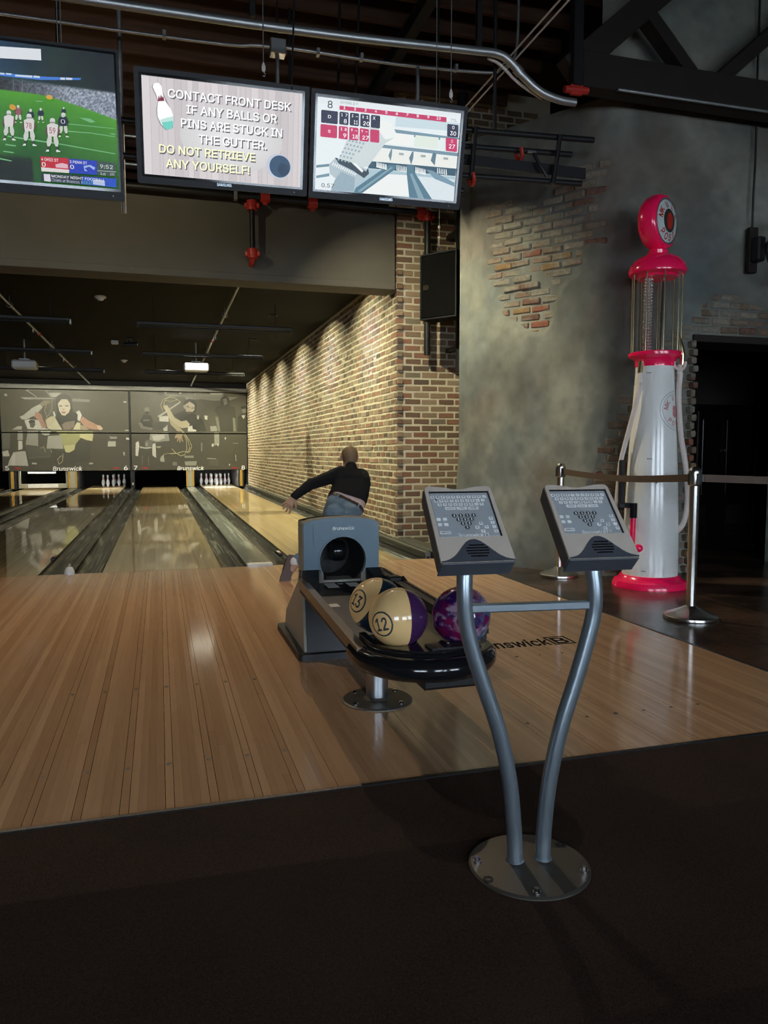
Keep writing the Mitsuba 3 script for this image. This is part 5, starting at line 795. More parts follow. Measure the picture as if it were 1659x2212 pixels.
# ---------------------------------------------------------------- wall wheel at the right edge
k = thing('iron_wheel', 'black iron wheel bracketed to a board on the plaster wall at the right edge', 'wheel')
cw = np.array([5.19, -1.88, 2.80])
put(k+'__board', bx(5.01, 5.10, -1.62, -1.575, 2.66, 3.05, 0.004), 'mat_dark_timber', False)
put(k+'__bracket', cat_([bx(5.02, 5.10, -1.72, -1.62, 2.74, 2.95, 0.015), bx(5.09, 5.17, -1.88, -1.68, 2.80, 2.90, 0.012), bx(5.12, 5.17, -1.82, -1.74, 2.88, 2.98, 0.01)]), 'mat_black', False)
ang = np.linspace(0, 2*np.pi, 49); ax1, ax2 = np.array([0.75, -0.66, 0]), np.array([0, 0, 1])
cw = np.array([5.21, -1.98, 2.80])
put(k+'__rim', tube([cw+0.25*(math.cos(t)*ax1+math.sin(t)*ax2) for t in ang], 0.016, 8), 'mat_black', 40)
for i in range(5):
    t = i*2*np.pi/5+0.3
    put(k+'__spoke', tube([cw+0.03*(math.cos(t)*ax1+math.sin(t)*ax2), cw+0.14*(math.cos(t+0.25)*ax1+math.sin(t+0.25)*ax2), cw+0.245*(math.cos(t)*ax1+math.sin(t)*ax2)], 0.011, 8, 5), 'mat_black', 40)
put(k+'__hub', trimesh.creation.icosphere(3, 0.04).apply_translation(cw), 'mat_black', True)
put(k+'__axle', cyl(cw, (5.12, -1.70, 2.83), 0.018, 10), 'mat_black', 40)
k = thing('bracket_cable', 'black cable running up the plaster wall from the wheel bracket', 'cable')
put(k+'__strand', tube([(5.05, -1.60, 2.95), (5.047, -1.60, 3.3), (5.055, -1.60, 3.7), (5.045, -1.60, 4.3), (5.05, -1.59, 5.2)], 0.009, 6, 6), 'mat_black', 40)
# ---------------------------------------------------------------- dark cabinet in the unlit room
k = thing('armoire', 'dark polished cabinet standing in the unlit room beyond the doorway', 'cabinet')
put(k+'__carcass', bx(6.32, 7.05, 0.62, 1.05, 0.42, 1.62, 0.006), 'mat_cabinet', False)
put(k+'__cornice', bx(6.27, 7.10, 0.57, 1.08, 1.60, 1.66, 0.01), 'mat_cabinet', False)
put(k+'__plinth', bx(6.55, 6.85, 0.70, 1.0, 0.0, 0.42, 0.006), 'mat_cabinet', False)
for x0, x1 in ((6.335, 6.675), (6.69, 7.035)):
    dk = put(k+'__door', bx(x0, x1, 0.60, 0.622, 0.45, 1.58, 0.004), 'mat_cabinet', False)
    put(dk+'__panel', bx(x0+0.05, x1-0.05, 0.592, 0.602, 0.55, 1.48, 0.006), 'mat_cabinet', False)
    put(dk+'__knob', trimesh.creation.icosphere(3, 0.016).apply_translation(((x1-0.02 if x0 < 6.5 else x0+0.02), 0.585, 1.10)), 'mat_brass', True)
k = thing('thin_rod', 'thin chrome rod added to draw the bright edge line of the dark cabinet', 'rod')  # shiny upright line added to stand for the cabinet's bright edge
put(k+'__rod', cyl((6.62, 0.0, 0.0), (6.66, 0.0, 1.66), 0.007, 8), 'mat_chrome', 40)
put(k+'__foot', lathe([(0, 0), (0.06, 0), (0.06, 0.01), (0.01, 0.02), (0, 0.02)], 20, (6.62, 0, 0)), 'mat_black', 30)
# ---------------------------------------------------------------- ball return
k = thing('ball_return', 'blue-grey and black ball return with a round mouth and a glossy black tray', 'ball return')
XH, YH = 0.918, -3.30
front = Polygon([(0.708, 0.30), (0.708, 0.700)]+[(XH+0.21*math.sin(t), 0.700+0.040*math.cos(t*1.0)-0.0) for t in np.linspace(-math.pi/2, math.pi/2, 21)]+[(1.128, 0.30)])
fm = moved(prism(front, 0.62), np.array([[1, 0, 0, 0], [0, 0, -1, YH+0.61], [0, 1, 0, 0], [0, 0, 0, 1.0]]))
side = Polygon([(YH-0.2, 0.46), (YH-0.2, 0.9), (YH+0.05, 0.9), (YH+0.08, 0.745), (YH+0.46, 0.62), (YH+0.52, 0.30), (YH+0.05, 0.30), (YH+0.0, 0.38)])
plan = Polygon([(XH-0.25, YH-0.05), (XH+0.25, YH-0.05)]+[(XH+0.211*np.sign(c)*abs(c)**(2/1.3), YH+0.11+0.42*abs(s_)**(2/1.3)) for c, s_ in [(math.cos(t), math.sin(t)) for t in np.linspace(0, math.pi, 33)]])
planm = moved(prism(plan, 1.0), np.eye(4))
sm = moved(prism(side, 1.0), np.array([[0, 0, 1, 0.4], [1, 0, 0, 0], [0, 1, 0, 0], [0, 0, 0, 1.0]]))
hole = m3.Manifold.cylinder(0.5, 0.128, 0.128, 64).rotate([90, 0, 0]).translate([XH+0.006, YH+0.36, 0.508]) + m3.Manifold.cube([0.206, 0.5, 0.13]).translate([XH-0.097, YH-0.08, 0.33])
hood = (mani(fm) ^ mani(sm) ^ mani(planm))-hole
put(k+'__hood', unmani(hood), 'mat_hood_side', 30, )
fp = front.buffer(-0.004).intersection(sbox(0.6, 0.462, 1.3, 0.9)).difference(Point(XH+0.006, 0.508).buffer(0.128, 32)).difference(sbox(XH-0.097, 0.3, XH+0.109, 0.455))
fp = fp.buffer(-0.006).buffer(0.006)
TOY = lambda y: np.array([[1, 0, 0, 0], [0, 0, -1, y], [0, 1, 0, 0], [0, 0, 0, 1.0]])
face = put(k+'__front_panel', moved(prism(fp, 0.012), TOY(YH-0.0095)), 'mat_hood', False)
rp2 = rrect(XH-0.155, XH+0.135, 0.585, 0.715, 0.02).difference(Point(XH+0.006, 0.508).buffer(0.140, 32)).intersection(front.buffer(-0.022))
put(k+'__raised_panel', moved(prism(rp2, 0.005), TOY(YH-0.0212)), 'mat_hood', False)
ringm = prism(Point(XH+0.006, 0.508).buffer(0.133, 40).difference(Point(XH+0.006, 0.508).buffer(0.126, 40)).intersection(sbox(0, 0.44, 2, 1)), 0.007)
put(k+'__mouth_rim', moved(ringm, TOY(YH-0.0212)), 'mat_hood', False)
put(k+'__lettering', moved(text('Brunswick', 0.017, 0.0015, True, 0.120, 0.25), frame((XH-0.052, YH-0.0262, 0.672), (1, 0, 0), (0, 0, 1))), 'mat_white_text', False)
put(k+'__mouth_interior', lathe([(0.1275, -0.19), (0.1265, -0.19), (0.1265, 0.155), (0, 0.155), (0, 0.158), (0.1275, 0.158), (0.1275, -0.19)], 48).apply_transform(trimesh.transformations.rotation_matrix(-np.pi/2, [1, 0, 0])).apply_translation((XH+0.006, YH+0.20, 0.508)), 'mat_black', False)
put(k+'__accelerator_wheel', cat_([moved(lathe([(0, -0.035), (0.05, -0.035), (0.058, -0.02), (0.058, 0.02), (0.05, 0.035), (0, 0.035)], 40), frame((0.955, YH+0.24, 0.525), (0, 1, 0), (0, 0, 1)))]), 'mat_black_gloss', 40)
body = hullpts([(0.700, YH-0.08, 0.02), (1.136, YH-0.08, 0.02), (0.705, YH+0.60, 0.02), (1.131, YH+0.60, 0.02), (0.705, YH-0.0, 0.40), (1.131, YH-0.0, 0.40), (0.712, YH+0.12, 0.40), (1.124, YH+0.12, 0.40), (0.712, YH+0.59, 0.13), (1.124, YH+0.59, 0.13)])
put(k+'__pedestal_body', body, 'mat_hood_side', False)
put(k+'__front_skirt', hullpts([(0.716, YH-0.092, 0.03), (1.12, YH-0.092, 0.03), (0.716, YH-0.02, 0.37), (1.12, YH-0.02, 0.37), (0.716, YH-0.05, 0.03), (1.12, YH-0.05, 0.03), (0.716, YH, 0.36), (1.12, YH, 0.36)]), 'mat_black', False)
put(k+'__floor_plinth', moved(prism(rrect(0.665, 1.17, YH-0.13, YH+0.66, 0.03), 0.035), np.eye(4)), 'mat_black', False)
# rack deck, rails
AX = lambda y: 0.905+(y+3.3)*0.012
def strip(xa0, xa1, xb0, xb1, ya, yb, za0, za1, zb0, zb1):
    return hullpts([(xa0, ya, za0), (xa1, ya, za0), (xa0, ya, za1), (xa1, ya, za1), (xb0, yb, zb0), (xb1, yb, zb0), (xb0, yb, zb1), (xb1, yb, zb1)])
put(k+'__deck', strip(0.72, 1.12, 0.69, 1.13, -3.30, -4.62, 0.36, 0.388, 0.335, 0.362), 'mat_black', False)
put(k+'__ball_ridge', strip(0.905, 0.925, 0.895, 0.915, -3.55, -4.5, 0.385, 0.405, 0.36, 0.380), 'mat_bezel', False)
put(k+'__left_rail', strip(0.682, 0.716, 0.662, 0.700, -3.315, -4.64, 0.375, 0.422, 0.335, 0.378), 'mat_rail', False)
put(k+'__left_rail_skirt', strip(0.69, 0.715, 0.672, 0.70, -3.32, -4.62, 0.345, 0.378, 0.315, 0.34), 'mat_black', False)
put(k+'__right_rail', strip(1.115, 1.165, 1.145, 1.19, -3.25, -4.60, 0.38, 0.440, 0.345, 0.40), 'mat_black', False)
put(k+'__right_rail_lip', strip(1.160, 1.175, 1.185, 1.198, -3.25, -4.60, 0.425, 0.446, 0.385, 0.406), 'mat_bezel', False)
put(k+'__right_rail_bracket', cat_([bx(1.10, 1.17, -3.60, -3.53, 0.40, 0.452, 0.006), tube([(1.17, -3.60, 0.45), (1.185, -3.63, 0.42), (1.18, -3.64, 0.38)], 0.008, 8, 3)]), 'mat_bezel', 30)
for s in (-1, 1):
    put(k+'__deck_shoulder', strip(0.922+s*0.175-0.045, 0.922+s*0.175+0.045, 0.922+s*0.19-0.02, 0.922+s*0.19+0.02, -3.325, -3.52, 0.385, 0.462, 0.375, 0.392), 'mat_bezel', False)
for x0, x1, y0, y1 in ((0.812, 0.872, -3.52, -3.335), (0.93, 0.99, -3.52, -3.35), (0.883, 0.912, -3.42, -3.36)):
    put(k+'__white_label', bx(x0, x1, y0+0.05, y1, 0.3885, 0.3895), 'mat_white', False)
put(k+'__side_label', bx(0.73, 0.775, -3.90, -3.83, 0.3775, 0.3785), 'mat_white', False)
put(k+'__latch', cat_([bx(0.695, 0.706, YH+0.02, YH+0.045, 0.40, 0.46), cyl((0.70, YH+0.03, 0.425), (0.69, YH+0.03, 0.425), 0.012, 12), cyl((0.70, YH+0.03, 0.455), (0.692, YH+0.03, 0.455), 0.008, 12)]), 'mat_chrome', 30)
# tray
CX, CY = 0.922, -4.62
def dee(rx, ry, back): return [(CX+rx*math.cos(t), CY+ry*math.sin(t)) for t in np.linspace(math.pi, 2*math.pi, 33)]
rim = [(CX-0.230, CY+0.10, 0.337)]+[(x, y, 0.337) for x, y in dee(0.230, 0.235, 0)]+[(CX+0.230, CY+0.10, 0.337)]
put(k+'__bumper_rim', tube(rim, 0.042, 20), 'mat_black_gloss', 50)
lip = [(CX-0.205, CY+0.08, 0.369)]+[(x, y, 0.369) for x, y in dee(0.205, 0.20, 0)]+[(CX+0.205, CY+0.08, 0.369)]
put(k+'__upper_lip', tube(lip, 0.020, 16), 'mat_black_gloss', 50)
dpoly = Polygon(dee(0.210, 0.205, 0)+[(CX+0.210, CY+0.14), (CX-0.210, CY+0.14)])
well = unary_union([Point(0.81, -4.65).buffer(0.074, 24), Point(1.05, -4.68).buffer(0.074, 24), sbox(0.736, -4.65, 0.884, -4.40), sbox(0.976, -4.68, 1.124, -4.40)])
put(k+'__tray_top', moved(prism(dpoly.difference(well).buffer(0), 0.034), frame((0, 0, 0.362), (1, 0, 0), (0, 1, 0))), 'mat_black_gloss', False)
put(k+'__tray_floor', moved(prism(dpoly, 0.03), frame((0, 0, 0.325), (1, 0, 0), (0, 1, 0))), 'mat_black', False)
cp = put(k+'__control_panel', moved(prism(rrect(0.885, 1.02, -4.81, -4.735, 0.012), 0.006), frame((0, 0, 0.396), (1, 0, 0), (0, 1, 0))), 'mat_bezel', False)
put(cp+'__button', lathe([(0, 0), (0.016, 0), (0.016, 0.004), (0.012, 0.006), (0, 0.006)], 24, (0.962, -4.775, 0.402)), 'mat_black_gloss', 40)
put(cp+'__button_mark', moved(text('B', 0.010, 0.0006, True), frame((0.958, -4.78, 0.4084), (1, 0, 0), (0, 1, 0))), 'mat_white_text', False)
put(k+'__under_box', bx(0.845, 1.065, -4.84, -4.60, 0.262, 0.325, 0.01), 'mat_black', False)
put(k+'__leg', cyl((0.886, -4.12, 0.0), (0.886, -4.12, 0.35), 0.049, 32), 'mat_steel', 40)
fl = put(k+'__foot_plate', lathe([(0, 0), (0.155, 0), (0.155, 0.004), (0.148, 0.009), (0.060, 0.012), (0.051, 0.022), (0, 0.022)], 48, (0.886, -4.12, 0)), 'mat_plate', 30)
for t in (0.6, 2.2, 3.6, 5.4): put(fl+'__bolt', lathe([(0, 0), (0.012, 0), (0.012, 0.003), (0.008, 0.008), (0, 0.009)], 16, (0.886+0.125*math.cos(t), -4.12+0.125*math.sin(t), 0.009)), 'mat_chrome', 30)
# ---------------------------------------------------------------- bowling balls
VR = np.array([math.cos(YAW), -math.sin(YAW), 0]); VF = np.array([math.sin(YAW), math.cos(YAW), 0]); VU = np.array([0, 0, 1.0])
def sphere_decal(geom_mesh, c, r, direction, up, lift=0.0004):
    d = np.array(direction, float); d /= np.linalg.norm(d); M = frame((0, 0, 0), np.cross(up, d), np.cross(d, np.cross(up, d)))
    m = geom_mesh.copy(); m = m.subdivide_to_size(0.006) if hasattr(m, 'subdivide_to_size') else m
    v = np.array(m.vertices); q = np.c_[v[:, :2], np.sqrt(np.maximum(r*r-(v[:, :2]**2).sum(1), 1e-6))]; q = q/np.linalg.norm(q, axis=1, keepdims=True)*(r+lift)
    return trimesh.Trimesh(c+q@M[:3, :3].T, m.faces, process=False)
def top_only(m):
    keep = m.face_normals[:, 2] > 0.5; g = trimesh.Trimesh(m.vertices, m.faces[keep], process=False); g.remove_unreferenced_vertices(); return g
R0 = 0.108
def ball(c, colfn, lab, decals=()):
    k = thing('bowling_ball', lab, 'bowling ball'); c = np.array(c, float)
    s = trimesh.creation.icosphere(6, R0); n = s.vertices/R0
    scene[k+'__shell'] = mikit.ply(moved(s, frame(c, (1, 0, 0), (0, 1, 0))), 'mat_vc_gloss', True, color=colfn(n))
    for nm, g, d, up, m in decals: put(f'{k}__{nm}', sphere_decal(g, c, R0, d, up), m, True)
    return k
CREAM, PURP, TEAL = np.array([0.80, 0.54, 0.235]), np.array([0.05, 0.016, 0.075]), np.array([0.008, 0.022, 0.034])
def two(nrm, cut, a, b):
    nrm = np.array(nrm)/np.linalg.norm(nrm)
    def f(n):
        t = np.clip((n@nrm-cut)/0.006+0.5, 0, 1)[:, None]; return np.array(a)*(1-t)+np.array(b)*t
    return f
view12 = -VF*0.93+VU*0.28
ringg = top_only(prism(Point(0, 0).buffer(0.045, 40).difference(Point(0, 0).buffer(0.0395, 40)), 0.001))
def num(t, w, h=0.044):
    g = top_only(text(t, h, 0.001, True, w, 0.0)); b = g.bounds; g.apply_translation((-(b[0][0]+b[1][0])/2, -(b[0][1]+b[1][1])/2, 0)); return g
d12 = -VF*0.82-VR*0.57-VU*0.06
ball((0.815, -4.65, 0.484), two(VR*0.966-(-VF)*0.26, 0.18, CREAM, PURP), 'cream and purple bowling ball numbered 12 at the front left of the tray',
     [('number_ring', ringg, d12, VU*0.97+VR*0.2, 'mat_ink'), ('number', num('12', 0.050), d12, VU*0.95-VR*0.30, 'mat_ink')])
dL = -VR*0.72-VF*0.62+VU*0.30
ball((0.797, -4.432, 0.487), two(VR*0.828-VU*0.54+VF*0.153, -0.376, CREAM, TEAL), 'cream and dark teal bowling ball behind the ball numbered 12',
     [('number_ring', ringg, dL, VU*0.9+VR*0.4, 'mat_ink'), ('number', num('13', 0.050), dL, VU*0.9+VR*0.4, 'mat_ink')])
def swirl(n):
    p = n*2.2; wv = meshkit.fbm(p+0.9*np.stack([meshkit.fbm(p*1.5+5, 3, 1), meshkit.fbm(p*1.5+9, 3, 2), meshkit.fbm(p*1.5, 3, 3)], -1)*2.2, 5, 4)
    s = np.clip((wv-0.52)/0.16, 0, 1)[:, None]; b = np.clip((n@(VR*0.9-VU*0.2)-0.25)/0.35, 0, 1)[:, None]*np.clip((meshkit.fbm(p*1.6+3, 4, 8)-0.38)/0.15, 0, 1)[:, None]
    m = np.clip((meshkit.fbm(p*1.1+13, 3, 5)-0.42)/0.2, 0, 1)[:, None]
    base = np.array([0.028, 0.007, 0.075])*(1-m)+np.array([0.14, 0.006, 0.055])*m
    c = base*(1-b)+np.array([0.05, 0.10, 0.19])*b
    return c*(1-0.75*s)+np.array([0.38, 0.27, 0.36])*0.75*s
ball((1.05, -4.68, 0.482), swirl, 'marbled purple and blue bowling ball at the right of the tray', [('number', num('6', 0.007, 0.010), -VF*0.8+VR*0.10-VU*0.62, VU, 'mat_white_text')])
# ---------------------------------------------------------------- keypad stand in front
k = thing('keypad_stand', 'twin keypad stand on two curved grey posts standing on the dark carpet', 'keypad stand')
bc = np.array([0.900, -5.525, 0.0])
base = put(k+'__base_plate', lathe([(0, 0), (0.158, 0), (0.158, 0.004), (0.152, 0.008), (0.02, 0.013), (0, 0.013)], 64, bc), 'mat_plate', 30)
bolt = cat_([lathe([(0, 0), (0.011, 0), (0.011, 0.003), (0, 0.003)], 20), cyl((0, 0, 0.003), (0, 0, 0.012), 0.0068, 6)])
for px, py in ((-0.128, 0.045), (-0.045, -0.128), (0.118, -0.075)):
    put(base+'__bolt', moved(bolt, frame(bc+[px, py, 0.0088], (1, 0, 0), (0, 1, 0))), 'mat_chrome', False)
for px, py in ((-0.135, -0.040), (0.125, 0.055)):
    put(base+'__empty_hole', lathe([(0.007, 0.001), (0.013, 0.001), (0.013, -0.001), (0.007, -0.001), (0.007, 0.001)], 20, bc+[px, py, 0.0095]), 'mat_black', 30)
LP = [(0.868, -5.508, 0.008), (0.863, -5.507, 0.111), (0.849, -5.505, 0.238), (0.821, -5.501, 0.363), (0.779, -5.495, 0.488), (0.747, -5.491, 0.586), (0.732, -5.489, 0.658), (0.727, -5.488, 0.73), (0.732, -5.480, 0.80), (0.742, -5.470, 0.85)]
RP = [(0.943, -5.518, 0.008), (0.946, -5.519, 0.105), (0.959, -5.521, 0.23), (0.987, -5.525, 0.366), (1.021, -5.529, 0.476), (1.049, -5.533, 0.574), (1.069, -5.536, 0.659), (1.072, -5.537, 0.72), (1.066, -5.530, 0.79), (1.060, -5.52, 0.84)]
for P in (LP, RP):
    pk = put(k+'__post', tube(P, 0.0205, 24, 5), 'mat_post_grey', 50)
    put(pk+'__weld_collar', lathe([(0.0, 0), (0.026, 0), (0.022, 0.006), (0.0205, 0.008), (0, 0.008)], 24, (P[0][0], P[0][1], 0.0105)), 'mat_post_grey', 40)
put(k+'__crossbar', moved(bx(0, 0.318, -0.011, 0.011, -0.011, 0.011, 0.003), frame((0.742, -5.490, 0.689), (0.99, -0.137, 0), (0.137, 0.99, 0))), 'mat_post_grey', False)
def loft(polys):
    """polys: list of (n,2) outlines with the same n, and their z"""
    n = len(polys[0][0]); V = np.vstack([np.c_[p, np.full(n, z)] for p, z in polys]); F = []
    for i in range(len(polys)-1):
        for j in range(n):
            a, b = i*n+j, i*n+(j+1) % n; F += [[a, b, b+n], [a, b+n, a+n]]
    tv_, tf = trimesh.creation.triangulate_polygon(Polygon(polys[0][0]), engine='earcut')
    m = trimesh.Trimesh(V, F, process=False)
    caps = []
    for (p, z), up in ((polys[0], False), (polys[-1], True)):
        v, f = trimesh.creation.triangulate_polygon(Polygon(p), engine='earcut'); v, f = np.asarray(v), np.asarray(f)
        a, b, c_ = v[f[:, 0]], v[f[:, 1]], v[f[:, 2]]; s = (b[:, 0]-a[:, 0])*(c_[:, 1]-a[:, 1])-(b[:, 1]-a[:, 1])*(c_[:, 0]-a[:, 0])
        f = np.where(((s < 0) == up)[:, None], f[:, ::-1], f); caps.append(trimesh.Trimesh(np.c_[v, np.full(len(v), z)], f, process=False))
    return cat_([m]+caps)
def outline(hw_t, hw_b, yb, yt, dip, n=24):
    top = [(x, yt-dip*math.exp(-(x/0.045)**2*1.2)) for x in np.linspace(hw_t-0.010, -hw_t+0.010, n)]
    return np.array([(-hw_b+0.004, yb), (hw_b-0.004, yb), (hw_b, yb+0.004), (hw_t, yt-0.010), (hw_t-0.004, yt-0.003)]+top+[(-hw_t+0.004, yt-0.003), (-hw_t, yt-0.010), (-hw_b, yb+0.004)])
keyp = mikit.ply(prism(rrect(-0.0054, 0.0054, -0.0046, 0.0046, 0.0014), 0.0014), smooth=False)
widep = mikit.ply(prism(rrect(-0.0142, 0.0142, -0.0046, 0.0046, 0.0014), 0.0014), smooth=False)
pinb = mikit.ply(prism(Point(0, 0).buffer(0.0062, 16), 0.0012), smooth=False)
def head(c, yaw, ptr):
    r = np.array([math.cos(yaw), -math.sin(yaw), 0]); n = np.array([-math.sin(yaw), -math.cos(yaw), 0]); t = -0.773
    M = frame(c, r, np.array([0, 0, math.cos(t)])+n*math.sin(t))
    o = lambda s, hb=0.0985: outline(0.0935*s, hb*s, -0.125*s, 0.125*s, 0.011)
    hk = put(k+'__head', moved(loft([(o(0.86), -0.056), (o(0.97), -0.048), (o(1.0), -0.012), (o(0.985), -0.0055)]), M), 'mat_kiosk_side', 25)
    scr = sbox(-0.083, -0.047, 0.083, 0.107)
    fo = Polygon(o(0.985)).difference(scr)
    put(hk+'__face', moved(prism(fo, 0.0065).apply_translation((0, 0, -0.0058)), M), 'mat_kiosk_face', False)
    put(hk+'__chin', moved(bx(-0.0965, 0.0965, -0.1275, -0.1225, -0.054, -0.002, 0.0022), M), 'mat_kiosk_low', False)
    put(hk+'__screen_rim', moved(prism(scr.difference(sbox(-0.0815, -0.0455, 0.0805, 0.1035)), 0.004).apply_translation((0, 0, -0.0056)), M), 'mat_black', False)
    put(hk+'__screen', moved(bx(-0.083, 0.083, -0.047, 0.107, -0.0075, -0.0045), M), 'mat_kiosk_screen', False)
    xs = np.linspace(-0.0945, 0.0945, 41); bell = Polygon([(x, -0.1225+0.066*math.exp(-(abs(x)/0.050)**2.2)) for x in xs]+[(0.0945, -0.1235), (-0.0945, -0.1235)])
    put(hk+'__speaker_panel', moved(prism(bell.buffer(0), 0.003).apply_translation((0, 0, 0.0)), M), 'mat_kiosk_low', False)
    for y, w in ((-0.0755, 0.040), (-0.084, 0.057), (-0.0922, 0.060), (-0.1005, 0.056), (-0.109, 0.044)):
        put(hk+'__speaker_slot', moved(prism(rrect(-w/2, w/2, y-0.0021, y+0.0021, 0.0009), 0.0006).apply_translation((0.004, 0, 0.0029)), M), 'mat_black_matte', False)
    letters = []
    def key(x, y, t, wide=False):
        share(hk+'__key', widep if wide else keyp, 'mat_key', tm(M@frame((x, y, -0.0046), (1, 0, 0), (0, 1, 0))))
        if t:
            g = text(t, 0.0046 if not wide else 0.0038, 0.0003, not wide, None, 0, True); letters.append(g.apply_translation((x, y-0.0023, -0.0031)))
    for i, ch in enumerate('QWERTYUIOP-'): key(-0.0750+i*0.01436, 0.0893, ch)
    for i, ch in enumerate('ASDFGHJKL;'): key(-0.0675+i*0.01436, 0.0765, ch)
    for i, ch in enumerate('ZXCVBNM.?'): key(-0.060+i*0.01436, 0.0638, ch)
    for x, w in ((-0.0340, 'DELETE'), (-0.0025, 'SPACE'), (0.0290, 'ENTER')): key(x, 0.0508, w, True)
    for x in (-0.0732, -0.0563):
        for y in (0.0147, -0.0024): key(x, y, '')
    key(-0.0644, -0.0283, 'SERVICE', True)
    for x, y, a in ((0.037, -0.0008, 90), (0.0244, -0.0134, 180), (0.0495, -0.0134, 0), (0.037, -0.0262, 270)):
        key(x, y, '')
        tri = Polygon([(0.0028, 0), (-0.0018, 0.0028), (-0.0018, -0.0028)]); tri = affinity.rotate(tri.difference(tri.buffer(-0.0007)), a, origin=(0, 0))
        letters.append(prism(tri, 0.0003).apply_translation((x, y, -0.0031)))
    for i, ch in enumerate(('X', '/', '-', 'O')): key(0.0682+i*0.0012, 0.0147-i*0.0139, ch)
    put(hk+'__key_lettering', moved(cat_(letters), M), 'mat_ink', False)
    marks = []
    for row in range(4):
        for j in range(4-row):
            x, y = -0.0289+row*0.0088+j*0.0176, 0.0261-row*0.0130
            share(hk+'__pin_button', pinb, 'mat_ink', tm(M@frame((x, y, -0.0046), (1, 0, 0), (0, 1, 0))))
            pp_ = [(0.0006, -0.0048), (0.0018, -0.002), (0.0006, 0.001), (0.0013, 0.004), (0.0, 0.005), (-0.0013, 0.004), (-0.0006, 0.001), (-0.0018, -0.002), (-0.0006, -0.0048)]
            marks.append(prism(Polygon(pp_), 0.0003).apply_translation((x, y, -0.0033)))
    put(hk+'__pin_marks', moved(cat_(marks), M), 'mat_white_text', False)
    put(hk+'__lettering', moved(cat_([text('Brunswick', 0.0112, 0.0004, True, 0.066, 0, True).apply_translation((0.002, -0.0440, -0.0044)), prism(rrect(0.0385, 0.0495, -0.0445, -0.0325, 0.001).difference(rrect(0.0400, 0.048, -0.043, -0.034, 0.0005)), 0.0004).apply_translation((0, 0, -0.0044)), bx(-0.081, -0.033, -0.0435, -0.0425, -0.0044, -0.004), bx(0.051, 0.080, -0.0435, -0.0425, -0.0044, -0.004)]), M), 'mat_white_text', False)
    if ptr: put(hk+'__pointer', moved(prism(Polygon([(0, 0), (0.0055, -0.0045), (0.003, -0.0048), (0.0045, -0.008), (0.0032, -0.0086), (0.002, -0.0055), (0, -0.0072)]), 0.0004).apply_translation((-0.0685, 0.083, -0.0028)), M), 'mat_ink', False)
    sk = frame((0, 0, 0), (1, 0, 0), (0, 1, 0))
    put(hk+'__socket', moved(bx(-0.03, 0.03, -0.11, -0.05, -0.072, -0.05, 0.006), M), 'mat_black', False)
head((0.745, -5.462, 0.906), 0.058, True)
head((1.072, -5.505, 0.908), 0.075, False)
# ---------------------------------------------------------------- gas pump
k = thing('gas_pump', 'tall old-fashioned red and white gas pump with a glass cylinder and round red globe', 'gas pump')
GP = np.array([3.79, -2.01, 0.0])
def gl(key, prof, m, sm=35, n=64): return put(k+'__'+key, lathe(prof, n, GP), m, sm)
gl('base_ring', [(0, 0), (0.292, 0), (0.292, 0.022), (0.280, 0.050), (0.245, 0.070), (0.228, 0.096), (0.215, 0.100), (0, 0.100)], 'mat_pump_red')
gl('column', [(0, 0.098), (0.216, 0.098), (0.214, 0.30), (0.206, 0.60), (0.194, 0.90), (0.178, 1.20), (0.161, 1.48), (0.148, 1.70), (0.146, 1.77), (0, 1.77)], 'mat_pump_white', 50)
gl('collar', [(0, 1.755), (0.150, 1.755), (0.152, 1.79), (0.165, 1.815), (0.205, 1.838), (0.207, 1.858), (0.198, 1.866), (0, 1.866)], 'mat_pump_red')
gl('cylinder_glass', [(0.152, 1.862), (0.152, 2.47)], 'mat_glass', True)
gl('cap', [(0, 2.445), (0.150, 2.445), (0.16, 2.46), (0.214, 2.475), (0.219, 2.50), (0.205, 2.545), (0.17, 2.585), (0.11, 2.618), (0.07, 2.63), (0.074, 2.655), (0.060, 2.672), (0.075, 2.70), (0, 2.70)], 'mat_pump_red')
for i in range(9):
    t = i*2*math.pi/9+0.2; x, y = GP[0]+0.190*math.cos(t), GP[1]+0.190*math.sin(t)
    put(k+'__rod', cyl((x, y, 1.85), (x, y, 2.485), 0.0055, 10), 'mat_brass', 40)
gm = cyl(GP+[-0.058, 0.035, 1.86], GP+[-0.058, 0.035, 2.46], 0.028, 16)
gk = put(k+'__gauge_tube', gm, 'mat_galv', 40)
beads = cat_([trimesh.creation.icosphere(1, 0.013).apply_translation(GP+[-0.058+0.031*math.cos(a), 0.035+0.031*math.sin(a), 1.875+j*0.0235]) for j in range(25) for a in (3.4, 4.2, 5.0, 5.8)])
put(gk+'__ribbing', beads, 'mat_brushed', False, kind='stuff')
put(k+'__inner_pipe', cyl(GP+[0.04, -0.02, 1.86], GP+[0.04, -0.02, 2.46], 0.022, 14), 'mat_chrome', 40)
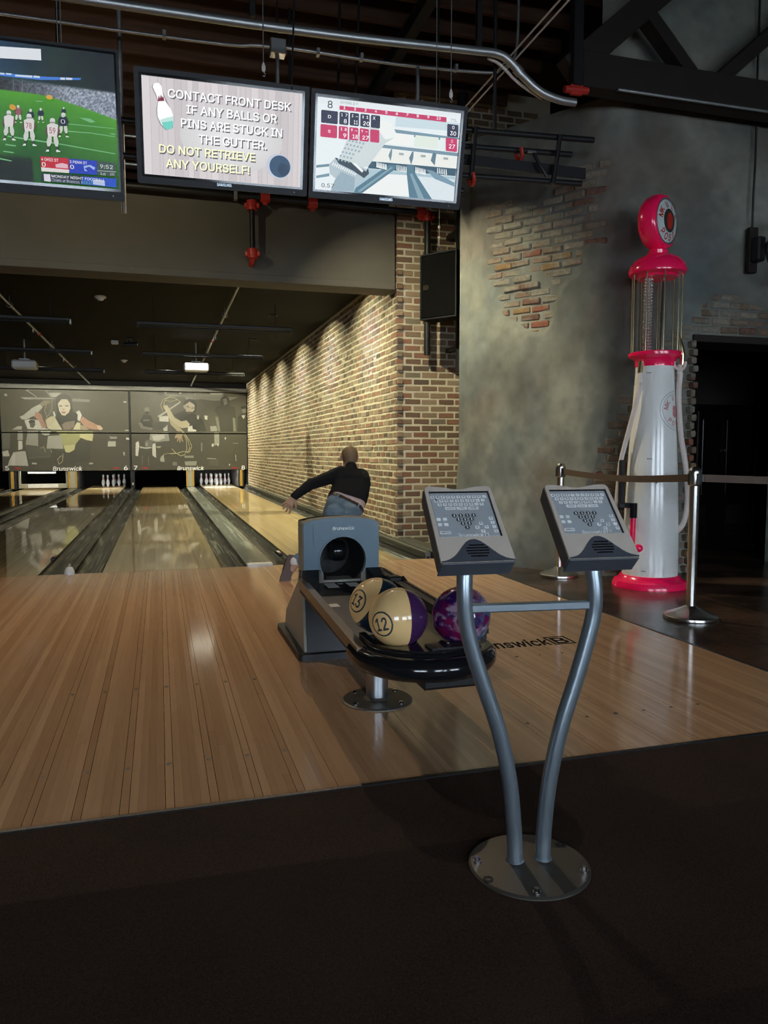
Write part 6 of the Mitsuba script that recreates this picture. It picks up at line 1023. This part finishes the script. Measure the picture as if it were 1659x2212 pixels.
# globe: a thick drum whose face looks down the hall
fa = math.radians(152.7); fn = np.array([math.sin(fa), math.cos(fa), 0]); gx_ = np.cross([0, 0, 1.0], fn)
MG = frame(GP+[0, 0, 2.872], gx_, (0, 0, 1))
dr_ = [(0, -0.098), (0.13, -0.098), (0.178, -0.084), (0.204, -0.050), (0.213, -0.01), (0.210, 0.030), (0.198, 0.056), (0.184, 0.067), (0.172, 0.070), (0.172, 0.060), (0, 0.060)]
put(k+'__globe', moved(lathe(dr_, 64), MG), 'mat_pump_red', 40)
mat('mat_face_glass', (0.50, 0.57, 0.55), 0.06, spec=0.7, clearcoat=1.0)
face_z = lambda r_: 0.064+0.030*(1-(r_/0.172)**2)
fk = put(k+'__globe_face', moved(lathe([(0.172, 0.056), (0.172, 0.064), (0.14, face_z(0.14)), (0.10, face_z(0.10)), (0.05, face_z(0.05)), (0, face_z(0))], 64), MG), 'mat_face_glass', 50)
put(fk+'__rim', moved(lathe([(0.160, 0.068), (0.168, 0.0715), (0.176, 0.0715), (0.176, 0.062), (0.160, 0.062), (0.160, 0.068)], 64), MG), 'mat_galv', 40)
def face_decal(g, M0, lift):
    m = top_only(g).subdivide_to_size(0.02); v = np.array(m.vertices)
    v4 = np.c_[v[:, :2], np.zeros(len(v)), np.ones(len(v))]@M0.T; rr = np.hypot(v4[:, 0], v4[:, 1]); return trimesh.Trimesh(np.c_[v4[:, 0], v4[:, 1], face_z(rr)+lift], m.faces, process=False)
def arc_text(t, rad, h, a0, a1, inward=False):
    out = []
    for i, ch in enumerate(t):
        a = a0+(a1-a0)*i/max(1, len(t)-1)
        if ch == ' ': continue
        g = text(ch, h, 0.001, True, None, 0, True)
        up = np.array([math.cos(a), math.sin(a)])*(-1 if inward else 1); xr = np.array([up[1], -up[0]])
        Mx = np.eye(4); Mx[:2, 0], Mx[:2, 1] = xr, up; p = np.array([math.cos(a), math.sin(a)])*rad-up*h/2; Mx[:2, 3] = p
        out.append(moved(g, Mx))
    return cat_(out)
put(fk+'__medallion', moved(face_decal(prism(Point(0, 0).buffer(0.088, 40), 0.001), np.eye(4), 0.0008), MG), 'mat_plate', True)
put(fk+'__red_crest', moved(face_decal(prism(unary_union([Point(0.0, 0.02).buffer(0.04, 16), affinity.scale(Point(0, -0.03).buffer(0.045, 16), 0.9, 0.8), sbox(-0.045, -0.03, 0.045, 0.03)]), 0.001), np.eye(4), 0.0014), MG), 'mat_red_paint', True)
put(fk+'__lettering', moved(cat_([face_decal(arc_text('MK U I S', 0.122, 0.044, math.radians(165), math.radians(25)), np.eye(4), 0.001), face_decal(arc_text('POST', 0.124, 0.046, math.radians(228), math.radians(312), True), np.eye(4), 0.001)]), MG), 'mat_red_paint', True)
# round decal on the column
def colr(z): return np.interp(z, [0.098, 0.30, 0.60, 0.90, 1.20, 1.48, 1.70], [0.216, 0.214, 0.206, 0.194, 0.178, 0.161, 0.148])
def col_decal(g, zc, az, lift=0.0008):
    m = top_only(g).subdivide_to_size(0.015); v = np.array(m.vertices); z = zc+v[:, 1]; rr = colr(z)+lift
    a = math.radians(az)-v[:, 0]/rr
    return trimesh.Trimesh(np.c_[GP[0]+rr*np.sin(a), GP[1]+rr*np.cos(a), z], m.faces, process=False)
mat('mat_decal_red', (0.52, 0.19, 0.21), 0.3); mat('mat_decal_grey', (0.33, 0.36, 0.38), 0.3)
put(k+'__column_ring', col_decal(prism(unary_union([Point(0, 0).buffer(0.152, 48).difference(Point(0, 0).buffer(0.148, 48)), Point(0, 0).buffer(0.132, 48).difference(Point(0, 0).buffer(0.129, 48))]), 0.001), 1.405, 148), 'mat_decal_grey', True)
put(k+'__column_lettering', col_decal(cat_([arc_text('MK U I S', 0.100, 0.036, math.radians(165), math.radians(15)), arc_text('POST', 0.100, 0.036, math.radians(228), math.radians(312), True), prism(unary_union([Point(0, 0.012).buffer(0.03, 12), Point(0, -0.022).buffer(0.032, 12)]), 0.001)]), 1.405, 148), 'mat_decal_red', True)
for zc, az, w in ((1.70, 232, 0.035), (1.03, 222, 0.04), (0.145, 228, 0.035)):
    put(k+'__small_mark', col_decal(prism(unary_union([sbox(-w/2+i*w/6, -0.003-(i % 3)*0.001, -w/2+i*w/6+w/9, 0.004-(i % 2)*0.003) for i in range(6)]), 0.001), zc, az), 'mat_ink', True)
put(k+'__chip_mark', col_decal(prism(Polygon([(-0.02, 0.02), (0.005, 0.022), (0.022, 0.0), (0.002, -0.024), (-0.012, -0.02), (0.006, 0.0)]), 0.001), 0.86, 206), 'mat_cream', True)
# hoses, hook, nozzle
GR, GF = np.array([0.812, -0.5835, 0]), np.array([0.5835, 0.812, 0])
W = lambda r_, u_, z_: GP+GR*r_-GF*u_+VU*z_     # right of the pump, towards the camera, up
hk = put(k+'__hose', tube([W(-0.105, 0.12, 1.78), W(-0.108, 0.14, 1.62), W(-0.115, 0.15, 1.555), W(-0.155, 0.15, 1.37), W(-0.20, 0.13, 1.18), W(-0.24, 0.11, 0.995), W(-0.262, 0.10, 0.70), W(-0.265, 0.10, 0.50), W(-0.22, 0.09, 0.36)], 0.019, 14, 6), 'mat_hose', 50)
put(hk+'__fitting', cyl(W(-0.104, 0.12, 1.79), W(-0.107, 0.13, 1.70), 0.021, 14), 'mat_brass', 40)
hk = put(k+'__hose', tube([W(0.190, 0.03, 1.70), W(0.182, 0.03, 1.555), W(0.192, 0.03, 1.37), W(0.212, 0.03, 1.18), W(0.245, 0.03, 0.995), W(0.265, 0.03, 0.80), W(0.265, 0.03, 0.62), W(0.235, 0.02, 0.50), W(0.18, 0.0, 0.43)], 0.021, 14, 6), 'mat_hose', 50)
put(hk+'__fitting', cyl(W(0.187, 0.03, 1.765), W(0.185, 0.03, 1.69), 0.022, 14), 'mat_hose', 40)
put(k+'__hook', tube([W(0.14, 0.03, 1.80), W(0.145, 0.04, 1.755), W(0.18, 0.05, 1.725), W(0.215, 0.05, 1.74), W(0.225, 0.05, 1.785)], 0.012, 10, 5), 'mat_hose', 50)
put(k+'__nozzle', tube([W(0.20, 0.045, 1.76), W(0.20, 0.045, 1.84), W(0.19, 0.05, 1.91), W(0.172, 0.05, 1.985)], [0.018, 0.022, 0.016, 0.007], 12, 5), 'mat_brass', 50)
put(k+'__crank_bracket', cat_([tube([W(-0.252, 0.10, 1.02), W(-0.25, 0.10, 1.10), W(-0.243, 0.10, 1.16), W(-0.234, 0.10, 1.10), W(-0.234, 0.10, 1.00)], 0.010, 8, 4), bx(-0.018, 0.018, -0.018, 0.018, 0, 0.40, 0.004).apply_translation(W(-0.228, 0.13, 0.62)), moved(bx(0, 0.05, -0.12, 0.02, -0.02, 0.02, 0.006), frame(W(-0.24, 0.16, 0.665), GR, GF))]), 'mat_black', 30)
put(k+'__crank_handle', cyl(W(-0.135, 0.26, 0.34), W(-0.13, 0.25, 0.60), 0.021, 20), 'mat_pump_red', 40)
put(k+'__crank_cap', cat_([cyl(W(-0.13, 0.25, 0.57), W(-0.13, 0.25, 0.685), 0.028, 20), moved(bx(-0.11, 0.01, -0.02, 0.02, -0.02, 0.02, 0.005), frame(W(-0.13, 0.23, 0.665), GR, GF))]), 'mat_black_gloss', 30)
put(k+'__crank_knob', trimesh.creation.icosphere(3, 0.032).apply_translation(W(-0.085, 0.27, 0.335)), 'mat_pump_red', True)
# ---------------------------------------------------------------- stanchions and belts
def stanchion(x, y, lab):
    k = thing('barrier_stanchion', lab, 'stanchion')
    put(k+'__base', lathe([(0, 0), (0.168, 0), (0.170, 0.006), (0.168, 0.020), (0.158, 0.028), (0.10, 0.050), (0.05, 0.074), (0.034, 0.085), (0, 0.085)], 64, (x, y, 0)), 'mat_brushed', 30)
    put(k+'__post', cyl((x, y, 0.06), (x, y, 0.90), 0.0305, 32), 'mat_brushed', 40)
    put(k+'__head', lathe([(0, 0.865), (0.0335, 0.865), (0.0405, 0.877), (0.0405, 0.955), (0.032, 0.978), (0.015, 0.988), (0, 0.99)], 40, (x, y, 0)), 'mat_brushed', 40)
    for a in (0.0, 1.5708, 3.1416, 4.7124):
        d = np.array([math.cos(a-0.12), math.sin(a-0.12), 0]); e = np.array([-d[1], d[0], 0])
        put(k+'__belt_slot', moved(bx(-0.012, 0.012, -0.04, 0.035, -0.002, 0.004, 0.002), frame(np.array([x, y, 0.912])+d*0.0382, e, (0, 0, 1))), 'mat_black', False)
stanchion(3.33, -1.37, 'brushed steel barrier post farther back, beside the plaster wall')
stanchion(3.30, -3.13, 'brushed steel barrier post nearest the camera, in front of the gas pump')
def belt(a, b, lab):
    k = thing('barrier_belt', lab, 'belt'); a, b = np.array(a, float), np.array(b, float); n = np.cross(b-a, [0, 0, 1.0]); n /= np.linalg.norm(n)
    L = [a+(b-a)*t-np.array([0, 0, 0.03*math.sin(math.pi*t)]) for t in np.linspace(0, 1, 13)]
    V, F = [], []
    for p in L: V += [p+n*0.0008+[0, 0, 0.024], p+n*0.0008-[0, 0, 0.024], p-n*0.0008-[0, 0, 0.024], p-n*0.0008+[0, 0, 0.024]]
    for i in range(len(L)-1):
        for j in range(4): F.append([4*i+j, 4*i+(j+1) % 4, 4*i+4+(j+1) % 4, 4*i+4+j])
    put(k+'__webbing', (np.array(V), np.array(F)), 'mat_belt', False)
    put(k+'__clip', moved(bx(-0.006, 0.006, -0.026, 0.026, -0.01, 0.01, 0.003), frame(L[0], n, (0, 0, 1))), 'mat_black', False)
belt((3.330, -1.412, 0.915), (3.302, -3.088, 0.915), 'brown barrier belt stretched between the two steel posts in front of the gas pump')
belt((3.348, -3.149, 0.915), (6.2, -4.35, 0.90), 'brown barrier belt running from the near steel post out to the right')
# ---------------------------------------------------------------- the bowler
def sph(p, r, n=20): return m3.Manifold.sphere(r, n).translate([float(v) for v in p])
def bone(a, b, ra, rb): return m3.Manifold.batch_hull([sph(a, ra), sph(b, rb)])
def chain(pts, rs):
    return [bone(pts[i], pts[i+1], rs[i], rs[i+1]) for i in range(len(pts)-1)]
def fuse(bones, res=0.018, it=10):
    m = m3.Manifold.batch_boolean(bones, m3.OpType.Add).refine_to_length(res)
    t = unmani(m); t.merge_vertices(); trimesh.smoothing.filter_taubin(t, 0.5, 0.53, it); return t
J = dict(head=(1.766, -0.06, 1.045), neck=(1.762, -0.13, 0.935), shL=(1.615, -0.215, 0.872), shR=(1.885, -0.155, 0.842), chest=(1.735, -0.24, 0.800), mid=(1.690, -0.33, 0.715), waist=(1.625, -0.42, 0.640),
         pel=(1.585, -0.50, 0.560), hipL=(1.510, -0.50, 0.530), hipR=(1.665, -0.49, 0.520), elbL=(1.335, -0.32, 0.790), wrL=(1.165, -0.41, 0.686), elbR=(1.90, 0.08, 0.720), wrR=(1.80, 0.28, 0.80),
         kneeL=(1.56, -0.02, 0.43), ankL=(1.58, -0.20, 0.075), toeL=(1.60, -0.02, 0.04), kneeR=(1.42, -0.72, 0.27), ankR=(1.075, -0.90, 0.135), toeR=(1.01, -0.90, 0.035))
J = {a: np.array(b, float) for a, b in J.items()}
j = J
person = thing('person', 'man with cropped hair in black sweater and blue jeans, bending low, left arm out', 'person')
legs = chain([j['hipL'], j['kneeL'], j['ankL']], [0.088, 0.062, 0.042])+chain([j['ankL'], j['toeL']], [0.04, 0.032])+chain([j['hipR'], j['kneeR'], j['ankR']], [0.088, 0.062, 0.042])+chain([j['ankR'], j['toeR']], [0.04, 0.03])
def torso_bones(g=0.0):
    o = np.array([0.01, 0, 0])
    ll = lambda p, dx, dz=0: p+np.array([dx, 0, dz])
    H = lambda *s: m3.Manifold.batch_hull([sph(p, r+g) for p, r in s])
    return [H((ll(j['shL'], 0.03), 0.072), (ll(j['shR'], -0.03), 0.075), (ll(j['chest'], -0.085, 0.02), 0.085), (ll(j['chest'], 0.095, -0.01), 0.085)),
            H((ll(j['chest'], -0.085), 0.085), (ll(j['chest'], 0.095, -0.02), 0.085), (ll(j['mid'], -0.075), 0.082), (ll(j['mid'], 0.10, -0.03), 0.082)),
            H((ll(j['mid'], -0.075), 0.082), (ll(j['mid'], 0.10, -0.03), 0.082), (ll(j['waist'], -0.065, 0.02), 0.080), (ll(j['waist'], 0.11, -0.05), 0.080))]
pelvis = [m3.Manifold.batch_hull([sph(j['waist']+[-0.07, 0, 0.005], 0.074), sph(j['waist']+[0.10, 0, -0.06], 0.074), sph(j['hipL'], 0.092), sph(j['hipR'], 0.092)]),
          bone(j['hipL']+[0.0, -0.045, 0.0], j['hipL']+[0.02, -0.02, -0.03], 0.084, 0.07), bone(j['hipR']+[-0.02, -0.045, -0.005], j['hipR']+[-0.02, -0.02, -0.03], 0.084, 0.07)]
armL = lambda g: chain([j['shL']+[0.02, 0, 0], j['shL']+[-0.04, -0.01, -0.012], j['elbL'], j['wrL']], [0.07+g, 0.058+g, 0.043+g, 0.029+g])
armR = lambda g: chain([j['shR']+[-0.02, 0, 0], j['elbR'], j['wrR']], [0.066+g, 0.045+g, 0.030+g])
neck = chain([j['chest']+[0, 0.05, 0.06], j['neck'], j['head']+[0, -0.01, -0.05]], [0.062, 0.054, 0.055])
skull = [m3.Manifold.batch_hull([sph(j['head']+[0, -0.025, 0.022], 0.076), sph(j['head']+[0, 0.03, 0.018], 0.070), sph(j['head']+[0, 0.055, -0.06], 0.048), sph(j['head']+[0, -0.04, -0.035], 0.062)]),
         bone(j['head']+[0, 0.10, -0.015], j['head']+[0, 0.108, -0.035], 0.010, 0.014), bone(j['head']+[-0.02, 0.085, -0.075], j['head']+[0.02, 0.085, -0.075], 0.012, 0.012)]
ears = [m3.Manifold.batch_hull([sph(j['head']+[s*0.078, 0.0, 0.002], 0.013), sph(j['head']+[s*0.080, 0.005, -0.036], 0.009), sph(j['head']+[s*0.072, 0.015, -0.01], 0.008)]) for s in (-1, 1)]
def hand(w, d, out, thumbdir):
    d = d/np.linalg.norm(d); out = out/np.linalg.norm(out); n = np.cross(d, out)
    palm = [m3.Manifold.batch_hull([sph(w, 0.024), sph(w+d*0.075+out*0.032, 0.013), sph(w+d*0.080-out*0.030, 0.012), sph(w+d*0.05, 0.018)])]
    B = list(palm)
    for o_, L, sp, cl in ((0.033, 0.066, 0.30, 0.10), (0.012, 0.076, 0.08, 0.02), (-0.010, 0.072, -0.12, 0.05), (-0.030, 0.056, -0.34, 0.10)):
        a = w+d*0.078+out*o_; dd = d*math.cos(sp)+out*math.sin(sp); b = a+dd*L*0.5-n*cl*L; c = b+dd*L*0.42-n*(cl+0.25)*L*0.6
        B += chain([a, b, c], [0.0098, 0.0088, 0.0075])
    a = w+d*0.022+out*0.026; b = a+(d*0.55+out*0.8-n*0.25)*0.042; c = b+(d*0.8+out*0.45-n*0.3)*0.032
    B += chain([a, b, c], [0.014, 0.011, 0.009])
    return B
dL = (j['wrL']-j['elbL']); hd = np.array([-0.62, -0.25, -0.74])
handL = hand(j['wrL']+0.012*hd, hd, np.array([0.70, -0.35, -0.60]), 1)
handR = hand(j['wrR'], j['wrR']-j['elbR']+[0, 0, 0.1], np.array([-0.8, 0.3, 0.2]), 1)
coarse = legs+torso_bones(-0.008)+pelvis+armL(-0.008)+armR(-0.008)+neck+skull+ears
bodym = m3.Manifold.batch_boolean(coarse, m3.OpType.Add).refine_to_length(0.016); hm = m3.Manifold.batch_boolean(handL+handR, m3.OpType.Add).refine_to_length(0.004)
tb = unmani(bodym); tb.merge_vertices(); trimesh.smoothing.filter_taubin(tb, 0.5, 0.53, 8)
th = unmani(hm); th.merge_vertices(); trimesh.smoothing.filter_taubin(th, 0.5, 0.53, 6)
try: bodyall = unmani(mani(tb)+mani(th))
except Exception: bodyall = cat_([tb, th])
put(person+'__body', bodyall, 'mat_skin', True, label='bare skin of head, neck and hands')
ch = skull[0].trim_by_plane([0, -0.62, 0.78], float(np.dot(j['head']+[0, -0.03, -0.025], [0, -0.62, 0.78]))) if hasattr(m3.Manifold, 'trim_by_plane') else skull[0]
hairm = fuse([skull[0].translate([0, 0, 0])], 0.012, 6); hc = j['head']
hv = hairm.vertices-hc; hairm.vertices = hc+hv*1.02+hairm.vertex_normals*0.0015
kf = hairm.triangles_center-hc; keepf = (kf[:, 1]*0.8-kf[:, 2]*0.75 < 0.025) & (kf[:, 2] > -0.055); hairm.update_faces(keepf)
put(person+'__cropped_hair', hairm, 'mat_hair', True, label='close-cropped brown hair')
# clothes: sweater and jeans cut at the waist, the pink undershirt and the belt between them
WC = j['waist']+np.array([0.02, -0.02, -0.005])
NB = np.array([0.50, 0.42, 0.757]); NB /= np.linalg.norm(NB); NS = np.array([0.26, 0.48, 0.838]); NS /= np.linalg.norm(NS)
def solid(bones): return m3.Manifold.batch_boolean(bones, m3.OpType.Add)
def cut(m, n, p): return m.trim_by_plane([float(v) for v in n], float(np.dot(n, p)))
def soft(m, res=0.014, it=6):
    t = unmani(m.refine_to_length(res)); t.merge_vertices(); trimesh.smoothing.filter_taubin(t, 0.5, 0.53, it); return t
allb = torso_bones(0.006)+pelvis
wl = WC-np.array([0.14, 0, 0])
sw = soft(cut(solid(torso_bones(0.012)), NS, wl+np.array([0, 0, 0.085]))+solid(armL(0.010)+armR(0.010)+[bone(j['chest']+[0, 0.03, 0.05], j['neck']+[0, -0.01, 0.005], 0.080, 0.060)]), 0.014, 8)
sw.vertices += sw.vertex_normals*(0.012*(meshkit.fbm(np.array(sw.vertices)*[14, 14, 30], 3)-0.5))[:, None]
put(person+'__sweater', sw, 'mat_sweater', True, label='black long-sleeved sweater')
put(person+'__undershirt', soft(solid(torso_bones(0.001)), 0.016, 4), 'mat_undershirt', True, label='strip of pale pink undershirt above the belt')
hip = [m3.Manifold.batch_hull([sph(j['waist']+[-0.07, 0, 0.005], 0.086), sph(j['waist']+[0.11, 0, -0.05], 0.086), sph(j['hipL'], 0.104), sph(j['hipR'], 0.104), sph(j['mid']+[-0.06, 0, 0], 0.086), sph(j['mid']+[0.10, 0, -0.03], 0.086)])]
seat = [bone(j['hipL']+[-0.01, -0.06, 0.015], j['hipL']+[0.02, -0.03, -0.03], 0.090, 0.08), bone(j['hipR']+[-0.01, -0.06, 0.005], j['hipR']+[-0.02, -0.03, -0.03], 0.090, 0.08)]
lg = chain([j['hipL'], j['kneeL'], j['ankL']], [0.098, 0.072, 0.054])+chain([j['hipR'], j['kneeR'], j['ankR']+[0.03, 0.01, 0.03]], [0.098, 0.072, 0.056])
jn = soft(cut(solid(hip+seat), -NB, WC)+solid(lg), 0.012, 5); jn.vertices += jn.vertex_normals*(0.016*(meshkit.fbm(np.array(jn.vertices)*[20, 20, 26], 3)-0.5))[:, None]
put(person+'__jeans', jn, 'mat_denim', True, label='faded blue jeans')
bb = [m3.Manifold.batch_hull([sph(j['waist']+[-0.07, 0, 0.005], 0.092), sph(j['waist']+[0.11, 0, -0.05], 0.092), sph(j['hipL'], 0.110), sph(j['hipR'], 0.110), sph(j['mid']+[-0.06, 0, 0], 0.092), sph(j['mid']+[0.10, 0, -0.03], 0.092)])]
band = lambda lo, hi: cut(cut(solid(bb), NB, WC+NB*lo), -NB, WC+NB*hi)
put(person+'__belt', unmani(band(-0.036, -0.006)), 'mat_leather', 30, label='dark brown leather belt')
ctrb = np.array(unmani(band(-0.03, 0.0)).vertices); mid_ = ctrb.mean(0)
for dx in (-0.055, 0.115):
    near = ctrb[np.argsort(np.abs(ctrb[:, 0]-(mid_[0]+dx))+0.5*(ctrb[:, 1]-ctrb[:, 1].min()))[0]]
    put(person+'__belt_loop', moved(bx(-0.007, 0.007, -0.034, 0.030, -0.004, 0.004, 0.002), frame(near+[0, -0.002, 0]-NB*0.012, np.cross(NB, [0, -1, 0])*-1, NB)), 'mat_denim', False)
# shoes: front shoe flat, rear shoe on its toe with the sole towards the camera
def shoe(heel, toe, up, name='shoe'):
    heel, toe, up = (np.array(v, float) for v in (heel, toe, up)); d = toe-heel; L = np.linalg.norm(d); d /= L; up = up-d*(up@d); up /= np.linalg.norm(up); sd = np.cross(up, d)
    sole_o = [(-0.032, 0.02), (-0.026, 0.005), (0, 0), (0.026, 0.005), (0.032, 0.02), (0.034, 0.08), (0.031, 0.13), (0.042, 0.20), (0.040, 0.245), (0.024, 0.272), (0, 0.280), (-0.024, 0.272), (-0.042, 0.245), (-0.045, 0.20), (-0.034, 0.13), (-0.034, 0.08)]
    M = frame(heel, sd, d)
    if M[:3, 2]@up < 0: M = frame(heel, -sd, d)
    so = prism(Polygon(sole_o).buffer(0.003, 4), 0.020)
    sk = put(person+'__'+name, moved(hullshoe(), M), 'mat_leather', True)
    put(sk+'__sole', moved(so, M), 'mat_sole', False)
    return sk
def hullshoe():
    B = [m3.Manifold.batch_hull([sph((0, 0.035, 0.04), 0.034), sph((0, 0.06, 0.09), 0.036), sph((0, 0.13, 0.05), 0.036), sph((-0.01, 0.19, 0.035), 0.032), sph((0.012, 0.19, 0.035), 0.032)]),
         m3.Manifold.batch_hull([sph((-0.012, 0.19, 0.032), 0.032), sph((0.012, 0.19, 0.032), 0.032), sph((-0.006, 0.24, 0.030), 0.026), sph((0.006, 0.24, 0.03), 0.026)])]
    t = fuse(B, 0.012, 6); t.vertices[:, 2] = np.maximum(t.vertices[:, 2], 0.015); return t
shoe((1.585, -0.265, 0.0), (1.60, 0.0, 0.0), (0, 0, 1))
shoe((1.055, -0.91, 0.215), (0.985, -0.95, 0.004), (0.10, 0.97, 0.20))
put(person+'__sock', fuse(chain([j['ankR']+[-0.0, 0, 0.02], j['ankR']+[0.10, 0.05, 0.05]], [0.046, 0.05]), 0.014, 4), 'mat_white', True, label='white sock of the trailing foot')
